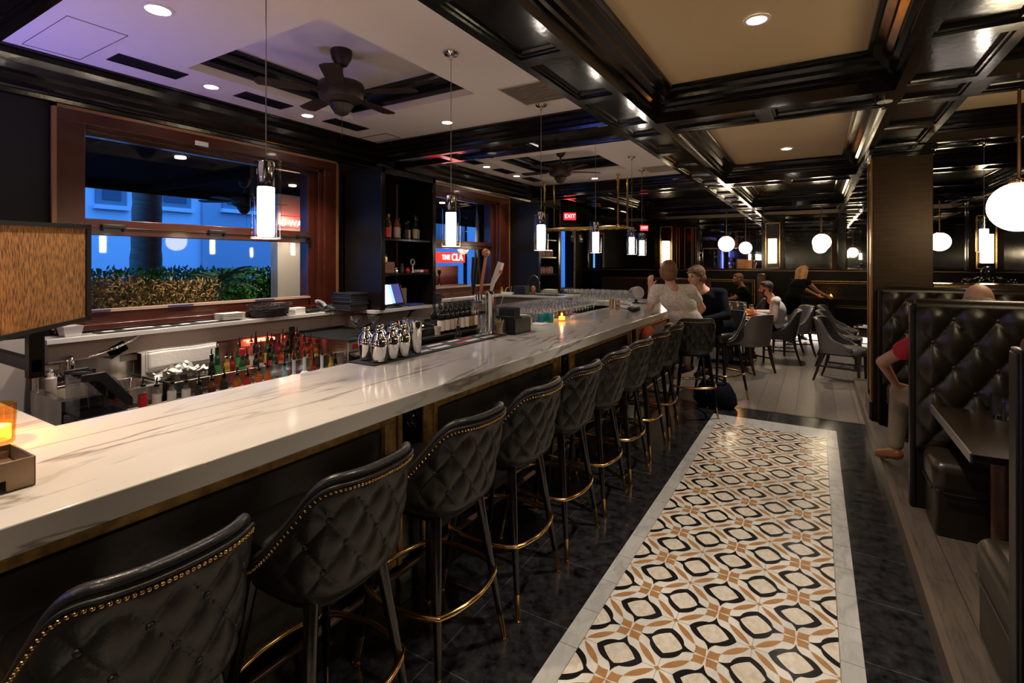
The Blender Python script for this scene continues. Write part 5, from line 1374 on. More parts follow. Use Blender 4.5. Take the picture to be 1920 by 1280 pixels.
# stacks of menus
rr = random.Random(4); z = 1.163; mp_ = None
for k in range(9):
    if mp_ is None: mp_ = tag(MB().box(-0.16, 0.10, -0.11, 0.11, 0, 0.018).build('menu_folder', mat('menu_black', (0.013, 0.014, 0.018), 0.4), bevel=0.004), 'black menu folder in the tall stack left of the shelf cabinet', 'menu', 'menus stacked left of the cabinet'); o = mp_
    else: o = mp_.copy(); C.objects.link(o)
    o['label'] = 'black menu folder in the stack left of the shelf cabinet, %s from the bottom' % ORD[k]
    o.location = (-3.88 + rr.uniform(-.008, .008), 3.43 + rr.uniform(-.008, .008), z); z += 0.0195
z = 1.163; mq = None
for k in range(7):
    if mq is None: mq = tag(MB().box(-0.13, 0.13, -0.07, 0.07, 0, 0.016).build('menu_folder', MT['menu_black'], bevel=0.003), 'narrow black menu folder in the stack right of the shelf cabinet', 'menu', 'menus stacked right of the cabinet'); o = mq
    else: o = mq.copy(); C.objects.link(o)
    o['label'] = 'narrow black menu folder in the stack right of the cabinet, %s from the bottom' % ORD[k]
    o.location = (-3.82 + rr.uniform(-.006, .006), 4.50 + rr.uniform(-.006, .006), z); z += 0.0172
blk('tent_card', -3.80, -3.79, 4.44, 4.53, 1.284, 1.40, 'white printed card standing on the right menu stack', 'card', LC['white'])
z = 1.163; mq = None
for k in range(5):
    if mq is None: mq = tag(MB().lathe([(0.045, 0), (0.075, 0.022), (0.072, 0.022), (0.042, 0.004)], n=24).build('white_bowl', WHITE), 'white bowl in the stack on the ledge beyond the cabinet', 'bowl', 'bowls stacked on the ledge'); o = mq
    else: o = mq.copy(); C.objects.link(o)
    o['label'] = 'white bowl stacked on the ledge beyond the cabinet, %s from the bottom' % ORD[k]
    o.location = (-4.06, 4.72, z); z += 0.012
for k in range(6):
    if k == 0: pp_ = tag(MB().box(-0.05, 0.05, -0.09, 0.09, 0, 0.003).build('paper_slip', LC['white']), 'white paper slips laid along the ledge under the far window', 'paper', 'paper slips on the ledge'); o = pp_
    else: o = pp_.copy(); C.objects.link(o)
    o['label'] = 'white paper slip on the ledge under the far window, %s from the bowls' % ORD[k]
    o.location = (-4.08, 4.95 + 0.19 * k, 1.1625)

# sill items under the wide window
t = thing('clear_tub', (-4.07, 1.31, 1.163), 'clear plastic tub at the left end of the ledge', 'tub')
MB().rings([[(sx * a, sy * b, z) for sx, sy in ((-1, -1), (1, -1), (1, 1), (-1, 1))] for a, b, z in ((0.05, 0.04, 0), (0.062, 0.052, 0.065), (0.06, 0.05, 0.065), (0.048, 0.038, 0.004))]).build('tub_body', mat('frosted_tub', (0.55, 0.52, 0.52), 0.25), t, bevel=0.003)
def barmat(x, y, z, lx, ly, label, pads, red=None, cols=None):
    t = thing('bar_mat', (x, y, z), label, 'bar mat')
    m = MB(); m.box(-lx / 2, lx / 2, -ly / 2, ly / 2, 0, 0.008); m.build('rubber', RUBBER, t, bevel=0.002)
    for (px, py, w_, l_, c_) in pads:
        MB().box(px - w_ / 2, px + w_ / 2, py - l_ / 2, py + l_ / 2, 0.008, 0.0105).build('printed_patch', c_, t, bevel=0.001)
    return t
MWHT = mat('mat_white', (0.66, 0.66, 0.68), 0.5); MRED = mat('mat_red', (0.42, 0.02, 0.03), 0.5)
for y, wh in ((1.67, 'left one on the ledge'), (2.15, 'right one on the ledge')):
    barmat(-4.06, y, 1.163, 0.12, 0.46, 'black rubber bar mat with white patches, ' + wh, [(0.02, -0.17, 0.05, 0.06, MWHT), (-0.01, 0.02, 0.05, 0.18, MWHT), (0.02, 0.18, 0.04, 0.05, MWHT)])
z = 1.171; mq = None
for k in range(6):
    if mq is None: mq = tag(MB().rings([[(sx * a, sy * b, z_) for sx, sy in ((-1, -1), (1, -1), (1, 1), (-1, 1))] for a, b, z_ in ((0.045, 0.075, 0), (0.062, 0.095, 0.009), (0.060, 0.093, 0.010), (0.044, 0.073, 0.003))]).build('rectangular_plate', WHITE, bevel=0.002), 'rectangular white plate in the stack left of the wire basket', 'plate', 'plates stacked on the ledge'); o = mq
    else: o = mq.copy(); C.objects.link(o)
    o['label'] = 'rectangular white plate stacked left of the wire basket, %s from the bottom' % ORD[k]
    o.location = (-4.06, 2.33, z); z += 0.0085
t = thing('wire_basket', (-4.05, 2.67, 1.163), 'round black wire basket lined with a black bag on the ledge', 'basket')
m = MB()
for j in range(7):
    q = j / 6; ra = 0.10 + 0.035 * q; z = 0.005 + 0.10 * q
    m.tube([(ra * 0.85 * math.cos(a), 1.45 * ra * math.sin(a), z + 0.003 * math.sin(9 * a)) for a in [2 * PI * i / 36 for i in range(36)]], 0.0035, 6, closed=True)
for i in range(28):
    a = 2 * PI * i / 28; b_ = a + 0.25 * (-1) ** i
    m.tube([(0.10 * 0.85 * math.cos(a), 0.145 * math.sin(a), 0), (0.12 * 0.85 * math.cos((a + b_) / 2), 0.174 * math.sin((a + b_) / 2), 0.06), (0.138 * 0.85 * math.cos(b_), 0.2 * math.sin(b_), 0.115)], 0.0025, 6)
m.build('wire', BLACKP, t)
m = MB(); m.rings([[(ra * 0.85 * math.cos(a), 1.45 * ra * math.sin(a), z + 0.006 * math.sin(11 * a) * (z > 0.05)) for a in [2 * PI * i / 40 for i in range(40)]] for ra, z in ((0.085, 0.002), (0.097, 0.003), (0.118, 0.075), (0.112, 0.078), (0.09, 0.01))]); m.build('liner', mat('bag_black', (0.008, 0.008, 0.012), 0.4, bump=0.5, bscale=20), t)
z = 1.163; mq = None
for k in range(5):
    if mq is None: mq = tag(MB().box(-0.05, 0.05, -0.055, 0.055, 0, 0.012).build('folded_cloth', LINEN, bevel=0.005, seg=3), 'folded cream cloth in the pile right of the wire basket', 'cloth', 'cloths piled on the ledge'); o = mq
    else: o = mq.copy(); C.objects.link(o)
    o['label'] = 'folded cream cloth piled right of the wire basket, %s from the bottom' % ORD[k]
    o.location = (-4.05, 2.935 + rr.uniform(-.006, .006), z); z += 0.0115
blk('black_pouch', -4.12, -4.0, 3.01, 3.15, 1.163, 1.195, 'flat black pouch between the cloths and the telephone', 'pouch', MT['bag_black'], 0.01)
t = thing('telephone', (-4.04, 3.29, 1.163), 'grey and black desk telephone with a coiled cord on the ledge', 'telephone')
MB().prism([(-0.07, 0), (0.07, 0), (0.07, 0.02), (-0.07, 0.06)], -0.10, 0.10, 'y').build('base', mat('phone_black', (0.03, 0.032, 0.034), 0.35), t, bevel=0.006)
m = MB(); m.tube([(0.05, -0.085, 0.045), (0.02, -0.083, 0.075), (-0.04, -0.083, 0.095), (-0.08, -0.085, 0.090)], 0.018, 10, rads=[0.022, 0.017, 0.017, 0.022]); m.build('handset', mat('phone_grey', (0.30, 0.32, 0.34), 0.3, 0.4), t)
m = MB()
for i in range(4):
    for j in range(3): m.box(-0.02 + i * 0.02, -0.007 + i * 0.02, -0.01 + j * 0.03, 0.01 + j * 0.03, 0.043 - i * 0.005, 0.048 - i * 0.005)
m.build('keypad', mat('key_grey', (0.2, 0.2, 0.2), 0.5), t)
m = MB(); m.tube([(0.055 + 0.008 * math.cos(i * 0.9), -0.06 + 0.008 * math.sin(i * 0.9) + 0.015 * math.sin(i / 14), 0.03 - 0.0035 * i if i > 10 else 0.03) for i in range(50)], 0.0022, 6)
m.xf(Matrix.Translation((0.02, 0, 0))); m.build('coiled_cord', BLACKP, t)

# far return of the ledge
t = thing('tray_of_plates', (-3.24, 6.45, 1.163), 'x', 'tray')
bpy.data.objects.remove(t)
barmat(-3.45, 6.45, 1.163, 0.75, 0.28, 'long black rubber mat on the far return of the ledge', [])
z = 1.172; mq = None
for k in range(8):
    if mq is None: mq = tag(MB().rings([[(sx * a, sy * b, z_) for sx, sy in ((-1, -1), (1, -1), (1, 1), (-1, 1))] for a, b, z_ in ((0.07, 0.05, 0), (0.088, 0.065, 0.009), (0.086, 0.063, 0.010), (0.068, 0.048, 0.003))]).build('rectangular_plate', WHITE, bevel=0.002), 'rectangular white plate in the stack on the far black mat', 'plate', 'plates stacked on the far ledge'); o = mq
    else: o = mq.copy(); C.objects.link(o)
    o['label'] = 'rectangular white plate stacked on the far black mat, %s from the bottom' % ORD[k]
    o.location = (-3.22 + rr.uniform(-.006, .006), 6.42, z); z += 0.0098
t = thing('copper_cup', (-3.50, 6.42, 1.171), 'copper cup with a bent handle beside the black appliance', 'cup')
MB().lathe([(0.03, 0), (0.036, 0.06), (0.03, 0.11), (0.02, 0.12)], n=20).build('cup_body', COPPER, t)
t = thing('gooseneck_tap', (-3.56, 6.55, 1.171), 'tall black arched tap behind the copper cup', 'tap')
m = MB(); m.tube([(0.10, 0, 0), (0.10, 0, 0.10)] + [(0.10 * math.cos(a), 0, 0.10 + 0.17 * math.sin(a)) for a in [PI * i / 12 for i in range(1, 12)]] + [(-0.10, 0, 0.08)], 0.007, 8); m.build('arched_pipe', mat('dark_chrome', (0.2, 0.2, 0.2), 0.2, 0.9), t)
blk('small_appliance', -3.80, -3.60, 6.36, 6.50, 1.163, 1.29, 'black bar appliance with a white dial on the far return', 'appliance')
t = thing('power_brick', (-3.88, 6.33, 1.163), 'white adapter with a looping white cable on the far ledge corner', 'adapter')
MB().box(-0.09, 0.09, -0.04, 0.04, 0, 0.03).build('adapter_body', WHITE, t, bevel=0.005)
m = MB(); m.tube([(0.05, 0, 0.03), (0.09, -0.03, 0.12), (0.02, -0.06, 0.10), (-0.02, -0.10, -0.05), (-0.05, -0.11, -0.15), (-0.16, -0.11, -0.18)], 0.004, 8); m.build('cable', WHITE, t)
t = thing('jam_bottle', (-3.98, 6.33, 1.163), 'yellow topped bottle at the far ledge corner', 'bottle')
MB().lathe([(0.02, 0), (0.022, 0.06), (0.01, 0.08), (0.012, 0.11)], n=14).build('body', BC['yellow'], t)
jr = thing('glass_jar', (-3.74, 7.0, 1.451), 'small jar on the open shelves of the far cabinet', 'jar', 'jars on the far cabinet')
MB().lathe([(0.035, 0), (0.037, 0.005), (0.037, 0.09), (0.03, 0.10)], n=16).build('jar_body', mat('jar_brown', (0.25, 0.13, 0.10), 0.2), jr); MB().lathe([(0.032, 0.10), (0.032, 0.115), (0.002, 0.116)], n=16).build('lid', CHROME, jr)
k = 0
for z in (1.451, 1.721):
    for y in (6.97, 7.07, 7.17, 7.27, 7.37, 7.47):
        jj = dup(jr, (-3.74, y, z)) if k else jr
        jj.location = (-3.74, y, z); jj['label'] = 'small jar on the %s open shelf of the far cabinet, %s from the left' % (('lower', 'upper')[k // 6], ORD[k % 6])
        k += 1

# ---------------------------------------------------------------- things on the bar top
ZT = 1.0705
pads = []
for k, (y, c_) in enumerate(((0.08, MWHT), (0.28, MWHT), (0.50, MRED), (0.62, MWHT), (0.84, MWHT), (0.96, MRED), (1.08, MWHT), (1.26, MWHT))):
    pads.append((0.045 if k % 2 else 0.05, y - 0.35, 0.045, 0.12 if c_ is MRED else 0.17, c_)); pads.append((-0.045, y - 0.33 + 0.03, 0.03, 0.15, MWHT if k % 3 else MRED))
barmat(-2.138, 2.65, ZT, 0.20, 1.40, 'long black rubber bar mat with white and red patches under the shakers', pads)
def shaker(x, y, z, label, s=1.0, kind='cobbler'):
    t = thing('cocktail_shaker', (x, y, z), label, 'cocktail shaker', 'shakers on the bar mat')
    if kind == 'cobbler':
        MB().lathe([(0.026 * s, 0), (0.033 * s, 0.004), (0.043 * s, 0.075 * s), (0.045 * s, 0.105 * s), (0.044 * s, 0.107 * s)], n=32).build('cup', CHROME, t)
        MB().lathe([(0.0455 * s, 0.104 * s), (0.0455 * s, 0.112 * s), (0.038 * s, 0.135 * s), (0.022 * s, 0.155 * s), (0.021 * s, 0.158 * s)], n=32).build('strainer_top', CHROME, t)
        MB().lathe([(0.0215 * s, 0.157 * s), (0.0215 * s, 0.178 * s), (0.016 * s, 0.187 * s), (0.004, 0.19 * s)], n=24).build('cap', CHROME, t)
    else:
        MB().lathe([(0.036, 0), (0.0375, 0.004), (0.045, 0.17), (0.0465, 0.19), (0.044, 0.19), (0.035, 0.01)], n=32, cap1=False).build('tin', CHROME, t)
    return t
ZM = ZT + 0.0108
s1 = shaker(-2.055, 2.01, ZM, 'steel cobbler shaker in front, nearest the mat corner')
s1.location = (-2.075, 2.02, ZM)
for x, y, lb in ((-2.185, 2.03, 'steel cobbler shaker at the back left corner of the mat'), (-2.078, 2.12, 'steel cobbler shaker second in the front row'), (-2.185, 2.14, 'steel cobbler shaker second in the back row'), (-2.185, 2.25, 'steel cobbler shaker third in the back row'), (-2.08, 2.215, 'steel cobbler shaker third in the front row')):
    dup(s1, (x, y, ZM), label=lb)
shaker(-2.09, 2.33, ZM, 'tall steel mixing tin at the right of the shakers', kind='tin')
shaker(-2.19, 2.36, ZM, 'tall steel mixing tin half hidden behind the front one', kind='tin')
# beer tower
t = thing('beer_tap_tower', (-2.19, 3.30, ZT), 'chrome draught beer tower with tall tap handles on the bar', 'beer tap')
m = MB(); m.lathe([(0.05, 0), (0.05, 0.01), (0.034, 0.02), (0.033, 0.30), (0.036, 0.305), (0.036, 0.335), (0.02, 0.345)], n=28); m.build('column', CHROME, t)
for k, (dy, c_, lean_) in enumerate(((-0.055, 'dark', (-0.10, -0.01)), (-0.018, 'orange', (-0.06, -0.05)), (0.02, 'white', (0.045, 0.01)))):
    m = MB(); m.cyl((-0.02, dy, 0.25), (-0.10, dy, 0.25), 0.012); m.tube([(-0.10, dy, 0.26), (-0.12, dy, 0.20), (-0.12, dy, 0.15)], 0.008, 8); m.cyl((-0.09, dy, 0.25), (-0.09, dy, 0.31), 0.010); m.build('faucet', CHROME, t)
m = MB(); m.tube([(-0.115, -0.055, 0.31), (-0.115, -0.055, 0.34), (-0.112, -0.05, 0.45), (-0.10, -0.045, 0.60)], 0.02, 14, rads=[0.009, 0.015, 0.024, 0.028]); m.build('tap_handle', mat('handle_black', (0.008, 0.007, 0.007), 0.35), t)
m = MB(); m.tube([(-0.07, -0.02, 0.31), (-0.055, -0.01, 0.45), (-0.035, 0.0, 0.60)], 0.016, 12, rads=[0.010, 0.014, 0.012]); m.sph((-0.033, 0.0, 0.635), (0.032, 0.032, 0.034), 18, 12); m.build('tap_handle', mat('handle_orange', (0.45, 0.16, 0.07), 0.35), t)
m = MB(); m.tube([(-0.01, 0.03, 0.31), (0.005, 0.045, 0.40), (0.04, 0.075, 0.50), (0.055, 0.085, 0.56)], 0.016, 4, rads=[0.010, 0.018, 0.030, 0.026]); hd = m.build('tap_handle', mat('handle_white', (0.62, 0.58, 0.53), 0.35), t)
MB().box(0.060, 0.064, 0.055, 0.085, 0.47, 0.50).build('red_emblem', LC['red'], t)
t = thing('mixing_glass', (-2.166, 3.17, ZM), 'heavy cut crystal mixing glass before the beer tower', 'glass')
m = MB(); 
for k in range(28):
    a0 = 2 * PI * k / 28
rings = []
for j in range(14):
    z = 0.155 * j / 13; rings.append([((0.042 + 0.0035 * abs(math.sin(7 * (a + 0.4 * j))) ) * math.cos(a), (0.042 + 0.0035 * abs(math.sin(7 * (a + 0.4 * j)))) * math.sin(a), z) for a in [2 * PI * i / 42 for i in range(42)]])
m.rings(rings, True, False); m.lathe([(0.03, 0.012), (0.037, 0.155)], n=24, cap1=False); m.build('cut_glass_body', GLASSB, t, sharp=15)
t = thing('straw_glass', (-2.075, 3.27, ZM), 'square clear glass full of wooden picks', 'glass')
m = MB(); m.rings([[(sx * a, sy * a, z) for sx, sy in ((-1, -1), (1, -1), (1, 1), (-1, 1))] for a, z in ((0.026, 0), (0.032, 0.005), (0.034, 0.105))], True, False); m.build('glass_body', GLASSB, t)
m = MB(); rr = random.Random(6)
for k in range(26):
    m.cyl((rr.uniform(-.018, .018), rr.uniform(-.018, .018), 0.01), (rr.uniform(-.028, .028), rr.uniform(-.028, .028), rr.uniform(0.10, 0.125)), 0.0018, n=5)
m.build('wooden_picks', mat('pick_wood', (0.55, 0.40, 0.2), 0.6), t)
t = thing('bar_caddy', (-2.07, 3.47, ZT), 'black bar caddy holding menus and napkins, white cloth over its end', 'caddy')
m = MB(); m.box(-0.09, 0.08, -0.12, -0.11, 0, 0.14); m.box(-0.09, 0.08, 0.13, 0.14, 0, 0.085); m.box(0.07, 0.08, -0.12, 0.14, 0, 0.12); m.box(-0.09, -0.08, -0.12, 0.14, 0, 0.12); m.box(-0.09, 0.08, -0.12, 0.14, 0, 0.008); m.box(-0.085, 0.075, 0.0, 0.01, 0, 0.13)
m.build('box_body', BLACKP, t, bevel=0.002)
m = MB()
for k in range(6): m.box(-0.075, 0.065, -0.10 + 0.016 * k, -0.09 + 0.016 * k, 0.01, 0.20 + 0.003 * (k % 2))
m.build('menus', MT['menu_black'], t)
o = MB(); o.grid(lambda u, v: (-0.05 + 0.10 * u + 0.02 * v, 0.10 + 0.07 * min(1, v * 2) + 0.02 * v, 0.135 - 0.01 * abs(v - 0.2) - 0.12 * max(0, v - 0.35)), 6, 14)
o = o.build('bar_cloth', LINEN, recalc=False); md = o.modifiers.new('thick', 'SOLIDIFY'); md.thickness = 0.006
o.location = (-2.07, 3.47, ZT); tag(o, 'folded white cloth draped over the end of the black caddy', 'cloth')
z = ZT
for k in range(3):
    o = tag(MB().box(-0.065, 0.065, -0.065, 0.065, 0, 0.004).build('paper_napkin', LINEN, bevel=0.001), 'square white napkin in the low pile right of the black caddy', 'napkin', 'napkins on the bar'); o['label'] = 'square white napkin right of the black caddy, %s from the bottom' % ORD[k]; o.location = (-2.13, 4.02, z); z += 0.0045
tl = mat('teal_tin', (0.02, 0.22, 0.22), 0.3, 0.4)
for k, (x, y) in enumerate(((-2.19, 4.16), (-2.13, 4.25), (-2.20, 4.29))):
    t = thing('teal_tin', (x, y, ZT), 'small teal drinks tin, %s of the three left of the amber candle' % ('left', 'front', 'rear')[k], 'tin', 'teal tins')
    MB().lathe([(0.026, 0), (0.029, 0.004), (0.029, 0.082), (0.026, 0.086)], n=20).build('tin_body', tl, t); MB().lathe([(0.026, 0.086), (0.024, 0.084), (0.001, 0.084)], n=20, cap0=False).build('tin_lid', CHROME, t)
def candle(x, y, z, label, s=1.0, pw=1.2, group='amber candle holders'):
    t = thing('candle_holder', (x, y, z), label, 'candle holder', group)
    MB().lathe([(0.032 * s, 0), (0.036 * s, 0.004), (0.038 * s, 0.09 * s), (0.036 * s, 0.092 * s), (0.033 * s, 0.010 * s)], n=24, cap1=True).build('amber_glass', AMBER, t)
    MB().lathe([(0.029 * s, 0.011), (0.029 * s, 0.040 * s), (0.005, 0.044 * s)], n=20).build('wax', mat('wax', (0.9, 0.62, 0.3), 0.5, emis=(1, 0.52, 0.15), es=0.9), t)
    MB().sph((0, 0, 0.05 * s), (0.006 * s, 0.006 * s, 0.015 * s), 10, 8).build('flame', FLAME, t)
    light('POINT', 'candle_light', (0, 0, 0.06 * s), pw, (1, 0.55, 0.2), t, 0.01)
    return t
candle(-2.087, 4.40, ZT, 'amber glass candle holder on the bar beside the teal tins', 1.05, 0.7)
# things behind the bar edge near the caddy
uc = thing('under_counter', (-2.45, 4.0, 0), 'low dark counter behind the bar with mixers and jiggers', 'counter')
MB().box(-2.62, -2.26, 2.9, 4.75, 0.0, 0.93).build('cabinet', WOODBLK, uc, world=True)
bottle(-2.36, 3.72, 0.931, 'yellow', 'yellow', 'small yellow dropper bottle behind the cloth', 'mixers behind the bar', h=0.13, r=0.02, pour=True)
bottle(-2.38, 3.62, 0.931, 'clear', None, 'small clear dropper bottle behind the menus', 'mixers behind the bar', h=0.12, r=0.02)
bottle(-2.36, 3.93, 0.931, 'brown', 'gold', 'dark bottle with a gold top left of the teal tins', 'mixers behind the bar', h=0.215, r=0.03, pour=False, capc='gold')
bottle(-2.36, 4.05, 0.931, 'clear', 'white', 'clear mixer bottle behind the teal tins', 'mixers behind the bar', h=0.19, r=0.025)
bottle(-2.36, 3.12, 0.931, 'dark', 'black', 'black bottle with a yellow collar left of the mixing glass', 'mixers behind the bar', h=0.22, r=0.025)
t = thing('jigger', (-2.37, 3.82, 0.931), 'silver decanter behind the white cloth', 'decanter')
MB().lathe([(0.05, 0), (0.062, 0.03), (0.055, 0.07), (0.02, 0.11), (0.015, 0.16)], n=24).build('body', GLASSB, t)
for k, (x, y) in enumerate(((-2.02, 5.80), (-2.11, 5.85))):
    tag(MB().lathe([(0.028, 0), (0.030, 0.003), (0.030, 0.12), (0.027, 0.12)], (x, y, ZT), 20).build('gold_cup', mat('pale_gold', (0.55, 0.38, 0.2), 0.3, 0.9)), 'pale gold cylinder cup at the far bar end, %s one' % ('right', 'left')[k], 'cup', 'gold cups')
tag(MB().lathe([(0.022, 0), (0.024, 0.05), (0.022, 0.05), (0.02, 0.008)], (-2.03, 4.52, ZT), 18, cap1=False).build('shot_glass', GLASSB), 'small empty shot glass right of the amber candle', 'glass')
t = thing('card_printer', (-2.1, 6.98, ZT), 'rounded grey device standing near the far end of the bar', 'printer')
t.location = (-2.12, 6.85, ZT)
MB().lathe([(0.02, -0.08), (0.085, -0.075), (0.09, 0.06), (0.075, 0.08)], n=28).xf(Matrix.Translation((0, 0, 0.14)) @ Matrix.Rotation(PI / 2 - 0.15, 4, 'Y') @ Matrix.Rotation(0.9, 4, 'X')).build('housing', mat('device_grey', (0.42, 0.37, 0.38), 0.35, 0.3), t)
MB().lathe([(0.06, 0), (0.05, 0.012), (0.02, 0.02), (0.02, 0.10)], n=20).build('stand', BLACKP, t)
t = thing('handbag', (-1.78, 5.68, ZT), 'small black handbag with a strap on the bar beside the woman in white', 'handbag')
MB().sph((0, 0, 0.033), (0.075, 0.12, 0.033), 24, 12).build('bag_body', mat('bag_leather', (0.012, 0.011, 0.011), 0.4, bump=0.6, bscale=18), t)
m = MB(); m.tube([(-0.03, -0.08, 0.02), (-0.10, -0.16, 0.05), (-0.14, -0.22, 0.085), (-0.12, -0.10, 0.088), (-0.05, 0.0, 0.07)], 0.005, 8); m.build('strap', BLACKP, t)
# left foreground
candle(-2.175, 0.515, ZT, 'large amber glass candle holder at the left edge of the bar', 1.32, 2.2, None)
t = thing('condiment_box', (-1.76, 0.36, ZT), 'brushed metal box with glass tubes at the left edge of the bar', 'box')
m = MB(); m.prism([(-0.10, 0), (-0.02, 0), (-0.02, 0.028), (0.06, 0.028), (0.06, 0), (0.115, 0), (0.115, 0.073), (-0.10, 0.073)], 0.068, 0.073, 'x'); m.box(-0.10, 0.073, -0.105, -0.10, 0, 0.073); m.box(-0.10, 0.073, 0.110, 0.115, 0, 0.073); m.box(-0.10, -0.095, -0.10, 0.115, 0, 0.073); m.box(-0.10, 0.07, -0.1, 0.11, 0.03, 0.036)
m.build('box_body', mat('wood_metal', (0.30, 0.20, 0.13), 0.35, 0.5, vary=0.15), t, bevel=0.002)
for k in range(3):
    MB().rings([[(0.0 + sx * 0.018, -0.05 + 0.055 * k + sy * 0.018, z) for sx, sy in ((-1, -1), (1, -1), (1, 1), (-1, 1))] for z in (0.037, 0.115)]).build('glass_tube', GLASSB, t)
t = thing('gold_ornament', (-2.50, 0.50, ZT), 'gilded leaf ornament at the left edge behind the candle', 'ornament')
m = MB(); m.cyl((0, 0, 0), (0, 0, 0.20), 0.006); m.lathe([(0.03, 0), (0.025, 0.01)], n=16)
rr = random.Random(8)
for k in range(14):
    a = rr.random() * 6.28; c0 = Vector((0.02 * math.cos(a), 0.02 * math.sin(a), 0.12 + 0.09 * rr.random())); e = Vector((math.cos(a), math.sin(a), rr.uniform(-0.2, 1))) * 0.045; s_ = Vector((-math.sin(a), math.cos(a), 0)) * 0.018
    m.add([c0, c0 + e * 0.5 + s_, c0 + e, c0 + e * 0.5 - s_, c0 + e * 0.5 + Vector((0, 0, 0.008))], [(0, 1, 4), (1, 2, 4), (2, 3, 4), (3, 0, 4), (3, 2, 1, 0)])
m.build('gilded_leaves', BRASSP, t)

# woven panel in a black frame on its bracket
t = thing('woven_panel', (-3.02, 0.89, 1.56), 'brown woven fabric panel in a black frame on a bracket, left edge of the photo', 'panel')
A = Vector((-3.2, 1.09, 0)); B = Vector((-2.60, 0.42, 0)); dx = (B - A).normalized(); n_ = Vector((dx.y, -dx.x, 0)) * -1
L_ = (B - A).length
fm, nt, b = nt_of('woven_fabric')
tc = nt.nodes.new('ShaderNodeTexCoord'); mp3 = nt.nodes.new('ShaderNodeMapping'); mp3.inputs['Scale'].default_value = (260, 260, 28); nt.links.new(tc.outputs['Object'], mp3.inputs[0])
nz = nt.nodes.new('ShaderNodeTexNoise'); nz.inputs['Scale'].default_value = 1; nz.inputs['Detail'].default_value = 5; nt.links.new(mp3.outputs[0], nz.inputs['Vector'])
rp = nt.nodes.new('ShaderNodeValToRGB'); rp.color_ramp.elements[0].position = 0.36; rp.color_ramp.elements[0].color = (0.06, 0.025, 0.008, 1); rp.color_ramp.elements[1].position = 0.6; rp.color_ramp.elements[1].color = (0.47, 0.21, 0.055, 1)
nt.links.new(nz.outputs['Fac'], rp.inputs[0]); nt.links.new(rp.outputs[0], b.inputs['Base Color']); b.inputs['Roughness'].default_value = 0.85
def pq(u, z, d): 
    p = A + dx * (u * L_) + n_ * d; return (p.x, p.y, z)
def slab(u0, u1, z0, z1, d0, d1, tilt=0.035):
    mm = MB(); mm.rings([[pq(u0, z0 - tilt * u0, d), pq(u1, z0 - tilt * u1, d), pq(u1, z1 - tilt * u1, d), pq(u0, z1 - tilt * u0, d)] for d in (d0, d1)]); return mm
slab(0.02, 1.0, 1.352, 1.807, -0.02, 0.012).build('fabric', fm, t, world=True)
m = slab(-0.015, 0.022, 1.336, 1.823, -0.025, 0.022)
for a in (slab(-0.015, 1.02, 1.336, 1.356, -0.025, 0.022), slab(-0.015, 1.02, 1.803, 1.823, -0.025, 0.022)): m.add(a.v, a.f)
m.build('frame', BLACKP, t, world=True)
m = MB(); m.box(-3.42, -3.36, 0.92, 0.98, 1.05, 1.75); m.cyl((-3.40, 0.95, 1.5), (-3.0, 0.80, 1.5), 0.02); m.box(-4.2, -3.36, 0.93, 0.97, 1.08, 1.14)
m.build('bracket', WOODBLK, t, world=True)

# hanging brass glass rack
t = thing('glass_rack', (-3.04, 7.24, 2.14), 'polished brass glass rack hung from the ceiling on four posts', 'glass rack')
for k, (x, y) in enumerate(((-3.66, 7.08), (-3.66, 7.42), (-2.43, 7.00), (-2.43, 7.42))):
    m = MB(); m.cyl((x, y, 2.16), (x, y, 2.899), 0.017, n=16); m.lathe([(0.03, 0), (0.03, -0.01), (0.018, -0.018)], (x, y, 2.899), 16); m.sph((x, y, 2.16), 0.026, 14, 10); m.build('post', BRASSP, t, world=True)
m = MB()
for y in (7.0, 7.08, 7.21, 7.34, 7.42): m.cyl((-3.75, y, 2.15), (-2.33, y, 2.15), 0.014 if y in (7.0, 7.42) else 0.008, n=10)
for k in range(12): m.cyl((-3.72 + 0.125 * k, 7.0, 2.135), (-3.72 + 0.125 * k, 7.42, 2.135), 0.007, n=8)
m.build('rails', BRASSP, t, world=True)
hg = thing('hanging_wine_glass', (-3.35, 7.05, 1.94), 'wine glass hanging upside down from the brass rack, left one of three', 'glass', 'wine glasses hanging from the rack')
MB().lathe([(0.026, 0), (0.036, 0.045), (0.033, 0.08), (0.008, 0.11), (0.004, 0.12), (0.004, 0.182), (0.034, 0.19), (0.034, 0.192), (0.002, 0.193)], n=18, cap0=False).build('bowl_and_stem', GLASSB, hg)
dup(hg, (-3.16, 7.05, 1.94), label='wine glass hanging upside down from the brass rack, middle one of three')
dup(hg, (-3.05, 7.08, 1.94), label='wine glass hanging upside down from the brass rack, right one of three')
# exit signs
EX = mat('exit_red', (1, 0.1, 0.08), 0.4, emis=(1, 0.10, 0.10), es=4)
def exit_sign(x, y, z, rz, label, top, sc):
    t = thing('exit_sign', (x, y, z), label, 'exit sign', 'red exit signs', rz)
    t.scale = (sc, sc, sc)
    MB().box(-0.15, 0.15, -0.02, 0.02, -0.09, 0.09).build('housing', mat('exit_back', (0.5, 0.05, 0.05), 0.4, emis=(1, 0.03, 0.04), es=0.35), t, bevel=0.004)
    text('EXIT', (0, -0.0225, 0), 0.13, EX, (PI / 2, 0, 0), t, 'exit_lettering', 0.002)
    MB().cyl((0, 0, 0.09), (0, 0, (top - z) / sc), 0.01).build('hanger', BLACKP, t)
exit_sign(-4.12, 9.05, 2.53, 0.6, 'red EXIT sign hanging beyond the brass glass rack', 2.95, 0.8)
exit_sign(-3.20, 10.9, 2.38, 0.9, 'smaller red EXIT sign right of the brass glass rack', 2.95, 0.65)
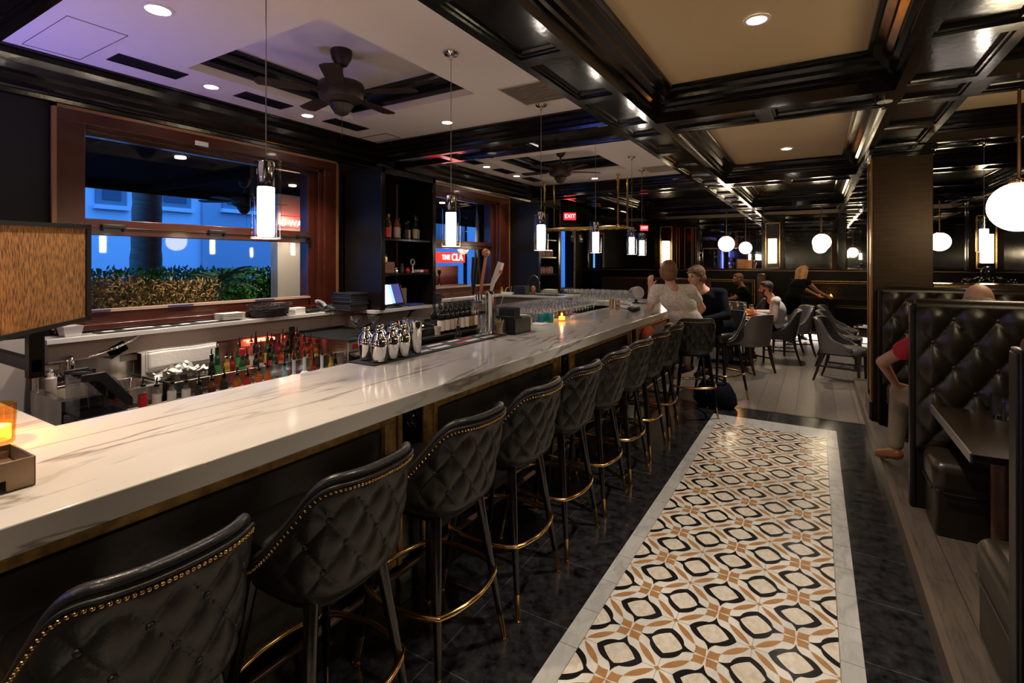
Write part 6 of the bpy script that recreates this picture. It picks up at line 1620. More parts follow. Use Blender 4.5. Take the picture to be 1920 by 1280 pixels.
#@@PEOPLE
# ================================================================ DINING ROOM
LEGW = mat('dark_leg_wood', (0.018, 0.011, 0.008), 0.3)
def dining_chair():
    t = thing('dining_chair', (0, 0, 0), 'x', 'chair', 'grey leather dining chairs')
    def plan(ph, o):
        c_, s_ = math.cos(ph), math.sin(ph)
        return (0.245 + o) * math.copysign(abs(c_) ** 0.55, c_), (0.255 + o) * math.copysign(abs(s_) ** 0.55, s_)
    PH = math.radians(125)
    def topz(ph):
        d = abs(ph); 
        q = min(1, max(0, (d - 0.75) / 1.2)); q = q * q * (3 - 2 * q)
        return 0.865 - 0.015 * (d / 0.75) ** 2 * (d < 0.75) - 0.015 * (d >= 0.75) - 0.36 * q ** 0.8
    def pt(ph, z, o):
        x, y = plan(ph, o); k = max(0, math.cos(ph)); return (x * (0.92 if z < 0.45 else 1) + 0.07 * max(0, z - 0.48) / 0.38 * k, y, z)
    m = MB()
    m.grid(lambda u, v: pt(-PH + 2 * PH * u, 0.40 + (topz(-PH + 2 * PH * u) - 0.40) * v, 0), 56, 14)
    m.grid(lambda u, v: pt(-PH + 2 * PH * u, 0.42 + (topz(-PH + 2 * PH * u) - 0.42) * v, -0.05), 56, 12, flip=True)
    m.grid(lambda u, v: pt(-PH + 2 * PH * u, topz(-PH + 2 * PH * u) + 0.012 * math.sin(PI * v), -0.05 * v), 56, 4)
    for e in (0, 1): m.grid(lambda u, v: pt((-PH, PH)[e], 0.40 + (topz(PH) - 0.40) * v, -0.05 * u), 2, 6)
    m.build('upholstered_back', GREYL, t, sharp=70, recalc=False)
    s_ = MB(); rings = []
    for sc, z in ((0.9, 0.385), (0.97, 0.39), (1.0, 0.42), (1.0, 0.455), (0.96, 0.475), (0.8, 0.487), (0.3, 0.492)):
        rings.append([((0.26 * math.copysign(abs(math.cos(a)) ** 0.5, math.cos(a))) * sc - 0.035, (0.225 * math.copysign(abs(math.sin(a)) ** 0.5, math.sin(a))) * sc, z) for a in [2 * PI * i / 40 for i in range(40)]])
    s_.rings(rings); s_.build('seat', GREYL, t, sharp=60)
    for sx, sy in ((-1, -1), (-1, 1), (1, -1), (1, 1)):
        x0 = -0.24 if sx < 0 else 0.19; x1 = -0.245 if sx < 0 else 0.29
        MB().rings([[(x0 + (x1 - x0) * q ** 1.5 + a * w_, sy * (0.19 + 0.01 * q) + b * w_, 0.40 * (1 - q)) for a, b in ((-1, -1), (1, -1), (1, 1), (-1, 1))] for q, w_ in ((0, 0.021), (0.33, 0.019), (0.66, 0.016), (1, 0.0125))]).build('leg', LEGW, t, bevel=0.003)
    m = MB()
    m.box(-0.24, 0.22, -0.198, -0.182, 0.20, 0.22); m.box(-0.24, 0.22, 0.182, 0.198, 0.20, 0.22); m.box(-0.02, 0.0, -0.19, 0.19, 0.20, 0.22); m.build('stretcher', LEGW, t)
    return t
ch = dining_chair(); ch.location = (-0.86, 8.38, 0); ch.rotation_euler = (0, 0, -0.66); ch['label'] = 'grey leather dining chair with its back to us, nearest at the round candle table'
for x, y, rz, lb in ((-0.50, 9.38, 0.08, 'grey leather dining chair the man in the white shirt sits on'), (0.30, 8.28, 2.88, 'grey leather dining chair standing alone at the right, beside the column'),
                     (0.32, 9.42, 2.95, 'grey leather dining chair behind the lone one, its back to the left'), (0.34, 10.55, 3.0, 'grey leather dining chair farthest behind the lone one'),
                     (-1.95, 9.2, 3.1, 'grey leather dining chair on the far side of the candle table'), (-1.35, 10.35, 1.6, 'grey leather dining chair at the back end of the candle table'),
                     (-0.35, 10.25, 0.5, 'grey leather dining chair behind the bearded man')):
    dup(ch, (x, y, 0), rz=rz, label=lb)
def table(x, y, lx, ly, z, label, round_=False, z0=0.0):
    t = thing('dining_table', (x, y, z0), label, 'table')
    z -= z0
    if round_: MB().lathe([(lx - 0.006, z - 0.03), (lx, z - 0.024), (lx, z - 0.006), (lx - 0.006, z)], n=48).build('table_top', TABLEW, t)
    else: MB().box(-lx / 2, lx / 2, -ly / 2, ly / 2, z - 0.035, z).build('table_top', TABLEW, t, bevel=0.005)
    m = MB(); m.box(-0.05, 0.05, -0.05, 0.05, 0.05, z - 0.035) if round_ else (m.box(-0.06, 0.06, -ly / 2 + 0.25, -ly / 2 + 0.37, 0.03, z - 0.035), m.box(-0.06, 0.06, ly / 2 - 0.37, ly / 2 - 0.25, 0.03, z - 0.035))
    m.build('pedestal', LACQ, t, bevel=0.004)
    if round_: m = MB(); m.box(-0.28, 0.28, -0.04, 0.04, 0, 0.05); m.box(-0.04, 0.04, -0.28, 0.28, 0, 0.05); m.build('foot', LACQ, t, bevel=0.006)
    else:
        for yy in (-ly / 2 + 0.31, ly / 2 - 0.31): MB().box(-lx / 2 + 0.1, lx / 2 - 0.1, yy - 0.05, yy + 0.05, 0, 0.05).build('foot', LACQ, t, bevel=0.006)
    return t
table(-1.19, 9.2, 0.84, 1.4, 0.75, 'dark dining table with candles and glasses before the bearded man')
table(0.90, 8.45, 0.45, 0.45, 0.75, 'round dark table partly behind the column', True)
table(-1.75, 12.0, 0.75, 0.6, 0.75, 'dark table in the back where the man with tousled hair sits')
table(0.30, 12.85, 1.2, 0.6, 0.89, 'dark table on the far platform the waitress leans over', z0=0.14)
def small(name, prof, m, x, y, z, label, cat, group=None, part='body', n=18, **k):
    t = thing(name, (x, y, z), label, cat, group)
    MB().lathe(prof, n=n, **k).build(part, m, t); return t
PLATEP = [(0.05, 0), (0.06, 0.002), (0.115, 0.014), (0.113, 0.017), (0.06, 0.006), (0.01, 0.005)]
p0 = small('dinner_plate', PLATEP, WHITE, -1.38, 8.98, 0.751, 'white plate at the left front of the candle table', 'plate', 'plates on the candle table', 'dish', 28)
for x, y, lb in ((-0.93, 9.30, 'white plate with food before the bearded man'), (-1.40, 9.45, 'white plate in the middle of the candle table'), (-1.1, 9.72, 'white plate at the far end of the candle table')): dup(p0, (x, y, 0.751), label=lb)
small('food', [(0.05, 0), (0.055, 0.01), (0.03, 0.022), (0.005, 0.025)], mat('food_brown', (0.45, 0.25, 0.09), 0.6), -0.93, 9.30, 0.759, 'golden food on the plate before the bearded man', 'food')
for k, (x, y, lb) in enumerate(((-1.20, 8.72, 'amber candle holder nearest on the candle table'), (-1.32, 8.66, 'second amber candle holder, left of the nearest one'), (-1.12, 9.28, 'amber candle holder before the bearded man on the candle table'), (-1.05, 8.66, 'low amber candle holder at the front right of the table'))):
    candle(x, y, 0.751, lb, 0.9, 0.35)
candle(0.28, 12.75, 0.891, 'bright candle on the far platform table beside the waitress', 0.9, 0.5)
def wglass(x, y, z, lb, wine=None):
    t = dup(wgp, (x, y, z), label=lb, group='wine glasses on the dining tables')
    return t
wgp = thing('wine_glass', (-1.5, 8.75, 0.751), 'stemmed wine glass at the front left of the candle table', 'glass', 'wine glasses on the dining tables')
MB().lathe([(0.034, 0), (0.033, 0.003), (0.004, 0.008), (0.004, 0.085), (0.012, 0.092), (0.038, 0.125), (0.041, 0.15), (0.034, 0.20), (0.0325, 0.20), (0.039, 0.15), (0.03, 0.122), (0.008, 0.096)], n=18).build('bowl_and_stem', GLASSB, wgp)
for x, y, lb in ((-1.53, 9.0, 'wine glass behind the front left one on the candle table'), (-1.22, 9.02, 'wine glass in the middle of the candle table'), (-1.05, 9.55, 'wine glass beyond the bearded man\'s plate'), (-1.48, 9.7, 'wine glass at the far left of the candle table'), (-1.2, 9.8, 'wine glass at the far end of the candle table'), (-0.9, 9.05, 'wine glass left of the bearded man\'s hand')): wglass(x, y, 0.751, lb)
for x, y, lb in ((-1.95, 11.9, 'wine glass on the back table, left one'), (-1.75, 11.85, 'wine glass on the back table, middle one'), (-1.58, 11.95, 'wine glass on the back table, right one')): wglass(x, y, 0.751, lb)
dup(p0, (0.60, 8.22, 0.751), label='white plate with a folded napkin on the round table by the column', group='plates on the round table')
o = MB(); o.grid(lambda u, v: (-0.06 + 0.12 * u, -0.035 + 0.07 * v, 0.03 * math.sin(PI * v) + 0.004 * math.sin(9 * u)), 10, 8); o = o.build('rolled_napkin', LINEN, recalc=False); md = o.modifiers.new('thick', 'SOLIDIFY'); md.thickness = 0.008
o.location = (0.60, 8.22, 0.765); tag(o, 'white folded napkin on the plate by the column', 'napkin')
small('salt_shaker', [(0.02, 0), (0.022, 0.02), (0.016, 0.07), (0.012, 0.085)], WHITE, 0.68, 9.15 - 0.4, 0.751, 'white pepper mill on the round table by the column', 'shaker')

# far banquettes
def banquette(x0, x1, y0, y1, z0, zt, label, m=None):
    t = thing('banquette', ((x0 + x1) / 2, (y0 + y1) / 2, z0), label, 'banquette')
    b = MB(); b.box(x0, x1, y1 - 0.14, y1, z0, zt - 0.05); b.tube([(x0, y1 - 0.07, zt - 0.05), (x1, y1 - 0.07, zt - 0.05)], 0.075, 14); b.build('back_rest', m or BOOTHL, t, world=True, bevel=0.01)
    b = MB(); b.box(x0, x1, y0, y1 - 0.14, z0 + 0.08, z0 + 0.46); b.build('seat', m or BOOTHL, t, world=True, bevel=0.04, seg=4)
    b = MB(); b.box(x0 + 0.02, x1 - 0.02, y0 + 0.04, y1, z0, z0 + 0.08); b.build('base', LACQ, t, world=True)
    return t
banquette(-5.0, -2.2, 12.55, 13.2, 0.14, 1.22, 'long brown leather banquette under the far left mirrors', mat('brown_leather', (0.07, 0.035, 0.022), 0.4))
t = thing('booth_end', (-1.05, 12.5, 0.14), 'brown tufted booth end standing behind the bearded man', 'booth')
b = MB(); b.prism([(12.36, 0.14), (12.9, 0.14), (12.9, 1.30), (12.84, 1.38), (12.5, 1.38), (12.42, 1.30)], -1.12, -0.98, 'x'); b.build('padded_end', MT['brown_leather'], t, world=True, bevel=0.03, seg=3)

# ================================================================ BOOTHS
def tufted(mb, x0, x1, z0, z1, y, sgn, px=0.195, pz=0.29, dep=0.045, ox=0.707, oz=1.29):
    nx = int((x1 - x0) / 0.011); nz = int((z1 - z0) / 0.011)
    def fn(u, v):
        x = x0 + (x1 - x0) * u; z = z0 + (z1 - z0) * v
        p = (x - ox) / px + (z - oz) / pz; q = (x - ox) / px - (z - oz) / pz
        cr = abs(math.sin(PI * p)) * abs(math.sin(PI * q))
        h = dep * cr ** 0.4
        e = min(x - x0, x1 - x, z - z0) / 0.07; e = min(1, max(0, e)); et = min(1, max(0, (z1 - z) / 0.05))
        h = h * e + (1 - e) * 0.012
        h = h * et + (1 - et) * 0.03
        return (x, y + sgn * h, z)
    mb.grid(fn, nx, nz, flip=(sgn > 0))
def booth(yc, label, sides, z0=0.118, xr=2.30, dp=0.40, dn=0.40):
    t = thing('booth_bench', (1.4, yc, z0), label, 'booth bench', 'black tufted booth benches')
    m = MB(); m.box(0.522, xr, yc - 0.035, yc + 0.035, z0, 1.355); m.build('partition', WOODBLK, t, world=True)
    m = MB(); m.box(0.508, 0.528, yc - 0.045, yc + 0.045, z0, 1.375); m.box(0.502, 0.512, yc - 0.034, yc + 0.034, z0, 1.365); m.build('end_post', WOODBLK, t, world=True, bevel=0.004)
    for s_ in sides:
        m = MB(); tufted(m, 0.528, xr, 0.50, 1.36, yc + s_ * 0.04, s_); m.build('tufted_backrest', BOOTHL, t, world=True, sharp=60, recalc=False)
        for i in range(-12, 18):
            for j in range(-8, 9):
                if (i + j) % 2: continue
                x = 0.707 + 0.195 * i / 2; z = 1.29 + 0.145 * j
                if 0.56 < x < xr - 0.06 and 0.6 < z < 1.33: MB().sph((x, yc + s_ * 0.046, z), (0.012, 0.007, 0.012), 10, 6).build('tuft_button', BOOTHL, t, world=True)
        ya, yb = (yc - dn, yc - 0.06) if s_ < 0 else (yc + 0.06, yc + dp)
        m = MB(); m.box(0.555, xr, ya, yb, z0 + 0.23, 0.53); m.build('seat_cushion', BOOTHL, t, world=True, bevel=0.055, seg=5)
        m = MB(); m.box(0.57, xr, ya + 0.015, yb - 0.01, z0, z0 + 0.26); m.build('seat_base', BOOTHL, t, world=True, bevel=0.012)
        pp = MB(); pp.tube([(0.558, ya + 0.06, z0 + 0.245), (0.558, yb - 0.02, z0 + 0.245)], 0.005, 8); pp.tube([(0.6, ya + 0.0, z0 + 0.245), (xr, ya + 0.0, z0 + 0.245)], 0.005, 8); pp.build('piping', BOOTHL, t, world=True)
    m = MB(); m.tube([(0.530, yc, 1.357), (xr, yc, 1.357)], 0.05, 16); m.build('top_roll', BOOTHL, t, world=True)
    return t
booth(2.06, 'black leather booth bench cut off by the right edge, nearest the camera', (-1, 1), dp=0.70)
booth(4.00, 'tall black tufted booth bench facing us behind the wooden table', (-1, 1))
booth(5.85, 'black tufted booth bench against the column, behind the man in red', (-1,))
t = thing('booth_table', (1.3, 3.05, 0.118), 'dark grained wooden booth table with tumblers at the right edge', 'table')
t.location = (1.3, 3.44, 0.118)
MB().box(0.594, 2.2, 2.97, 3.87, 0.748, 0.782).build('table_top', TABLEW, t, world=True, bevel=0.003)
MB().box(0.586, 0.594, 2.968, 3.872, 0.742, 0.784).build('edge_band', mat('edge_band', (0.16, 0.14, 0.12), 0.35, 0.4), t, world=True)
MB().lathe([(0.07, 0), (0.085, 0.02), (0.09, 0.05), (0.07, 0.09), (0.05, 0.13), (0.05, 0.60), (0.08, 0.63)], (0.80, 3.40, 0.118), 22).build('turned_foot', mat('turned_wood', (0.07, 0.025, 0.015), 0.3, vary=0.3), t, world=True)
t = thing('booth_table', (1.3, 4.95, 0.118), 'wooden booth table between the two farther benches, in front of the man in red', 'table')
MB().box(0.80, 2.2, 4.70, 5.36, 0.748, 0.782).build('table_top', TABLEW, t, world=True, bevel=0.003)
MB().cyl((1.3, 5.0, 0.118), (1.3, 5.0, 0.75), 0.05).build('pedestal', LACQ, t, world=True)
TUMB = [(0.036, 0), (0.039, 0.004), (0.041, 0.125), (0.0385, 0.126), (0.036, 0.022), (0.001, 0.02)]
small('tumbler', TUMB, CLEAR, 0.862, 3.72, 0.783, 'heavy clear tumbler standing on the wooden booth table', 'glass', None, 'glass_body', 28)
t = thing('water_carafe', (0.975, 3.76, 0.783), 'clear glass carafe behind the tumbler at the right edge', 'carafe')
MB().lathe([(0.035, 0), (0.038, 0.01), (0.04, 0.09), (0.02, 0.15), (0.016, 0.2), (0.022, 0.225), (0.02, 0.225), (0.014, 0.2), (0.017, 0.15), (0.036, 0.09), (0.03, 0.01)], n=24).build('glass_body', CLEAR, t)
small('tumbler', TUMB, CLEAR, 1.05, 3.55, 0.783, 'clear tumbler at the right border beside the carafe', 'glass', None, 'glass_body', 28)
# octopus on the divider ledge
t = thing('octopus_figure', (1.33, 6.10, 1.436), 'glossy black octopus figurine on the brass edged ledge', 'figurine')
OB = mat('octopus_black', (0.01, 0.009, 0.01), 0.12)
OG = mat('octopus_gold', (0.45, 0.30, 0.12), 0.3, 0.8)
m = MB(); m.sph((0, 0.0, 0.105), (0.052, 0.05, 0.062), 24, 16); m.lathe([(0.05, 0.05), (0.045, 0.075), (0.03, 0.09)], n=20); m.sph((0, 0, 0.045), (0.055, 0.05, 0.028), 20, 10)
m.build('head', OB, t)
for k in range(8):
    a = 2 * PI * k / 8 + 0.2; d = Vector((math.cos(a) * 1.25, math.sin(a) * 0.6, 0)); s_ = 1 if k % 2 else -1; q = Vector((-d.y, d.x, 0)).normalized()
    pts = [d * 0.035 + Vector((0, 0, 0.05)), d * 0.075 + Vector((0, 0, 0.055)), d * 0.115 + Vector((0, 0, 0.022)) + q * 0.01 * s_, d * 0.145 + Vector((0, 0, 0.014)) + q * 0.03 * s_, d * 0.13 + Vector((0, 0, 0.04)) + q * 0.055 * s_, d * 0.10 + Vector((0, 0, 0.035)) + q * 0.05 * s_]
    mm = MB(); mm.tube(pts, 0.012, 10, rads=[0.018, 0.016, 0.013, 0.011, 0.008, 0.004]); o = mm.build('tentacle', OB, t)
    md = o.modifiers.new('s', 'SUBSURF'); md.levels = 1; md.render_levels = 2
    mm = MB()
    for p in pts[1:5]: mm.sph(p + Vector((0, -0.009, 0.004)), 0.005, 8, 6)
    mm.build('suckers', OG, o)

# ================================================================ PEOPLE
def blob(name, parts, m, parent, vox=0.012, sm_=8, world=True):
    mb = MB()
    for p in parts:
        if p[0] == 'c': mb.caps(p[1], p[2], p[3], p[4])
        else: mb.sph(p[1], p[2], 20, 14, p[3] if len(p) > 3 else None)
    o = mb.build(name, m, parent, world=world, recalc=False)
    r = o.modifiers.new('remesh', 'REMESH'); r.mode = 'VOXEL'; r.voxel_size = vox; r.use_smooth_shade = True
    s_ = o.modifiers.new('smooth', 'SMOOTH'); s_.iterations = sm_; s_.factor = 0.5
    return o
def V(*a): return Vector(a)
def head_parts(c, f, up=V(0, 0, 1), s=1.0):
    f = f.normalized(); r = f.cross(up).normalized(); u = r.cross(f).normalized()
    M3 = Matrix((r, f, u)).transposed()
    def P(x, y, z): return c + r * x * s + f * y * s + u * z * s
    ps = [('e', P(0, -0.008, 0.022), (0.075 * s, 0.094 * s, 0.094 * s), M3), ('e', P(0, 0.026, -0.035), (0.058 * s, 0.062 * s, 0.075 * s), M3), ('e', P(0, 0.058, -0.088), (0.028 * s, 0.026 * s, 0.022 * s), M3),
          ('c', P(0, 0.086, 0.012), P(0, 0.108, -0.030), 0.009 * s, 0.014 * s), ('e', P(0, 0.078, 0.026), (0.052 * s, 0.016 * s, 0.013 * s), M3), ('e', P(0, 0.085, -0.058), (0.024 * s, 0.012 * s, 0.009 * s), M3),
          ('e', P(0.040, 0.055, -0.03), (0.022 * s, 0.026 * s, 0.026 * s), M3), ('e', P(-0.040, 0.055, -0.03), (0.022 * s, 0.026 * s, 0.026 * s), M3),
          ('e', P(0.076, -0.005, -0.008), (0.010 * s, 0.020 * s, 0.030 * s), M3), ('e', P(-0.076, -0.005, -0.008), (0.010 * s, 0.020 * s, 0.030 * s), M3)]
    return ps, P, M3
def hand_parts(w_, d, side, curl=0.5, s=1.0):
    """palm at w_ pointing along d; side = thumb direction"""
    d = d.normalized(); side = (side - d * side.dot(d)).normalized(); n = d.cross(side).normalized()
    M3 = Matrix((side, d, n)).transposed(); ps = [('e', w_ + d * 0.045 * s, (0.040 * s, 0.050 * s, 0.017 * s), M3)]
    for k, (o, L_) in enumerate(((0.027, 0.066), (0.009, 0.076), (-0.010, 0.070), (-0.028, 0.055))):
        b = w_ + d * 0.082 * s + side * o * s; k1 = b + (d + n * curl * 0.35).normalized() * L_ * 0.55 * s; k2 = k1 + (d + n * curl * 1.3).normalized() * L_ * 0.5 * s
        ps += [('c', b, k1, 0.0095 * s, 0.0088 * s), ('c', k1, k2, 0.0088 * s, 0.007 * s)]
    b = w_ + d * 0.025 * s + side * 0.030 * s; k1 = b + (side * 0.8 + d * 0.7).normalized() * 0.036 * s; k2 = k1 + (d + side * 0.35 + n * 0.3 * curl).normalized() * 0.03 * s
    ps += [('c', b, k1, 0.013 * s, 0.011 * s), ('c', k1, k2, 0.011 * s, 0.0085 * s)]
    return ps
HAIRS = {}
def hairmat(name, c):
    return mat(name, c, 0.5, vary=0.35, vscale=14, stretch=(6, 6, 1), bump=0.5, bscale=60)
def person(name_label, base, J, skin, top, bottom, hair, hairm, cat='person', sleeve=0.55, s=1.0, skirt=False, beard=None, shoe=None, barefoot=False, torso_w=0.165, longsleeve=False, vox=0.012):
    t = thing('person', base, name_label, 'person')
    hip, chest, neck, head, f = J['hip'], J['chest'], J['neck'], J['head'], J['face']
    sp_ = (neck - hip).normalized()
    rt = (J['shR'] - J['shL']).normalized()
    fw = sp_.cross(rt).normalized() if True else f
    M3 = Matrix((rt, rt.cross(sp_).normalized() * -1, sp_)).transposed()
    hp, P, HM = head_parts(head, f, J.get('up', V(0, 0, 1)), s)
    nb = neck + (head - neck) * 0.0
    parts = list(hp) + [('c', nb, head + V(0, 0, -0.03) - f.normalized() * 0.015, 0.056, 0.050)]
    tors = [('e', chest, (torso_w, 0.108, 0.17), M3), ('e', hip, (torso_w, 0.118, 0.12), M3), ('e', hip.lerp(chest, 0.5), (torso_w * 0.86, 0.10, 0.15), M3), ('c', J['shL'], J['shR'], 0.062, 0.062), ('c', neck - sp_ * 0.04, neck, 0.085, 0.06)]
    parts += tors
    arms = []
    for q in ('L', 'R'):
        sh, el, ha = J['sh' + q], J['el' + q], J['ha' + q]
        parts += [('c', sh, el, 0.050, 0.038), ('c', el, ha, 0.038, 0.026)]
        parts += hand_parts(ha, (ha - el), J.get('th' + q, V(0, 0, 1)), J.get('curl', 0.6), s)
    for q in ('L', 'R'):
        if 'kn' + q in J:
            hj = hip + rt * (0.085 if q == 'R' else -0.085); kn, an = J['kn' + q], J['an' + q]
            calf = kn.lerp(an, 0.3)
            parts += [('c', hj, kn, 0.082, 0.056), ('c', kn, calf, 0.052, 0.052), ('c', calf, an, 0.052, 0.034)]
            toe = J['to' + q]; parts += [('c', an - V(0, 0, 0.035), toe, 0.036, 0.026)]
    body = blob('body', parts, skin, t, vox, 4)
    # clothes
    tp = [('e', chest, (torso_w + 0.018, 0.122, 0.175), M3), ('e', hip.lerp(chest, 0.45), (torso_w + 0.008, 0.12, 0.17), M3), ('e', hip + sp_ * 0.02, (torso_w + 0.02, 0.132, 0.11), M3), ('c', J['shL'], J['shR'], 0.072, 0.072)]
    for q in ('L', 'R'):
        sh, el, ha = J['sh' + q], J['el' + q], J['ha' + q]
        if longsleeve: tp += [('c', sh, el, 0.064, 0.054), ('c', el, el.lerp(ha, 0.86), 0.054, 0.038)]
        elif sleeve > 0: tp += [('c', sh, sh.lerp(el, sleeve), 0.066, 0.066)]
    blob('top', tp, top, t, vox, 5)
    if 'knR' in J:
        bp = [('e', hip, (torso_w + 0.018, 0.134, 0.145), M3)]
        if skirt:
            for q in ('L', 'R'):
                hj = hip + rt * (0.085 if q == 'R' else -0.085); bp += [('c', hj, hj.lerp(J['kn' + q], 0.75), 0.098, 0.085)]
        else:
            for q in ('L', 'R'):
                hj = hip + rt * (0.085 if q == 'R' else -0.085); kn, an = J['kn' + q], J['an' + q]
                bp += [('c', hj, kn, 0.094, 0.070), ('c', kn, an.lerp(kn, 0.10), 0.070, 0.052)]
        blob('trousers' if not skirt else 'skirt', bp, bottom, t, vox, 5)
        if shoe:
            for q in ('L', 'R'):
                an, toe = J['an' + q], J['to' + q]; hl = an - (toe - an).normalized() * 0.03 - V(0, 0, 0.02)
                blob('shoe', [('c', V(hl.x, hl.y, hl.z - 0.02), toe, 0.040, 0.034), ('c', an - V(0, 0, 0.035), an.lerp(toe, 0.5) - V(0, 0, 0.015), 0.042, 0.036)], shoe, t, 0.010, 3)
    # face details
    e = MB()
    for sx in (-1, 1): e.sph(P(0.030 * sx, 0.082, 0.006), (0.0125, 0.0075, 0.006), 12, 8, HM)
    e.build('eyes', mat('eye_dark', (0.03, 0.02, 0.018), 0.25), t, world=True)
    e = MB()
    for sx in (-1, 1): e.tube([P((0.014 + 0.03 * k / 4) * sx, 0.088 - 0.010 * k / 4, 0.026 + 0.004 * math.sin(PI * k / 4)) for k in range(5)], 0.0035, 6)
    e.build('eyebrows', hairm, t, world=True)
    MB().sph(P(0, 0.096, -0.058), (0.021, 0.006, 0.0055), 14, 8, HM).build('lips', mat('lips', (0.42, 0.13, 0.10), 0.45), t, world=True)
    h = []
    if hair in ('bob', 'short', 'long', 'bun'):
        h = [('e', P(0, -0.022, 0.040), (0.090 * s, 0.100 * s, 0.098 * s), HM), ('e', P(0, 0.030, 0.088), (0.066 * s, 0.052 * s, 0.032 * s), HM)]
    if hair == 'bob': h += [('e', P(0, -0.055, -0.025), (0.088 * s, 0.062 * s, 0.075 * s), HM), ('c', P(0.078, -0.01, 0.02), P(0.070, -0.015, -0.045), 0.022, 0.018), ('c', P(-0.078, -0.01, 0.02), P(-0.070, -0.015, -0.045), 0.022, 0.018), ('c', P(-0.06, 0.062, 0.070), P(0.045, 0.078, 0.052), 0.020, 0.014)]
    if hair == 'short': h = [('e', P(0, -0.020, 0.042), (0.082 * s, 0.096 * s, 0.088 * s), HM), ('e', P(0, 0.035, 0.095), (0.060 * s, 0.048 * s, 0.022 * s), HM), ('e', P(0, -0.055, -0.015), (0.068 * s, 0.045 * s, 0.055 * s), HM)]
    if hair == 'long': h += [('c', P(0.04, -0.06, 0.0), P(0.05, -0.03, -0.27), 0.07, 0.035), ('c', P(-0.05, -0.06, 0.0), P(-0.06, -0.02, -0.27), 0.065, 0.03), ('c', P(0.075, 0.0, 0.03), P(0.085, 0.05, -0.24), 0.032, 0.022), ('c', P(-0.075, 0.0, 0.03), P(-0.08, 0.05, -0.22), 0.032, 0.022)]
    if hair == 'bun': h += [('e', P(0.01, -0.07, 0.10), (0.05, 0.05, 0.045), HM), ('e', P(0, -0.05, -0.03), (0.075, 0.05, 0.06), HM)]
    if hair == 'fringe': h = [('e', P(0, -0.055, -0.005), (0.082 * s, 0.058 * s, 0.048 * s), HM)]
    if h: blob('hair', h, hairm, t, 0.007, 3)
    if beard: blob('beard', [('e', P(0, 0.052, -0.072), (0.054, 0.050, 0.040), HM), ('c', P(0.058, 0.02, -0.015), P(0.045, 0.045, -0.06), 0.016, 0.02), ('c', P(-0.058, 0.02, -0.015), P(-0.045, 0.045, -0.06), 0.016, 0.02), ('c', P(-0.022, 0.096, -0.045), P(0.022, 0.096, -0.045), 0.007, 0.007)], beard, t, 0.006, 2)
    return t, P
SK1 = mat('skin_pale', (0.55, 0.29, 0.20), 0.55, vary=0.06, vscale=20)
SK2 = mat('skin_tan', (0.42, 0.20, 0.12), 0.5, vary=0.06, vscale=20)
LACE = mat('lace_blouse', (0.68, 0.60, 0.53), 0.8, bump=1.0, bscale=75, vary=0.3, vscale=70)
NAVY = mat('navy_blazer', (0.005, 0.006, 0.010), 0.9, spec=0.12, bump=0.2, bscale=40)
SHIRT = mat('white_shirt', (0.66, 0.62, 0.60), 0.75, bump=0.5, bscale=14)
DARKT = mat('dark_trousers', (0.012, 0.010, 0.010), 0.9, spec=0.12)
KHAKI = mat('khaki_trousers', (0.30, 0.235, 0.165), 0.8, bump=0.6, bscale=12)
REDS = mat('red_shirt', (0.52, 0.010, 0.025), 0.7, bump=0.3, bscale=12)
BLKD = mat('black_dress', (0.004, 0.004, 0.0045), 0.9, spec=0.12)
H1 = hairmat('hair_ginger_blond', (0.20, 0.085, 0.028)); H2 = hairmat('hair_light_brown', (0.15, 0.07, 0.035)); H3 = hairmat('hair_dark_brown', (0.045, 0.025, 0.018)); H4 = hairmat('hair_blond', (0.42, 0.21, 0.075)); H5 = hairmat('hair_grey', (0.35, 0.28, 0.22)); H6 = hairmat('hair_red', (0.30, 0.06, 0.03))
# woman in white, seen from behind, leaning on the bar
J = dict(hip=V(-1.16, 5.72, 0.90), chest=V(-1.29, 5.66, 1.20), neck=V(-1.355, 5.63, 1.375), head=V(-1.385, 5.63, 1.525), face=V(-0.35, 0.95, -0.02),
         shL=V(-1.50, 5.56, 1.325), shR=V(-1.17, 5.72, 1.325), elL=V(-1.575, 5.60, 1.125), haL=V(-1.60, 5.70, 1.36), elR=V(-1.08, 5.92, 1.12), haR=V(-1.22, 6.08, 0.98), thL=V(1, 0, 0), thR=V(0, 0, 1),
         knL=V(-1.46, 6.02, 0.86), anL=V(-1.45, 6.06, 0.42), toL=V(-1.52, 6.15, 0.355), knR=V(-1.30, 6.12, 0.86), anR=V(-1.30, 6.16, 0.42), toR=V(-1.36, 6.26, 0.355))
person('woman with short ginger hair in a white lace blouse leaning on the bar', (-1.16, 5.72, 0), J, SK1, LACE, mat('cream_trousers', (0.5, 0.42, 0.36), 0.8), 'bob', H1, sleeve=0.5, torso_w=0.175, shoe=mat('sandal', (0.3, 0.13, 0.09), 0.5), vox=0.011)
J = dict(hip=V(-1.00, 6.50, 0.90), chest=V(-1.08, 6.40, 1.16), neck=V(-1.17, 6.35, 1.325), head=V(-1.225, 6.30, 1.465), face=V(-0.62, -0.75, -0.12),
         shL=V(-1.02, 6.30, 1.265), shR=V(-1.26, 6.48, 1.265), elL=V(-0.93, 6.15, 1.03), haL=V(-1.13, 6.02, 0.97), elR=V(-1.36, 6.38, 1.02), haR=V(-1.32, 6.16, 0.98),
         knL=V(-1.10, 6.10, 0.86), anL=V(-1.08, 6.08, 0.42), toL=V(-1.16, 6.0, 0.355), knR=V(-1.30, 6.20, 0.86), anR=V(-1.28, 6.18, 0.42), toR=V(-1.36, 6.10, 0.355))
J['shL'], J['shR'] = V(-0.95, 6.36, 1.262), V(-1.25, 6.44, 1.262)
J['elL'] = V(-0.88, 6.26, 1.02)
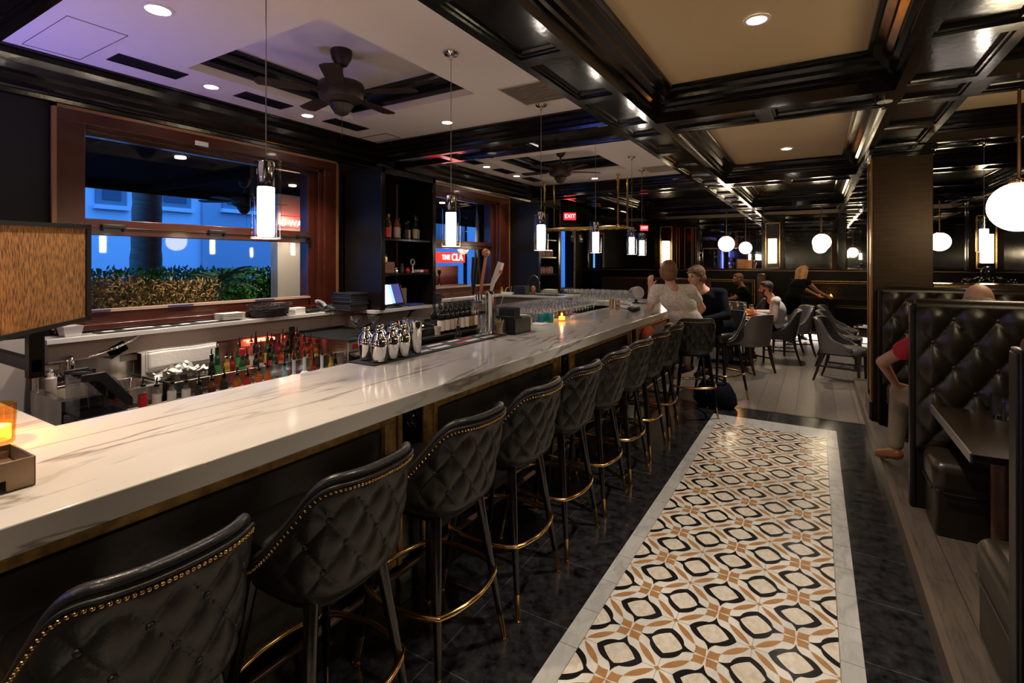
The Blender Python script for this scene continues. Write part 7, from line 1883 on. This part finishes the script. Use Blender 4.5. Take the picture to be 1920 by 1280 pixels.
person('woman with short light brown hair in a dark blazer, turned towards the woman in white', (-1.0, 6.5, 0), J, SK1, NAVY, NAVY, 'bob', H2, longsleeve=True, shoe=BLACKP, torso_w=0.165, vox=0.011)
# bearded man
J = dict(hip=V(-0.50, 9.36, 0.57), chest=V(-0.53, 9.30, 0.86), neck=V(-0.62, 9.25, 1.06), head=V(-0.70, 9.22, 1.205), face=V(-0.98, -0.12, -0.06),
         shL=V(-0.56, 9.10, 1.0), shR=V(-0.56, 9.47, 1.0), elL=V(-0.57, 9.02, 0.74), haL=V(-0.84, 9.08, 0.80), elR=V(-0.62, 9.55, 0.78), haR=V(-0.88, 9.48, 0.80),
         knL=V(-0.96, 9.22, 0.52), anL=V(-0.92, 9.18, 0.12), toL=V(-1.04, 9.16, 0.04), knR=V(-0.96, 9.48, 0.52), anR=V(-0.94, 9.50, 0.12), toR=V(-1.06, 9.52, 0.04))
person('bearded man with dark hair in a white shirt sitting at the candle table', (-0.5, 9.36, 0), J, SK1, SHIRT, DARKT, 'short', H3, longsleeve=True, beard=H3, shoe=BLACKP, torso_w=0.18)
# waitress bending over the far table
J = dict(hip=V(-0.40, 12.08, 0.90), chest=V(-0.33, 12.20, 1.13), neck=V(-0.27, 12.30, 1.27), head=V(-0.24, 12.38, 1.42), face=V(0.45, 0.75, -0.5),
         shL=V(-0.42, 12.34, 1.22), shR=V(-0.14, 12.20, 1.22), elL=V(-0.18, 12.48, 1.05), haL=V(0.02, 12.62, 0.93), elR=V(0.02, 12.34, 1.04), haR=V(0.20, 12.50, 0.93),
         knL=V(-0.48, 12.14, 0.50), anL=V(-0.50, 12.08, 0.10), toL=V(-0.44, 12.18, 0.04), knR=V(-0.26, 12.14, 0.52), anR=V(-0.24, 12.05, 0.12), toR=V(-0.18, 12.13, 0.05))
person('waitress with long blond hair in a short black dress bending over the far table', (-0.22, 12.08, 0), J, SK2, BLKD, BLKD, 'long', H4, sleeve=0, skirt=True, shoe=BLACKP, torso_w=0.155)
# man at the back table
J = dict(hip=V(-1.28, 12.10, 0.58), chest=V(-1.30, 12.05, 0.90), neck=V(-1.38, 12.0, 1.12), head=V(-1.45, 11.98, 1.27), face=V(-0.9, -0.3, -0.15),
         shL=V(-1.36, 11.84, 1.05), shR=V(-1.32, 12.2, 1.05), elL=V(-1.50, 11.72, 0.86), haL=V(-1.75, 11.78, 0.80), elR=V(-1.5, 12.25, 0.86), haR=V(-1.72, 12.15, 0.80))
person('person with tousled reddish hair in dark clothes reaching across the back table', (-1.28, 12.1, 0), J, SK2, BLKD, BLKD, 'short', H1, sleeve=0.5, torso_w=0.17)
st_ = thing('dining_chair', (0, 0, 0), 'x', 'chair'); bpy.data.objects.remove(st_)
dup(ch, (-1.22, 12.06, 0), rz=0.1, label='grey leather dining chair of the person at the back table', group='grey leather dining chairs')
# girl behind the blazer
J = dict(hip=V(-1.93, 9.25, 0.57), chest=V(-1.90, 9.25, 0.86), neck=V(-1.86, 9.25, 1.08), head=V(-1.80, 9.22, 1.22), face=V(0.8, -0.45, -0.1),
         shL=V(-1.88, 9.42, 1.0), shR=V(-1.86, 9.08, 1.0), elL=V(-1.78, 9.5, 0.8), haL=V(-1.56, 9.42, 0.80), elR=V(-1.74, 8.98, 0.80), haR=V(-1.54, 9.0, 0.80))
person('girl with red hair tied up at the candle table, behind the woman in the blazer', (-1.93, 9.25, 0), J, SK2, mat('coral_top', (0.35, 0.10, 0.08), 0.7), DARKT, 'bun', H6, sleeve=0.1, torso_w=0.14, s=0.95)
# man in red in the booth
J = dict(hip=V(0.86, 4.28, 0.66), chest=V(0.82, 4.27, 0.98), neck=V(0.85, 4.30, 1.22), head=V(0.90, 4.34, 1.375), face=V(0.25, 0.95, -0.1),
         shL=V(0.63, 4.27, 1.13), shR=V(1.02, 4.25, 1.13), elL=V(0.40, 4.40, 0.93), haL=V(0.50, 4.62, 0.745), elR=V(1.08, 4.50, 0.92), haR=V(0.98, 4.70, 0.80), thL=V(1, 0, 0.2),
         knL=V(0.545, 4.72, 0.655), anL=V(0.50, 4.66, 0.25), toL=V(0.42, 4.80, 0.16), knR=V(0.78, 4.68, 0.62), anR=V(0.78, 4.70, 0.23), toR=V(0.76, 4.84, 0.16))
person('man in a red polo shirt and khaki trousers, mostly hidden behind the booth bench', (0.86, 4.28, 0.118), J, SK1, REDS, KHAKI, 'fringe', H5, sleeve=0.5, shoe=mat('brown_shoe', (0.28, 0.10, 0.035), 0.4), torso_w=0.175, vox=0.010)
t = thing('wrist_watch', (0.47, 4.57, 0.79), 'x', 'watch'); bpy.data.objects.remove(t)
# orange bag at the bar and dark bag on the floor
m = MB(); m.rings([[(-1.44 + a * cx, 5.03 + b * cy, z) for a, b in [(math.cos(2 * PI * i / 20), math.sin(2 * PI * i / 20)) for i in range(20)]] for cx, cy, z in ((0.05, 0.10, 0.817), (0.08, 0.13, 0.83), (0.085, 0.14, 0.88), (0.06, 0.13, 0.95), (0.02, 0.09, 0.992))])
o = m.build('tote_bag', mat('orange_cloth', (0.72, 0.13, 0.04), 0.6, bump=0.8, bscale=12)); tag(o, 'orange fabric tote bag under the bar edge near the woman in white', 'bag')
m = MB(); m.rings([[(-0.98 + (a * cx), 6.12 + b * cy, z + 0.01 * math.sin(5 * q)) for q, (a, b) in enumerate([(math.cos(2 * PI * i / 24), math.sin(2 * PI * i / 24)) for i in range(24)])] for cx, cy, z in ((0.20, 0.12, 0.012), (0.235, 0.15, 0.05), (0.22, 0.14, 0.15), (0.17, 0.09, 0.24), (0.15, 0.03, 0.27))])
t = thing('floor_bag', (-0.98, 6.12, 0), 'dark navy bag slumped on the floor behind the turned bar stool', 'bag'); m.build('bag_body', mat('navy_cloth', (0.006, 0.007, 0.018), 0.9, spec=0.1, bump=0.8, bscale=10), t, world=True)
m = MB(); m.tube([(-1.08, 6.12, 0.26), (-1.02, 6.08, 0.33), (-0.94, 6.06, 0.33), (-0.86, 6.10, 0.28)], 0.010, 8); m.build('strap', MT['navy_cloth'], t, world=True)
#@@BACK
# ================================================================ BEHIND THE CAMERA, SEEN IN THE MIRRORS
t = thing('bottle_display', (-4.1, -2.3, 0.9), 'blue lit bottle display at the other end of the room, reflected in the far mirror', 'display')
MB().box(-4.19, -4.12, -3.5, -1.3, 0.9, 2.3).build('lit_back', mat('display_blue', (0.2, 0.3, 1), 0.4, emis=(0.16, 0.20, 1.0), es=1.6), t, world=True)
for z in (0.92, 1.3, 1.68, 2.3): MB().box(-4.12, -3.85, -3.5, -1.3, z - 0.03, z).build('shelf', LACQ, t, world=True)
for y in (-3.5, -1.33): MB().box(-4.19, -3.85, y, y + 0.03, 0.9, 2.3).build('side_panel', LACQ, t, world=True)
MB().box(-4.19, -3.7, -3.5, -1.3, 0.0, 0.9).build('base_cabinet', LACQ, t, world=True)
rr = random.Random(11)
cols = ['clear', 'amber', 'dark', 'green', 'clear', 'brown', 'red', 'amber']; k = 0
for zi, z in enumerate((0.921, 1.301, 1.681)):
    for i in range(16):
        bottle(-4.0, -3.42 + 0.133 * i, z, cols[(k * 5 + zi) % 8], ['white', 'black', 'cream'][k % 3], 'liquor bottle on the blue lit display reflected in the far mirror', 'bottles of the blue lit display', h=0.25, r=0.034, pour=False); k += 1
t = thing('blue_uplight', (-4.0, -0.1, 1.075), 'small blue violet uplight standing on the bar end, out of frame', 'lamp')
MB().lathe([(0.04, 0), (0.045, 0.01), (0.045, 0.09), (0.036, 0.09)], n=20).build('lamp_body', BLACKP, t)
MB().lathe([(0.001, 0.086), (0.035, 0.086), (0.035, 0.088), (0.001, 0.088)], n=20).build('lens', mat('violet_lens', (0.4, 0.4, 1), 0.4, emis=(0.3, 0.25, 1), es=6), t)
light('SPOT', 'lamp_light', (0, 0, 0.10), 46, (0.30, 0.24, 1.0), t, 0.04, 75, 1.0, aim=(0.25, 0.85, 1.5))
